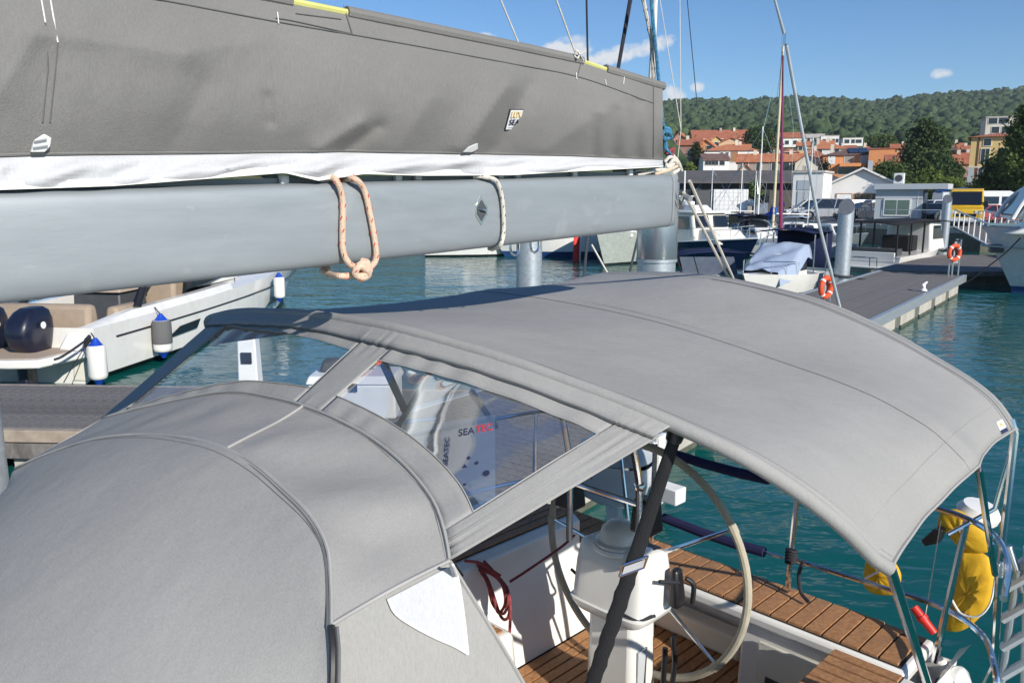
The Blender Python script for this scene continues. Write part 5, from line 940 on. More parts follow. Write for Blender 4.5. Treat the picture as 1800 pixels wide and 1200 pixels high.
# ---------------------------------------------------------------- vehicles
carw=mat('white car paint',(.74,.74,.73),.25,coat=.6,var=.02); carsil=mat('silver car paint',(.45,.47,.49),.28,.4,coat=.6,var=.02); cardark=mat('dark car paint',(.03,.035,.045),.25,coat=.6,var=.05); lamp=mat('lamp lens',(.6,.6,.58),.12); redl=mat('tail lens',(.4,.02,.02),.15); rimm=mat('wheel rim',(.45,.45,.46),.3,.8); carred=mat('red car paint',(.35,.03,.03),.25,coat=.5)
def wheels(t,L_,wd,r,xs):
    for x in xs:
        for s in (-1,1):
            wl=MB().lathe([(r*.62,-.1),(r*.95,-.11),(r,-.06),(r,.06),(r*.95,.11),(r*.62,.1)],(x,s*(wd/2-.09),r),(0,1,0),18).build('wheel',tyre,t); MB().lathe([(r*.62,-.112),(r*.5,-.118),(.05,-.105),(.001,-.105)],(x,s*(wd/2-.09),r),(0,-s*-1*-1,0),12).build('rim',rimm,wl)
def car(label,loc,rz,paint,L_=4.4,wd=1.8,h=1.55,style='suv',group='cars parked on the quay'):
    t=thing('parked_car',label,'car',(0,0,0),group); x0,x1=-L_/2,L_/2; r=.33; bl=.86 if style=='suv' else .78
    prof=[(x0,.42),(x0+.03,.72),(x0+.1,bl+.02),(x0+.55,bl+.06),(x1-1.15,bl+.04),(x1-.35,bl-.08),(x1-.04,bl-.22),(x1,.42),(x1-.1,.24)]
    def arch(cx): return [(cx+.43*math.cos(a),.26+.43*max(0,math.sin(a))) for a in [math.pi*k/7 for k in range(8)]]
    prof+=arch(x1-.85)+arch(x0+.85)+[(x0+.1,.24)]
    m=MB(); n=len(prof); m.add([(x,y*(.97 if z>.7 else 1),z) for y in (-wd/2,wd/2) for x,z in prof],[tuple(range(n)),tuple(range(n,2*n))[::-1]]+[(i,i+n,(i+1)%n+n,(i+1)%n) for i in range(n)]); m.build('body',paint,t,30,bev=.03)
    back=.22 if style!='sedan' else .95; gx0,gx1=x0+back,x1-1.0; rx0,rx1=gx0+(.25 if style!='sedan' else .65),x1-1.85
    cab=[(gx0,bl+.04),(gx1,bl+.03),(rx1,h-.03),(rx0,h-.03)]
    ya,yb=wd/2-.06,wd/2-.24
    m=MB(); m.add([(x,s*(ya if z<h-.1 else yb),z) for s in (-1,1) for x,z in cab],[(0,1,2,3),(7,6,5,4),(1,5,6,2),(0,3,7,4),(3,2,6,7)]); m.build('glasshouse',glassd,t,smooth=0)
    MB().frus(rx0-.08,rx1+.1,-yb-.02,yb+.02,h-.06,h+.01,.1,.25,.06,.06).build('roof',paint,t,bev=.02)
    for s in (-1,1):
        for (xa,xb) in ((gx1,rx1),(gx0,rx0),((gx0+gx1)/2-.15,(rx0+rx1)/2-.1)): MB().tube([(xa,s*(ya+.005),bl+.03),(xb,s*(yb+.005),h-.03)],.045,5).build('pillar',paint,t)
        MB().box(x1-.28,x1-.02,s*(wd/2-.42)-.14,s*(wd/2-.42)+.16,bl-.28,bl-.14).build('headlight',lamp,t,bev=.02); MB().box(x0-.01,x0+.08,s*(wd/2-.22)-.12,s*(wd/2-.22)+.12,.66,.86).build('tail_light',redl,t); MB().box(gx1-.35,gx1-.2,s*(wd/2+.02)-.05,s*(wd/2+.02)+.06,bl+.05,bl+.17).build('mirror',paint,t,bev=.02)
    MB().box(x1-.02,x1+.015,-.5,.5,.42,.58).build('grille',blackp,t); wheels(t,L_,wd,r,(x1-.85,x0+.85)); return place(t,loc,rz)
def qpt(px,py,z=1.3): return QZ(px,py,z)
def q2(px,y,z=1.3): p=W(px,380,y); return Vector((p.x,p.y,z))
car('silver-white people carrier parked nose towards the transformer house',q2(1447,67),R(178),carsil,4.6,1.85,1.72)
car('white estate car behind the silver people carrier',q2(1424,73),R(170),carw,4.5,1.8,1.62); car('white hatchback partly behind the slanted pile top',q2(1490,71),R(183),carw,4.2,1.78,1.6); car('white car with raised dark tailgate beside the kiosk',q2(1532,69),R(185),carw,4.3,1.8,1.6)
car('silver hatchback in the second row behind the white hatchback',q2(1468,77),R(178),carsil,4.2,1.8,1.55); car('white saloon in the second row before the boathouse',q2(1506,78),R(182),carw,4.4,1.8,1.5,'sedan'); car('dark estate in the second row next to transformer house',q2(1456,80),R(176),cardark,4.5,1.8,1.6); car('white delivery car at the far end behind the yellow van',q2(1666,74),R(188),carw,4.4,1.8,1.75)
car('dark car parked low between pile and kiosk',q2(1519,63),R(180),cardark,4.3,1.78,1.45,'sedan'); car('white estate nose out right of the kiosk',q2(1634,66),R(205),carw,4.4,1.8,1.6); car('white hatchback behind the second pile',q2(1650,72),R(200),carw,4.2,1.8,1.55)
car('dark hatchback low between kiosk and second pile',q2(1646,60),R(215),cardark,4.0,1.75,1.4); car('red car half hidden behind the railing',q2(1733,57),R(190),carred,4.1,1.75,1.3,'sedan'); car('dark estate car under the trees at right edge',q2(1778,70),R(185),cardark,4.5,1.8,1.7)
def van(label,loc,rz,paint,L_=5.4,wd=2.0,h=2.5,nm='parked_van',cat='van',beacon=False):
    t=thing(nm,label,cat,(0,0,0),None); x0,x1=-L_/2,L_/2
    pr=[(x0,.35),(x0,h-.15),(x0+.12,h),(x1-1.75,h),(x1-1.45,h-.12),(x1-.85,1.25),(x1-.12,1.08),(x1,.85),(x1,.35)]; n=len(pr)
    m=MB(); m.add([(x,y*(.93 if z>1.6 else 1),z) for y in (-wd/2,wd/2) for x,z in pr],[tuple(range(n)),tuple(range(n,2*n))[::-1]]+[(i,i+n,(i+1)%n+n,(i+1)%n) for i in range(n)]); m.build('body',paint,t,30,bev=.05)
    a,b=Vector((x1-1.40,0,h-.22)),Vector((x1-.90,0,1.34)); nn=Vector((.88,0,.47)); m=MB(); m.prism([a+Vector((0,-wd*.42,0))+nn*.0,a+Vector((0,wd*.42,0)),b+Vector((0,wd*.44,0)),b+Vector((0,-wd*.44,0))],nn*.05); m.build('windscreen',glassd,t,smooth=0)
    for s in (-1,1):
        MB().prism([(x1-1.5,s*(wd/2-.005),1.35),(x1-1.0,s*(wd/2-.005),1.35),(x1-1.45,s*(wd/2-.06),h-.4),(x1-1.55,s*(wd/2-.06),h-.4)] if 0 else [(x1-2.3,s*(wd/2-.0),1.35),(x1-1.05,s*wd/2,1.35),(x1-1.5,s*(wd/2-.05),h-.42),(x1-2.3,s*(wd/2-.05),h-.42)],(0,s*.02,0)).build('side_window',glassd,t,smooth=0)
        MB().prism([(x0+.5,s*wd/2,1.35),(x1-2.5,s*wd/2,1.35),(x1-2.5,s*(wd/2-.05),h-.42),(x0+.5,s*(wd/2-.05),h-.42)],(0,s*.02,0)).build('side_window',glassd,t,smooth=0)
        MB().box(x1-.12,x1+.02,s*(wd/2-.3)-.2,s*(wd/2-.3)+.2,.78,.98).build('headlight',lamp,t,bev=.03); MB().box(x1-1.0,x1-.86,s*(wd/2+.12)-.12,s*(wd/2+.12)+.12,1.3,1.6).build('mirror',blackp,t,bev=.03)
    MB().box(x1-.02,x1+.03,-.62,.62,.62,.80).build('grille',blackp,t); MB().box(x1-.04,x1+.05,-wd/2+.05,wd/2-.05,.30,.52).build('bumper',gelgrey,t,bev=.03); MB().box(x1+.045,x1+.06,-.26,.26,.36,.47).build('number_plate',winw,t)
    wheels(t,L_,wd,.36,(x1-.95,x0+1.0)); return place(t,loc,rz)
van('yellow van parked facing the gangway',q2(1696,54),R(-119),yellowp,5.2,2.0,2.4); van('white high-roofed minibus behind the railings',q2(1738,62),R(-8),carw,5.4,2.0,2.3,'parked_minibus','minibus')
tb=thing('covered_boat','blue tarpaulined boat on a trailer behind the yellow van','boat',q2(1688,68)); o=q2(1688,68)
MB().grid([[o+Vector((x,s*1.0*(1 if k<1 else .9)*(1-max(0,x)/3.2)**.6,z)) for s in (-1,-.6,0,.6,1)] for k,x,z in [(0,x,1.6) for x in (-2.2,0,1.6,2.6)]]+[[o+Vector((x,s,z)) for s in (-.6,-.3,0,.3,.6)] for x,z in ((2.0,2.2),(0,2.6),(-2.2,2.3))]).build('tarpaulin',blueroyal,tb,60); MB().frus(o.x-2.2,o.x+2.3,o.y-.9,o.y+.9,o.z+.6,o.z+2.25,.1,.6,.1,.1).build('hull',gelgrey,tb,bev=.1); MB().box(o.x-1.8,o.x+2.8,o.y-.7,o.y+.7,o.z+.35,o.z+.55).build('trailer',darkgrey,tb)
for s in (-1,1): MB().lathe([(.3,-.1),(.3,.1)],o+Vector((0,s*.85,.3)),(0,1,0)).build('wheel',tyre,tb)
t=thing('box_truck','white lorry body with small square panels beside the warehouse','lorry',q2(1285,84)); o=q2(1285,84)
MB().box(o.x-1.9,o.x+1.7,o.y,o.y+2,o.z+.3,o.z+2.6).build('cargo_body',carw,t,smooth=0,bev=.04); MB().box(o.x-3.6,o.x-2.0,o.y+.4,o.y+2.2,o.z+.3,o.z+2.5).build('dark_container',darkgrey,t,smooth=0)
for k in range(5): MB().box(o.x-1.88,o.x+1.68,o.y-.02,o.y-.004,o.z+.6+k*.42,o.z+.625+k*.42).build('panel_rib',gelgrey,t,smooth=0)
for k in range(8): MB().box(o.x-1.7+k*.46,o.x-1.675+k*.46,o.y-.024,o.y-.006,o.z+.34,o.z+2.56).build('panel_rib',gelgrey,t,smooth=0)
for x in (-1.2,1.0): MB().lathe([(.42,-.12),(.42,.12)],o+Vector((x,.2,.42)),(0,1,0)).build('wheel',tyre,t)
MB().lathe([(.35,0),(.42,.3),(.2,.7)],o+Vector((2.1,.4,.9)),(0,0,1)).build('coiled_hose',whitep,t)
# ---------------------------------------------------------------- railings, bicycles, person on the quay
def railing(label,a,b,h=1.0,bars=True,mm=galv,sp=.16):
    a,b=Vector(a),Vector(b); t=thing('railing',label,'railing',a,'steel railings along the quay'); d=b-a; n=max(2,int(d.length/1.6)); up=Vector((0,0,1))
    for i in range(n+1): p=a+d*i/n; MB().tube([p,p+up*h],.028,6).build('post',mm,t)
    MB().tube([a+up*h,b+up*h],.03,6).build('handrail',mm,t); MB().tube([a+up*.15,b+up*.15],.02,6).build('bottom_rail',mm,t)
    if bars:
        k=int(d.length/sp); src=None
        for i in range(k):
            p=a+d*(i+.5)/k
            if src is None: src=MB().tube([p+up*.15,p+up*h],.011,5).build('bar',mm,t); p00=p
            else:
                c=src.copy(); COL.objects.link(c); c.parent=t; c.location=p-p00
    return t
def qe(px,y,z=1.34): p=W(px,390,y); return (p.x,p.y,z)
railing('steel railing in front of the dark parked car',qe(1497,62.5),qe(1546,60)); railing('thin handrail running before the kiosk window',qe(1548,52.5),qe(1652,51),1.0,False); railing('barred railing right of the gangway',qe(1718,47),qe(1790,45.2)); railing('barred railing beside the silver people carrier',qe(1408,68),qe(1482,63),.95); railing('railing by the foot of the transformer house',qe(1393,74),qe(1408,70),1.0,sp=.25)
def bike(label,p,rz,c):
    t=thing('bicycle',label,'bicycle',(0,0,0),'bicycles leaning on the quay railing')
    for x in (-.52,.52): w_=MB().torus((x,0,.34),.33,.02,(0,1,0),24,6).build('wheel',tyre,t); MB().lathe([(.03,-.03),(.03,.03)],(x,0,.34),(0,1,0)).build('hub',steel,w_)
    m=MB(); 
    for q in ([(-.52,0,.34),(-.05,0,.33),(.38,0,.82),(-.2,0,.85),(-.05,0,.33)],[(-.52,0,.34),(-.2,0,.85)],[(.52,0,.34),(.36,0,.92)]): m.tube(q,.018,6)
    m.build('frame',c,t); MB().box(-.32,-.1,-.06,.06,.88,.93).build('saddle',blackp,t,bev=.02); MB().tube([(.38,-.28,.95),(.36,0,.93),(.38,.28,.95)],.014,6).build('handlebar',steel,t); return place(t,p,rz)
bike('dark bicycle leaning on the railing nearest the gangway',q2(1752,46.8,1.34),R(10),blackp); bike('red-framed bicycle behind the dark bicycle',q2(1768,47.2,1.34),R(25),carred); bike('silver bicycle at the railing end by the big yacht',q2(1784,46.6,1.34),R(-8),carsil)
def person(label,p,rz,topm,legm,hair,h=1.72):
    t=thing('person',label,'person',(0,0,0)); k=h/1.72
    J={'pel':(0,0,.95,.13),'sp':(0,.01,1.18,.125),'ch':(0,0,1.38,.14),'nk':(0,0,1.50,.055),'hd':(0,-.01,1.60,.085),'tp':(0,0,1.70,.06)}
    vs=[];rs=[];es=[]
    def a(x,y,z,r): vs.append((x*k,y*k,z*k)); rs.append(r*k); return len(vs)-1
    ids={n:a(*v) for n,v in J.items()}; es+=[(0,1),(1,2),(2,3),(3,4),(4,5)]
    for s in (-1,1):
        hp=a(s*.09,0,.88,.085); kn_=a(s*.10,-.02,.48,.06); an=a(s*.10,.02,.09,.045); to=a(s*.11,-.15,.035,.035); es+=[(0,hp),(hp,kn_),(kn_,an),(an,to)]
        sh_=a(s*.18,0,1.40,.06); el=a(s*.25,.03,1.12,.045); wr2=a(s*.20,-.16,.98,.032); hd=a(s*.19,-.24,.97,.035); es+=[(2,sh_),(sh_,el),(el,wr2),(wr2,hd)]
    me=bpy.data.meshes.new('body'); me.from_pydata(vs,es,[]); o=bpy.data.objects.new('body',me); COL.objects.link(o); o.parent=t; o.modifiers.new('skin','SKIN'); 
    for i,r in enumerate(rs): me.skin_vertices[0].data[i].radius=(r,r)
    me.skin_vertices[0].data[0].use_root=True; sb=o.modifiers.new('sub','SUBSURF'); sb.levels=sb.render_levels=2
    skin=mat('skin',(.45,.26,.18),.6); me.materials.append(skin); m=o.data
    # clothing as shells over the body
    MB().lathe([(.15*k,.86*k),(.165*k,.95*k),(.15*k,1.15*k),(.175*k,1.34*k),(.19*k,1.42*k),(.07*k,1.50*k)],(0,0,0),(0,0,1),14).build('jacket',topm,t,60)
    for s in (-1,1):
        MB().tube([(s*.18*k,0,1.42*k),(s*.255*k,.03*k,1.12*k),(s*.20*k,-.17*k,.98*k)],[.07*k,.058*k,.045*k],10).build('sleeve',topm,t); MB().tube([(s*.085*k,0,.93*k),(s*.10*k,-.02*k,.48*k),(s*.10*k,.015*k,.09*k)],[.105*k,.078*k,.065*k],10).build('trouser_leg',legm,t); MB().ell((s*.105*k,-.06*k,.04*k),.05*k,.13*k,.045*k).build('shoe',blackp,t)
    MB().ell((0,.015*k,1.645*k),.095*k,.105*k,.085*k).build('hair',hair,t); MB().ell((0,-.095*k,1.60*k),.016*k,.02*k,.02*k,8,6).build('nose',skin,t); return place(t,p,rz)
person('person in navy jacket and dark trousers standing on the quay behind cream mast',q2(1373,72),R(12),mat('navy jacket',(.015,.03,.09),.8),mat('dark trousers',(.02,.022,.03),.8),mat('dark hair',(.02,.015,.01),.7))
# ---------------------------------------------------------------- pontoons
MD=Vector((.606,.795,0)); MN=Vector((-.795,.606,0)); M0=Vector((7.87,17.1,0))  # right edge of the main pontoon, its run and its left-hand normal
def MP(s,n,z): p=M0+MD*s+MN*n; return Vector((p.x,p.y,z))
S0,S1,WM=-15.5,12.6,2.85
mp=thing('main_pontoon','long grey-boarded floating pontoon on concrete floats running to the quay','pontoon',MP(S0,0,0))
MMX=Matrix(((MD.x,MN.x,0,M0.x),(MD.y,MN.y,0,M0.y),(0,0,1,0),(0,0,0,1)))
def boards(par,mx,s0,s1,n0,n1,z,wd,lim=300,mm=woodgrey,nm='board'):
    k=int((s1-s0)/wd); src=None
    var=[mm]
    for i in range(k):
        s=s0+wd*i
        if src is None: src=MB(mx).frus(s,s+wd-.008,n0,n1,z-.035,z,.004,.004,0,0).build(nm,mm,par,smooth=0); base=s
        else:
            c=src.copy(); COL.objects.link(c); c.parent=par; d=mx.to_3x3()@Vector((s-base,0,0)); c.location=d+Vector((0,0,rnd.uniform(-.0025,.0025)))
    return k
boards(mp,MMX,S0,S1,.13,WM-.13,.55,.142)
MB(MMX).box(S0,S1,.14,WM-.14,.42,.512).build('deck_frame',darkgrey,mp,smooth=0)
for n in (0,WM-.12): MB(MMX).box(S0,S1,n,n+.12,.33,.57).build('edge_beam',galv,mp,smooth=0,bev=.01)
s=S0+.4; k=0
while s<S1-1.2:
    MB(MMX).box(s,min(s+1.6,S1),.03,WM-.03,-.5,.36).build('concrete_float',conc,mp,bev=.02); MB(MMX).box(s-.01,min(s+1.61,S1),.02,.04,-.5,.07).build('tide_mark',concd,mp,smooth=0); s+=2.25
# finger pontoon to the left
FD=Vector((-.9985,.055,0)); FN=Vector((.055,.9985,0)); F0=Vector((-.9,8.62,0)); FMX=Matrix(((FD.x,FN.x,0,F0.x),(FD.y,FN.y,0,F0.y),(0,0,1,0),(0,0,0,1)))
fp=thing('finger_pontoon','grey-boarded finger pontoon reaching towards the white motorboat','pontoon',F0); boards(fp,FMX,-.2,8.6,.08,2.1,.548,.142)
MB(FMX).box(-.6,8.6,.02,2.15,.40,.51).build('deck_frame',darkgrey,fp,smooth=0); MB(FMX).box(-.2,8.6,-.03,.075,.40,.545).build('fascia_board',woodpale,fp,smooth=0,bev=.01); MB(FMX).box(-.2,8.6,-.028,.05,.20,.385).build('fascia_board',woodgrey,fp,smooth=0,bev=.01); MB(FMX).box(-.2,8.6,2.11,2.2,.3,.545).build('fascia_board',woodpale,fp,smooth=0)
for s in (.2,3.0,5.8): MB(FMX).box(s,s+2.0,.1,2.0,-.5,.38).build('concrete_float',conc,fp,bev=.02)
# landing stage with gangway
lp=thing('landing_stage','grey landing stage at the gangway foot in yacht shade','landing stage',(18,33,0))
stagew=steps(mat('stage boards',(.13,.12,.115),.85,scale=3,col2=(.19,.175,.165)),'Y',3.5,.01)
m=MB(); m.prism([(15.6,28.6,.36),(24.5,29.2,.36),(25.5,36.5,.36),(19.6,37.0,.36),(13.2,29.3,.36)],(0,0,.175)); m.build('deck',stagew,lp,smooth=0)
m=MB(); m.prism([(15.8,28.8,-.4),(24.2,29.4,-.4),(25.2,36.2,-.4),(19.8,36.6,-.4),(13.6,29.3,-.4)],(0,0,.755)); m.build('float',concd,lp,smooth=0)
gw=thing('gangway','sloping boarded gangway with white-barred handrail up to the quay','gangway',(22,35,.5)); ga,gb=Vector((22.2,34.5,.60)),Vector((26.6,46.9,1.36)); gd=(gb-ga); gn=Vector((gd.y,-gd.x,0)).normalized()*.75
MB().prism([ga-gn,ga+gn,gb+gn,gb-gn],(0,0,.08)).build('deck',stagew,gw,smooth=0)
for s in (-1,1):
    o=gn*s; MB().tube([ga+o+Vector((0,0,1.05)),gb+o+Vector((0,0,1.05))],.045,8).build('handrail',galvl,gw); MB().tube([ga+o+Vector((0,0,.1)),gb+o+Vector((0,0,.1))],.05,8).build('side_beam',galvl,gw)
    for i in range(10): p=ga+gd*(i/9)+o; MB().tube([p+Vector((0,0,.1)),p+Vector((0,0,1.05))],.04,6).build('rail_bar',whitep,gw)
np_=thing('quay_pontoon','pale concrete floating pontoon below the quay between boats','pontoon',(16,45,0)); 
for k in range(6): MB().box(7.5+k*2.0,9.45+k*2.0,45.6,47.6,-.4,.5).build('concrete_float',conc,np_,bev=.03)
# piles
def pile(label,base,r,z1,cut=None,mm=galv,name='mooring_pile',sleeve=None,z0=-3):
    t=thing(name,label,'pile',(base[0],base[1],0),'tall steel mooring piles'); c=Vector((base[0],base[1],0)); n=28; rows=[]
    zs=[z0,0,z1-.9,None]
    for z in zs:
        r_=[]
        for j in range(n):
            a=2*math.pi*j/n; x,y=math.cos(a)*r,math.sin(a)*r; zz=z if z is not None else z1+(cut[0]*x+cut[1]*y if cut else 0); r_.append(c+Vector((x,y,zz)))
        rows.append(r_)
    m=MB(); m.grid(rows,cu=True); m.build('tube',mm,t,40)
    m=MB(); m.add(rows[-1]+[c+Vector((0,0,z1))],[(j,(j+1)%n,n) for j in range(n)]); m.build('top_plate',galv if not cut else mat('slanted plate',(.20,.215,.235),.5,.5),t,smooth=0)
    if sleeve: MB().lathe([(r+.006,sleeve-.0),(r+.012,sleeve+.012),(r+.012,z1-.02),(r+.004,z1)],c,(0,0,1),32,cap=False).build('sleeve',galvl,t,40); MB().lathe([(r+.016,sleeve-.02),(r+.016,sleeve+.014)],c,(0,0,1),32,cap=False).build('sleeve_ring',galv,t)
    
    if base[0]>-3: MB().torus(c+Vector((0,0,.62)),r+.07,.04,(0,0,1),24,6).build('guide_ring',darkgrey,t)
    return t
pile('steel pile with slanted grey top beside orange lifebuoy',MP(9.2,WM+.33,0),.245,2.86,(.45,.95)); pile('steel pile with slanted top farther along the pontoon, before the yellow van',(21.0,39.0),.205,3.08,(.4,.9)); pile('plain galvanised pile seen under the boom',(.37,17.2),.275,2.7); pile('thick two-tone pile with bright steel sleeve under boom end',(1.62,8.95),.212,3.35,None,galv,sleeve=2.50); pile('pale pile cut by the left edge of the frame',(-5.47,7.95),.17,2.3)
# lifebuoys on stands
def lifebuoy(label,p,facing,h=.8):
    t=thing('lifebuoy_stand',label,'lifebuoy',p,'orange lifebuoys on the pontoon'); f=Vector(facing).normalized(); s=f.cross(Vector((0,0,1))).normalized(); p=Vector(p)
    for k in (-.28,.0,.16): MB().tube([p+s*k,p+s*k+Vector((0,0,h+.42 if k==-.28 else h*.55))],.028,8).build('post',galvl,t)
    MB().tube([p+s*-.28+Vector((0,0,h+.42)),p+s*-.05+Vector((0,0,h+.42))],.028,8).build('top_bar',galvl,t); MB().prism([p+s*-.22+Vector((0,0,h*.55))-f*.02,p+s*.02+Vector((0,0,h*.55))-f*.02,p+s*.02+Vector((0,0,h+.36))-f*.02,p+s*-.22+Vector((0,0,h+.36))-f*.02],f*.03).build('back_board',greyp,t,smooth=0)
    r=MB().torus(p+Vector((0,0,h))+s*.10+f*.1,.235,.068,f,30,10).build('ring',orange,t)
    u=f.cross(s)
    for a in (.8,2.4,3.9,5.5): c=p+Vector((0,0,h))+s*.10+f*.1; MB().tube([c+(s*math.cos(a+q)+u*math.sin(a+q))*.235 for q in (-.1,0,.1)],.073,10).build('reflective_band',whitep,r)
    return t
lifebuoy('orange lifebuoy ring on a stand at the far pontoon corner',MP(11.9,.35,.55),(.35,-.9,0)); lifebuoy('orange lifebuoy on the nearer pontoon boards, crossed by the leaning backstay',MP(2.42,1.78,.55),(.62,-.78,0),.40)
cl_=MP(6.6,.24,.565); t=thing('mooring_cleat','white mooring cleat standing on the pontoon edge','cleat',cl_,); MB().lathe([(.10,0),(.09,.03),(.045,.07),(.04,.16)],cl_).build('base',whitep,t); MB().tube([cl_+Vector((-.08,-.05,.15)),cl_+Vector((0,0,.18)),cl_+Vector((.11,.07,.24))],[.03,.04,.025],8).build('horn',whitep,t)
for s,lb_ in ((9.0,'dark mooring ring and rope by the slanted pile foot'),(-5,'dark mooring ring on boards alongside the sailing yacht')): 
    p=MP(s,WM-.35,.555); t=thing('mooring_ring',lb_,'mooring ring',p,'mooring rings on the pontoon'); MB().torus(p+Vector((0,0,.02)),.12,.018,(0,0,1),20,6).build('ring',darkgrey,t); MB().box(p.x-.06,p.x+.06,p.y-.06,p.y+.06,p.z,p.z+.03).build('plate',darkgrey,t)
# reflection stand-in and locker near the pontoon junction
sp_=MP(-9.6,WM+.5,.55); 
bxp=Vector((-1.9,9.6,.55)); t=thing('dock_locker','white dock locker with orange float seen through clear window','locker',bxp); MB().frus(bxp.x-.55,bxp.x+.5,bxp.y-.3,bxp.y+.3,.55,.98,0,0,0,0).build('locker_body',whitep,t,bev=.03); MB().frus(bxp.x-.58,bxp.x+.53,bxp.y-.33,bxp.y+.33,.98,1.08,.04,.04,.04,.04).build('lid',whitep,t,bev=.02); MB().box(bxp.x-.05,bxp.x+.05,bxp.y-.335,bxp.y-.32,.9,1.0).build('hasp',steel,t)
t=thing('orange_float','orange float lying on the dock locker lid','float',bxp); MB().tube([bxp+Vector((-.05,-.1,.63)),bxp+Vector((.05,-.05,.70)),bxp+Vector((.22,.0,.72)),bxp+Vector((.3,.02,.66))],[.09,.12,.12,.08],10).build('buoy',orange,t)
t=thing('dark_bag','dark fabric bag slumped beside the orange float','bag',bxp); MB().frus(bxp.x-.46,bxp.x-.14,bxp.y-.12,bxp.y+.14,1.085,1.24,.05,.07,.03,.05).build('bag',darkgrey,t,bev=.04)
ped=Vector((-3.55,10.55,.55)); t=thing('reflection_stand_in','added white reflection stand-in with blue cap on finger pontoon','reflection stand-in',ped); MB().frus(ped.x-.14,ped.x+.14,ped.y-.12,ped.y+.12,.55,1.35,.02,.02,.02,.02).build('column',whitep,t,bev=.02); MB().frus(ped.x-.15,ped.x+.15,ped.y-.13,ped.y+.13,1.35,1.5,.05,.05,.05,.05).build('cap',blue,t,bev=.02); MB().box(ped.x-.07,ped.x+.07,ped.y-.135,ped.y-.11,1.0,1.15).build('socket',blackp,t)  # post added in place of a white and blue reflection
# ================================================================ boats
def hull(t,L_,Bm,zs,zb,mm=gel,bottom=None,rake=.9,fl=.80,rail=None,deckm=gel,full=2.2,chine=.10,deck=True,transom=1.0,keel=-.35):
    n=18; rows=[]; sheer=[]
    for i in range(n+1):
        s=i/n; q=max(0,(s-.42)/.58); b=Bm/2*(1-q**full)*(transom+(1-transom)*min(1,s/.35)); b=max(b,.015); z=zs+(zb-zs)*s**1.6
        f=fl-.35*q**2
        xx=lambda zz:s*(L_-rake)+rake*(s**3)*(max(0,zz)/zb)
        pts=[(xx(z),b,z),(xx(z*.6),b*(1-(1-f)*.35),z*.6),(xx(chine),b*f,chine),(xx(-.1),b*f*.82,-.1),(xx(keel),.01,keel)]
        rows.append([(x,y,zz) for x,y,zz in pts]+[(x,-y,zz) for x,y,zz in pts[::-1]]); sheer.append(pts[0])
    def part(idx,nm,mt,close=False):
        m=MB(); 
        for sg in (0,1):
            ii=idx if sg==0 else [9-k for k in idx]
            m.grid([[r[k] for k in ii] for r in rows])
        if close: m.f.append(()) if 0 else None; m.add([rows[0][k] for k in range(10)],[tuple(range(10))])
        return m.build(nm,mt,t,40)
    if bottom is not None: part([0,1,2],'hull',mm,True); part([2,3,4],'bottom',bottom)
    else: part([0,1,2,3,4],'hull',mm,True)
    if deck:
        m=MB(); m.grid([[(x-.02,y*.985,z-.03),(x-.02,0,z+.03),(x-.02,-y*.985,z-.03)] for x,y,z in sheer]); m.build('deck',deckm,t,40)
    if rail:
        for s in (1,-1): MB().tube([(x,s*(y+.01),z-.02) for x,y,z in sheer],.03,6).build('rub_rail',rail,t)
    return sheer
def cabin(t,x0,x1,w,z0,z1,fx=.5,bx=.1,side=.12,mm=gel,nm='cabin'):
    MB().frus(x0,x1,-w/2,w/2,z0,z1,bx,fx,side,side).build(nm,mm,t,bev=.05)
def winstrip(t,x0,x1,w,z0,z1,fx=.1,bx=.05,mm=glassd,nm='window'):
    for s in (-1,1): MB().prism([(x0,s*w/2,z0),(x1,s*w/2,z0),(x1-fx,s*(w/2-.04),z1),(x0+bx,s*(w/2-.04),z1)],(0,s*.015,0)).build(nm,mm,t,smooth=0)
def rails(t,sheer,i0,i1,h=.55,r=.014):
    for s in (1,-1):
        P=[Vector((x-.05,s*(y-.06),z+h)) for x,y,z in sheer[i0:i1]]
        if len(P)>1: MB().tube(P,r,6).build('guard_rail',steel,t)
        for k in range(0,len(P),2): MB().tube([P[k],P[k]-Vector((0,0,h))],r*.8,5).build('rail_post',steel,t)
def head(dx,dy): return math.atan2(dy,dx)
BG='boats moored in the marina'
def boat(label,name='motorboat',cat='boat',group=None): return thing(name,label,cat,(0,0,0),group)
antif=mat('blue antifouling',(.01,.05,.16),.6); antifk=mat('black antifouling',(.015,.017,.02),.6); navyhull=mat('navy gelcoat',(.008,.014,.06),.14,coat=.7,var=.05)
def fend(label,c,h=.55,r=.125,mm=gel,sleeve=False,top=None,group='blue-tipped fenders along the white motorboat'):
    c=Vector(c); t=thing('fender',label,'fender',c,group); MB().lathe([(r*.5,-h*.5),(r*.92,-h*.44),(r,-h*.36),(r,h*.36),(r*.92,h*.44),(r*.5,h*.5)],c,(0,0,1),18).build('body',mm,t,50)
    if sleeve: MB().lathe([(r+.008,-h*.22),(r+.012,-h*.2),(r+.012,h*.36),(r*.9,h*.46)],c,(0,0,1),18,cap=False).build('sleeve',darkgreyc,t,50)
    MB().lathe([(r*.86,h*.44),(r*.62,h*.5),(.045,h*.62),(.03,h*.66)],c,(0,0,1),14).build('end_cap',blue,t); MB().lathe([(r*.86,-h*.44),(r*.62,-h*.5),(.045,-h*.62),(.03,-h*.66)],c,(0,0,1),14).build('end_cap',blue,t)
    if top: MB().tube([c+Vector((0,0,h*.64)),Vector(top)],.011,5).build('lanyard',ropek,t)
    return t
darkgreyc=fabric('grey fender sleeve',(.13,.13,.13))
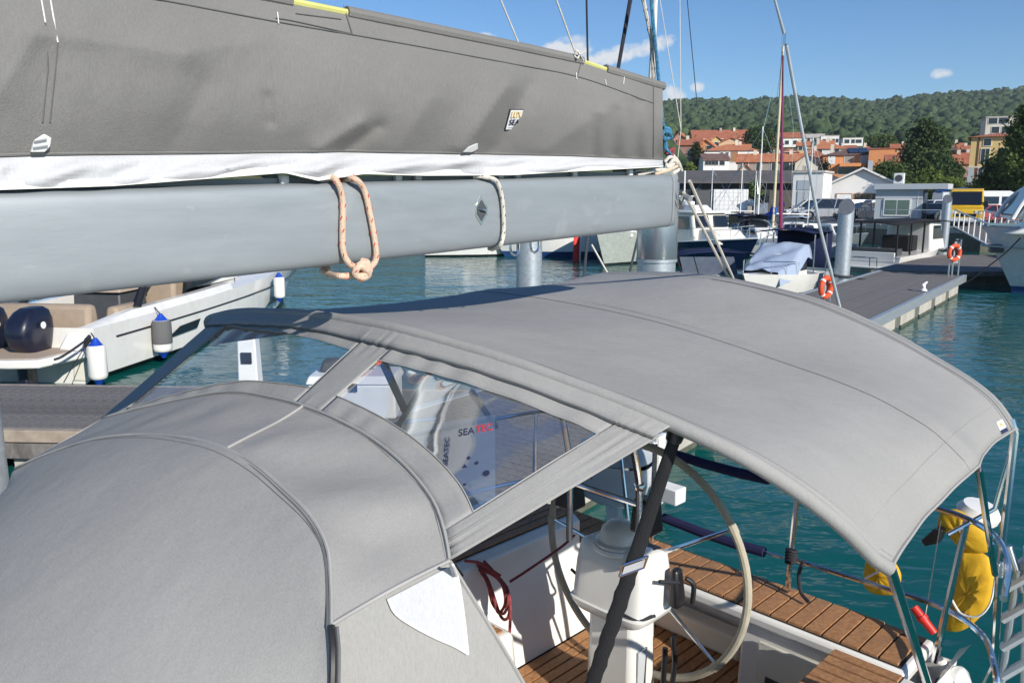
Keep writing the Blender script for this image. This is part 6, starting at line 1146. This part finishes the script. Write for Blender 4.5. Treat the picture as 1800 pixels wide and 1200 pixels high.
# ---- big white motorboat by the finger pontoon (drawn in its own frame, x forward)
t=boat('white sports motorboat with two navy outboards and beige seats beside the finger pontoon'); LBT=12.4
sh_=hull(t,LBT,2.9,.98,1.42,gel,antifk,1.3,.93,None,gel,2.6,.12,False,.93); 
m=MB(); m.grid([[(x-.02,y*.985,z-.01),(x-.02,y*.80,z+.05),(x-.02,0,z+.10),(x-.02,-y*.80,z+.05),(x-.02,-y*.985,z-.01)] for x,y,z in sh_[8:]]); m.build('foredeck',gel,t,40)
for s in (1,-1): m=MB(); m.grid([[(x,s*y*.985,z-.01),(x,s*y*.93,z+.13*min(1,x/1.2)),(x,s*y*.80,z+.13*min(1,x/1.2)),(x,s*y*.78,.55)] for x,y,z in sh_[:9]]); m.build('gunwale',gel,t,40)
MB().box(.05,4.6,-1.15,1.15,.42,.5).build('cockpit_floor',decktan,t)
for s in (1,-1): MB().tube([(x,s*(y*.985+.014),z*.70+.05) for x,y,z in sh_[1:]],.016,6).build('rub_rail',blackp,t)
# hull windows
for x0,x1 in ((2.2,3.3),(6.9,8.2)):
    for s in (1,-1):
        P=lambda x,zz: (x,s*((pw(x,[(q[0],q[1]) for q in sh_]))*(.985-(0.64-zz)*.07)+.022),zz)
        MB().prism([P(x0,.42),P(x1,.46),P(x1+.12,.64),P(x0+.45,.60)],(0,s*.012,0)).build('hull_window',glassd,t,smooth=0)
pl=MB().prism([(-1.0,-1.05,.48),(-1.12,-.6,.48),(-1.12,.6,.48),(-1.0,1.05,.48),(.05,1.3,.48),(.05,-1.3,.48)],(0,0,.14)).build('swim_platform',gel,t,bev=.03); MB().prism([(-.9,-.95,.622),(-1.0,-.5,.622),(-1.0,.5,.622),(-.9,.95,.622),(0,1.12,.622),(0,-1.12,.622)],(0,0,.008)).build('platform_mat',decktan,pl,smooth=0)
for y in (-.42,.42):
    ob=MB(); g=[]
    for k,(z,x0,x1,w_) in enumerate(((.55,-.42,-.02,.16),(.75,-.66,.02,.21),(.98,-.74,.06,.235),(1.16,-.66,.06,.225),(1.30,-.50,.02,.185),(1.36,-.40,-.05,.12))):
        c=(x0+x1)/2; hx=(x1-x0)/2; g.append([(c+hx*math.copysign(abs(math.cos(a))**.45,math.cos(a)),y+w_*math.copysign(abs(math.sin(a))**.5,math.sin(a)),z) for a in [2*math.pi*j/24 for j in range(24)]])
    ob.grid(g,cu=True); ob.f.append(tuple(range(5*24,6*24))); oo=ob.build('outboard_engine',navyp,t,50); MB().box(-.62,-.35,y-.09,y+.09,-.7,.55).build('engine_leg',navyp,oo,bev=.04); MB().lathe([(.001,0),(.06,.004),(.06,.012),(.001,.014)],(-.35,y-.275,1.08),(0,-1,0),16).build('badge',whitep,oo)
for s in (-1,1): MB().frus(-.22,.62,s*1.02-.23,s*1.02+.23,.62,.95,.28,.1,.05,.05).build('stern_locker',gel,t,bev=.05)
MB().frus(.35,.80,-1.0,1.0,.5,1.30,.16,.05,.06,.06).build('seat_back',beige,t,bev=.08); MB().frus(.75,1.35,-1.0,1.0,.5,.86,0,0,.02,.02).build('seat_cushion',beige,t,bev=.06); MB().frus(.9,1.9,-1.16,-.86,.5,1.2,.15,.1,.04,.04).build('side_cushion',beige,t,bev=.06)
MB().frus(2.1,3.1,-.5,.55,.5,1.32,.05,.05,.03,.03).build('wet_bar',darkgrey,t,bev=.04); MB().frus(2.05,3.15,-.55,.6,1.33,1.40,.02,.02,.02,.02).build('bar_top',decktan,t,bev=.02); MB().frus(3.4,4.1,-.9,.9,.5,1.5,.1,.1,.05,.05).build('helm_seat',beige,t,bev=.08)
MB().frus(4.3,6.4,-1.0,1.0,1.2,1.75,.3,1.0,.15,.15).build('cabin_top',gel,t,bev=.08)
for s in (1,-1): MB().tube(spl([(1.55,s*1.20,1.12),(2.2,s*1.12,1.78),(3.2,s*1.05,2.2)],6),.075,8).build('arch_leg',blackp,t); MB().prism([(3.4,s*1.17,1.25),(6.1,s*.93,1.36),(5.2,s*.86,1.92),(3.9,s*.98,1.98)],(0,s*.02,0)).build('side_screen',glassd,t,smooth=0)
MB().prism([(5.3,-.88,1.9),(5.3,.88,1.9),(6.2,.8,1.42),(6.2,-.8,1.42)],(.03,0,.04)).build('windscreen',glassd,t,smooth=0); MB().frus(3.0,5.3,-1.06,1.06,2.18,2.28,.1,.2,.1,.1).build('hard_top',gel,t,bev=.04)
MB().frus(-.02,.30,-1.20,-.9,.05,.52,.02,.0,.03,.03).build('quarter_step',gelcream,t,bev=.02)
mrz=R(83.0); MPOS=Vector((-8.5,13.6,0)); place(t,MPOS,mrz); bpy.context.view_layer.update(); MT=Matrix.Translation(MPOS)@Matrix.Rotation(mrz,4,'Z')
def mo(x,y,z): return MT@Vector((x,y,z))
c=W(171,636,13.1); fend('white fender with blue ends hanging nearest the motorboat stern',c,.62,.15,gel,False,W(160,585,13.3)); c=W(285,590,15.15); fend('fender wrapped in grey sleeve amidships on the motorboat',c,.66,.17,gel,True,W(272,540,15.3)); fend('white fender with blue top partly behind the bimini corner',W(418,545,19.0),.62,.15,gel,False,W(412,488,19.2)); fend('white fender hanging at the motorboat bow',W(491,505,20.6),.58,.14,gel,False,W(487,480,20.6))
t=thing('mooring_line','dark mooring line from the motorboat stern to the finger pontoon','mooring line',W(120,668,11)); MB().tube(spl([W(158,592,13.2),W(140,606,12.9),W(110,626,12.6),W(95,632,12.5)],5),.02,6).build('rope_strand',ropek,t); MB().tube(spl([W(155,600,13.1),W(130,640,12),W(112,672,11.2)],5),.008,5).build('rope_tail',ropek,t); MB().tube(spl([W(158,590,13.2),W(150,600,13.1),W(158,612,13.1),W(150,606,13.1),W(160,596,13.1)],5),.03,6).build('rope_bundle',ropek,t)
# ---- big motor yacht at right
t=boat('large white motor yacht with flared bow looming over the landing stage','motor_yacht'); sh_=hull(t,15,4.6,1.75,2.25,gelgrey,antif,1.1,.72,galvl,gel,3.4,.25,True,.95,-.6)  # pale grey hull colour carries the shade on the white topsides
MB().frus(5.2,14.55,-1.4,1.4,2.0,2.6,.2,1.6,.25,.25).build('coachroof',gel,t,bev=.12); MB().frus(3.0,14.3,-1.4,1.4,2.5,3.55,.4,.62,.35,.35).build('deckhouse',gel,t,bev=.12)
MB().prism([(14.27,-1.2,2.58),(14.27,1.2,2.58),(13.72,1.0,3.46),(13.72,-1.0,3.46)],(.06,0,.05)).build('windscreen',glassb,t,smooth=0)
for s in (1,-1): MB().prism([(4.2,s*1.42,2.62),(14.12,s*1.39,2.60),(13.62,s*1.11,3.42),(4.6,s*1.14,3.40)],(0,s*.04,0)).build('side_window',glassb,t,smooth=0); MB().tube(spl([(14.42,s*1.38,2.48),(14.1,s*1.28,3.1),(13.6,s*1.10,3.56)],5),.07,8).build('screen_pillar',gel,t)
rails(t,sh_,8,18,.65,.022); MB().box(14.0,14.9,-.16,.16,2.22,2.32).build('anchor_roller',galvl,t); MB().frus(14.35,14.75,-.26,.26,1.35,1.62,0,.05,.05,.05).build('anchor',darkgrey,t,bev=.03)
for s in (1,-1): MB().tube([(x-.02,s*(y*.93+.02),z*.70) for x,y,z in sh_],.035,6).build('knuckle_rail',galv,t)
yd=Vector((-.93,.37,0)); place(t,Vector((15.85,27.0,0))-yd*14.95,head(yd.x,yd.y))
t=thing('mooring_line','dark line from the yacht bow sagging to the pontoon corner','mooring line',MP(12.4,.1,.4)); MB().tube(spl([W(1794,418,25.6),W(1768,444,26),W(1735,470,26.3),W(1706,492,26.6),W(1690,500,26.8)],5),.022,6).build('rope_strand',ropek,t)
# ---- pale blue covered boat with navy bimini
t=boat('small white boat under a pale blue cover with navy canopy aft'); sh_=hull(t,5.2,2.1,.62,.85,gel,antifk,.7,.85,None,gel,2.0)
MB().frus(1.7,3.2,-.80,.80,.6,1.34,.05,.7,.06,.06).build('cabin',gel,t,bev=.05); winstrip(t,1.75,2.4,1.56,.8,1.22,.25)
g=[]
for i in range(25):
    x=1.45+2.35*i/24; zt_=pw(x,[(1.45,1.60),(1.9,1.66),(3.1,1.02),(3.8,.86)]); r=[]
    for j in range(21):
        v=j/20*2-1; e=max(0,abs(v)-.84)/.16; hw=.90 if x<3 else .90-.25*(x-3)
        cz=.045*math.sin(5*v+7*x)*(1-abs(v)**3)+.06*abs(noise.noise(Vector((v*1.6+x*.9,x*1.3-v,2))))
        r.append((x+.03*noise.noise(Vector((v*3,x,7))),hw*(v if abs(v)<.84 else math.copysign(.84+.10*e,v)),zt_+cz-.42*e-.05*v*v))
    g.append(r)
MB().grid(g).build('cover',bluefab,t,70)
for s in (1,-1):
    MB().tube([(.3,s*.95,.62),(.35,s*.93,1.95)],.02,6).build('canopy_post',steel,t); MB().tube([(1.6,s*.95,.62),(1.55,s*.93,1.95)],.02,6).build('canopy_post',steel,t)
MB().grid([[(x,y,2.0+.12*(1-(y/.97)**2)) for y in (-.97,-.6,0,.6,.97)] for x in (-.15,.8,1.9)]).build('canopy_top',navyfab,t,60,sol=.02); MB().grid([[(-.15,y,2.0),(-.16,y,1.3),(-.15,y,.72)] for y in (-.97,0,.97)]).build('canopy_back',navyfab,t,60,sol=.01)
rails(t,sh_,11,17,.4); MB().torus((1.7,.0,1.05),.17,.015,(1,0,.3),18,6).build('helm_wheel',blackp,t); place(t,(10.3,28.4,0),head(-.62,-.78))
# ---- navy cruiser
t=boat('navy-hulled cabin cruiser with cream wheelhouse and two windscreens'); sh_=hull(t,8.0,3.0,.95,1.45,navyhull,antifk,.9,.85,whitep,gel,2.4)
MB().frus(2.4,5.2,-1.12,1.12,1.0,2.45,.1,.45,.14,.14).build('wheelhouse',gelcream,t,bev=.10); MB().frus(2.1,5.0,-1.15,1.15,2.44,2.56,.05,.1,.08,.08).build('wheelhouse_roof',gel,t,bev=.05); MB().frus(4.9,6.6,-.95,.95,1.1,1.72,0,.6,.2,.2).build('trunk_cabin',gelcream,t,bev=.08)
for y in (-.52,.52): MB().prism([(5.02,y-.40,1.82),(5.02,y+.40,1.82),(4.82,y+.36,2.32),(4.82,y-.36,2.32)],(.03,0,.01)).build('windscreen',glassd,t,smooth=0)
winstrip(t,2.7,4.7,2.1,1.7,2.28,.15); rails(t,sh_,6,18,.55); MB().lathe([(.22,0),(.3,.06),(.3,.2),(.1,.26)],(3.2,0,2.75)).build('radar_dome',whitep,t); MB().frus(3.4,4.4,-.5,.5,2.56,2.8,.1,.3,.1,.1).build('roof_hatch',gel,t,bev=.04); MB().tube([(2.9,0,2.5),(2.85,0,4.4)],.035,6).build('antenna_mast',whitep,t); MB().tube([(2.85,-.6,3.2),(2.85,.6,3.2)],.025,6).build('crosstree',whitep,t)
for y in (-1.0,1.0): MB().box(.3,2.0,y-.05,y+.05,1.0,2.2).build('side_curtain',navyfab,t)
MB().box(.2,2.2,-1.05,1.05,2.2,2.28).build('aft_awning',blueroyal,t,bev=.02); place(t,(7.0,41.4,0),head(.44,-.9))
t=thing('navy_sunshade','dark navy boat awning with grey side screens behind bimini','awning',(5.6,29,0)); 
b0=W(1250,470,29); MB().grid([[b0+Vector((x,y*1.2,1.30-b0.z+ -.16*(x/1.6)**2)) for x in (-1.6,-.8,0,.8,1.6)] for y in (-1,0,1)]).build('awning_top',navyfab,t,60,sol=.02)
for x in (-1.5,-.9,.2,1.3): MB().tube([b0+Vector((x,-1.1,1.12-b0.z)),b0+Vector((x+.25,-1.1,-b0.z+.35))],.03,6).build('frame_tube',blackcan,t)
MB().grid([[b0+Vector((x,-1.12,1.12-b0.z)),b0+Vector((x+.2,-1.12,.4-b0.z))] for x in (-1.4,-.4,.5)]).build('side_screen',mat('smoked screen',(.10,.12,.16),.2),t)
hull_t=boat('low grey hull carrying the dark navy awning'); hull(hull_t,5,2.4,.45,.6,gelgrey,antifk); place(hull_t,(b0.x-2.3,29,0),R(-6))
# ---- black-roofed pilothouse boat
t=boat('white fishing boat with long black canopy and pilothouse beside pontoon'); sh_=hull(t,7.4,2.7,.80,1.15,gel,antif,.8,.86,None,gel,2.2)
MB().frus(3.9,5.7,-1.05,1.05,.9,2.42,.05,.55,.10,.10).build('pilothouse',gel,t,bev=.08); winstrip(t,4.2,5.35,2.06,1.5,2.2,.35); MB().prism([(5.62,-.85,1.5),(5.62,.85,1.5),(5.28,.8,2.25),(5.28,-.8,2.25)],(.04,0,.01)).build('windscreen',glassd,t,smooth=0)
MB().grid([[(x,y,2.36+.10*(1-(y/1.2)**2)+ .12*math.sin(math.pi*min(1,max(0,x/6)))) for y in (-1.2,-.8,0,.8,1.2)] for x in (-.4,1,2.5,4,5.9)]).build('canopy_top',blackcan,t,60,sol=.05)
for s in (1,-1):
    for x in (.1,1.5,2.9): MB().box(x-.04,x+.04,s*1.1-.03,s*1.1+.03,.8,2.36).build('canopy_post',blackp,t)
MB().box(-.02,.05,-1.1,1.1,.55,1.0).build('transom_board',gel,t,bev=.02); MB().box(-.55,0,-1.0,1.0,.22,.30).build('swim_platform',gel,t,bev=.02); MB().box(2.6,3.6,-.6,.6,.8,1.7).build('helm_console',blackcan,t,bev=.05); MB().box(.4,1.0,-1.0,1.0,.8,1.15).build('aft_bench',darkgrey,t,bev=.04); MB().tube([(-.5,-.6,.3),(-.55,-.6,.75),(-.55,-.3,.75),(-.5,-.3,.3)],.02,6).build('ladder',steel,t)
for y,w_,c in ((.55,.3,inkgrey),(.35,.5,ink),(-.1,.4,inkgrey)): MB().box(-.032,-.024,y-w_/2,y+w_/2,.70,.73).build('transom_lettering',c,t)
place(t,(15.35,34.4,0),head(.74,.67)); t.scale=(1,1,.86)
t=boat('white runabout with steel arch behind the navy cruiser'); sh_=hull(t,6.2,2.3,.8,1.05,gel,antif,.7); MB().frus(2.4,4.4,-.8,.8,.9,1.5,.2,.9,.15,.15).build('cabin',gel,t,bev=.06); winstrip(t,2.8,3.9,1.48,1.1,1.4,.4); rails(t,sh_,9,18,.45)
for x in (1.4,1.9): MB().tube(spl([(x,-.95,.9),(x-.1,-.8,1.8),(x-.1,.8,1.8),(x,.95,.9)],5),.025,6).build('arch_tube',steel,t)
MB().grid([[(x,y,2.2-.1*y*y) for y in (-1,0,1)] for x in (-.3,.8,1.9)]).build('navy_top',navyfab,t,60,sol=.03); MB().box(.2,1.6,-.9,.9,1.4,2.1).build('dark_screen',glassd,t); place(t,(13.6,47.6,0),head(.1,-1))
# ---- sailing boats
def sailboat(label,pos,rz,L_=7,mast=9,mm=gel,mcol=gelcream,boomcover=None,furl=None,spread=True,r=.07,mx=.55):
    t=boat(label,'sailboat'); sh_=hull(t,L_,L_*.33,.75,1.0,mm,antif,.8,.85,None,gel,2.2); MB().frus(L_*.3,L_*.72,-L_*.1,L_*.1,.8,1.25,.1,.6,.08,.08).build('cabin',gel,t,bev=.05); winstrip(t,L_*.36,L_*.58,L_*.19,.95,1.12,.1)
    x=L_*mx; MB().tube([(x,0,.9),(x,0,mast)],[r,r*.8],10).build('mast',mcol,t)
    if spread: MB().tube([(x,-.8,mast*.62),(x,.8,mast*.62)],.035,6).build('spreader',mcol,t)
    MB().tube([(x,0,1.9),(x-L_*.42,0,1.95)],.05,8).build('boom',mcol,t)
    for q in ((L_*.97,0,1.0),(.1,0,.8)): MB().tube([(x,0,mast-.05),q],.012,4).build('stay',steel,t)
    for s in (1,-1): MB().tube([(x,0,mast-.1),(x,s*.8,mast*.62),(x-.1,s*L_*.155,.8)],.010,4).build('shroud',steel,t)
    if boomcover: MB().grid([[(xx,.16*k*math.sin(a),zz+.30*k*math.cos(a)) for a in [2*math.pi*j/10 for j in range(10)]] for xx,zz,k in ((x-L_*.42,2.0,.35),(x-L_*.25,2.05,.7),(x-.4,2.1,1.0),(x-.05,2.35,1.25),(x+.1,2.4,.5))],cu=True).build('sail_cover',boomcover,t,60)
    if furl: MB().tube([(L_*.95,0,1.2),(L_*.9+(x-L_*.9)*.08,0,1.6),(x+.12,0,mast-.5)],[.05,.10,.045],8).build('furled_sail',furl,t)
    rails(t,sh_,13,18,.5); return place(t,pos,rz)
maroon=fabric('maroon sun strip',(.24,.03,.07))
p=W(1360,395,46); sailboat('small sailboat with cream mast, royal blue sail cover and maroon furled jib',(p.x+.4,p.y+3.7,0),R(-97),6.8,W(1381,82,46).z,gel,mat('cream spar',(.62,.54,.36),.5),blueroyal,maroon,False,.085)
p=W(1341,385,52); pass
sailboat('low sailboat with white mast and broad crosstree',(p.x-3.6,p.y+1.5,0),R(-20),6.5,W(1350,222,52).z,gel,gel,None,None,True,.055)
p=W(1452,435,40); t=boat('open white boat with tubular rails in front of the quay'); sh_=hull(t,5.6,2.1,.6,.8,gel,mat('green antifouling',(.02,.16,.13),.6),.7); rails(t,sh_,8,18,.45); MB().frus(1.8,3.0,-.5,.5,.6,1.3,.1,.3,.1,.1).build('console',gel,t,bev=.04)
for x in (1.2,2.2): MB().tube(spl([(x,-.9,.6),(x+.2,-.75,1.75),(x+.2,.75,1.75),(x,.9,.6)],5),.022,6).build('arch_tube',steel,t)
place(t,(12.6,43.2,0),R(-28))
for i,(px,y,h,lab_) in enumerate(((1247,62,296,'thin bare mast in front of the warehouse, left one'),(1300,60,287,'thin bare mast before white annexe and warehouse, leaning'),(1327,70,300,'thin mast by the small tree'),(1429,58,240,'slim white mast crossing the transformer house'))):
    p=W(px,390,y); sailboat('grey yacht with '+lab_,(p.x-3.3,y+.5,0),R(-10+i*7),6.2,W(px,h,y).z,gel,gel,None,None,False,.045)
for px,y,hd,L_,lab_,cv in ((1190,50,-70,6.4,'white cuddy boat moored behind the navy cruiser stern',None),(1222,57,-95,6.0,'white runabout in front of the lorry',navyfab),(1312,50,-80,5.6,'small white dayboat with raised engine box left of the cream mast',None),(1395,52,-110,6.2,'white open boat just right of the cream mast',bluefab),(1470,49,-75,5.8,'cream dinghy under the quay by the slanted pile',None),(1258,66,-100,6.8,'white motor cruiser close to the warehouse quay',None)):
    t=boat(lab_); sh_=hull(t,L_,L_*.37,.75,1.1,gelcream if 'cream' in lab_ else gel,antif,.8); cabin(t,L_*.34,L_*.66,L_*.24,.8,1.55,.7); winstrip(t,L_*.38,L_*.58,L_*.245,1.05,1.4,.4); rails(t,sh_,9,18,.5); MB().prism([(L_*.655,-L_*.09,1.0),(L_*.655,L_*.09,1.0),(L_*.575,L_*.085,1.42),(L_*.575,-L_*.085,1.42)],(.03,0,.02)).build('windscreen',glassd,t,smooth=0); MB().tube([(.1,0,.6),(-.25,0,1.25)],[.16,.2],8).build('outboard_engine',darkgrey,t)
    if cv: MB().grid([[(x,y_,1.9-.12*y_*y_) for y_ in (-.9,-.4,.4,.9)] for x in (.4,1.4,2.4)]).build('canopy_top',cv,t,60,sol=.03); [MB().tube([(x,s*.88,.8),(x,s*.88,1.82)],.02,5).build('canopy_post',steel,t) for x in (.5,2.3) for s in (-1,1)]
    p=W(px,400,y); h=R(hd); place(t,(p.x-math.cos(h)*L_*.5,p.y-math.sin(h)*L_*.5,0),h)
# boats seen under the boom
t=boat('white launch with dark stripe far under the boom'); hull(t,7,2.5,.9,1.2,gel,antifk,.9); cabin(t,2,4.8,1.8,.9,1.9); winstrip(t,2.4,4.0,1.84,1.2,1.6); place(t,(-4.8,43.8,0),R(8))
t=boat('white sloop hull with blue bottom left of the two-tone pile'); hull(t,7.5,2.5,1.1,1.35,gel,antif,.9,.9,None,gel,2.2,.30); cabin(t,2.4,5.2,1.5,1.1,1.6); place(t,(6.2,44.0,0),R(187))
t=boat('white-topped motor launch with grey-green hull beside thick pile'); hull(t,7.5,2.9,1.25,1.7,mat('grey-green hull',(.42,.46,.42),.3,coat=.3),antifk,1.2,.8); cabin(t,2,5.4,2.0,1.3,2.3); winstrip(t,2.3,4.8,2.02,1.6,2.0); place(t,(7.3,43.0,0),R(-118))
t=thing('red_flag','red ensign hanging limp from a pole beneath the boom end','flag',W(1018,430,40)); a=W(1019,470,40); b_=W(1021,405,40); MB().tube([a,b_],.03,6).build('flagpole',whitep,t); MB().grid([[b_.lerp(a,k/4)+Vector((-.12*j,.08*math.sin(j*1.5+k),-.10*j)) for j in range(4)] for k in range(5)]).build('flag',redp,t,60)
for k,(px,py,y) in enumerate(((1110,472,33),(1033,462,30))):
    t=thing('mooring_pole','dark slim pole standing in the water '+('left of the thick pile' if k else 'slanting by the thick pile'),'pole',W(px,490,y)); MB().tube([W(px-8+16*k*0,500,y),W(px+ (14 if k==0 else 1),405,y)],.05,6).build('pole_shaft',darkgrey,t)
for k,(x0,y0,x1,y1,c) in enumerate(((1040,430,1068,480,ropew),(1165,400,1160,482,maroon),(1172,420,1176,480,whitep))):
    t=thing('hanging_line',('white mooring rope slanting down left of the thick pile','maroon furled line just right of the thick pile','white post just right of the maroon line')[k],'line',QT(x1,y1,14)); MB().tube([QT(x0,y0,14),QT(x1,y1,14)],.018,6).build('rope_strand',c,t)
for o_,l_,r_ in PEND: place(o_,l_,r_)
# ---------------------------------------------------------------- harbour air
hm=bpy.data.materials.new('haze air'); hm.use_nodes=True; hn=hm.node_tree; hn.nodes.clear(); ho=hn.nodes.new('ShaderNodeOutputMaterial'); hv=hn.nodes.new('ShaderNodeVolumePrincipled'); hv.inputs['Color'].default_value=(.80,.88,1,1); hv.inputs['Density'].default_value=.00015; hn.links.new(hv.outputs[0],ho.inputs['Volume'])
hb_=MB().box(-1700,2100,-260,1320,-130,150).build('haze',hm,smooth=0); hb_['kind']='stuff'
S.cycles.volume_bounces=0
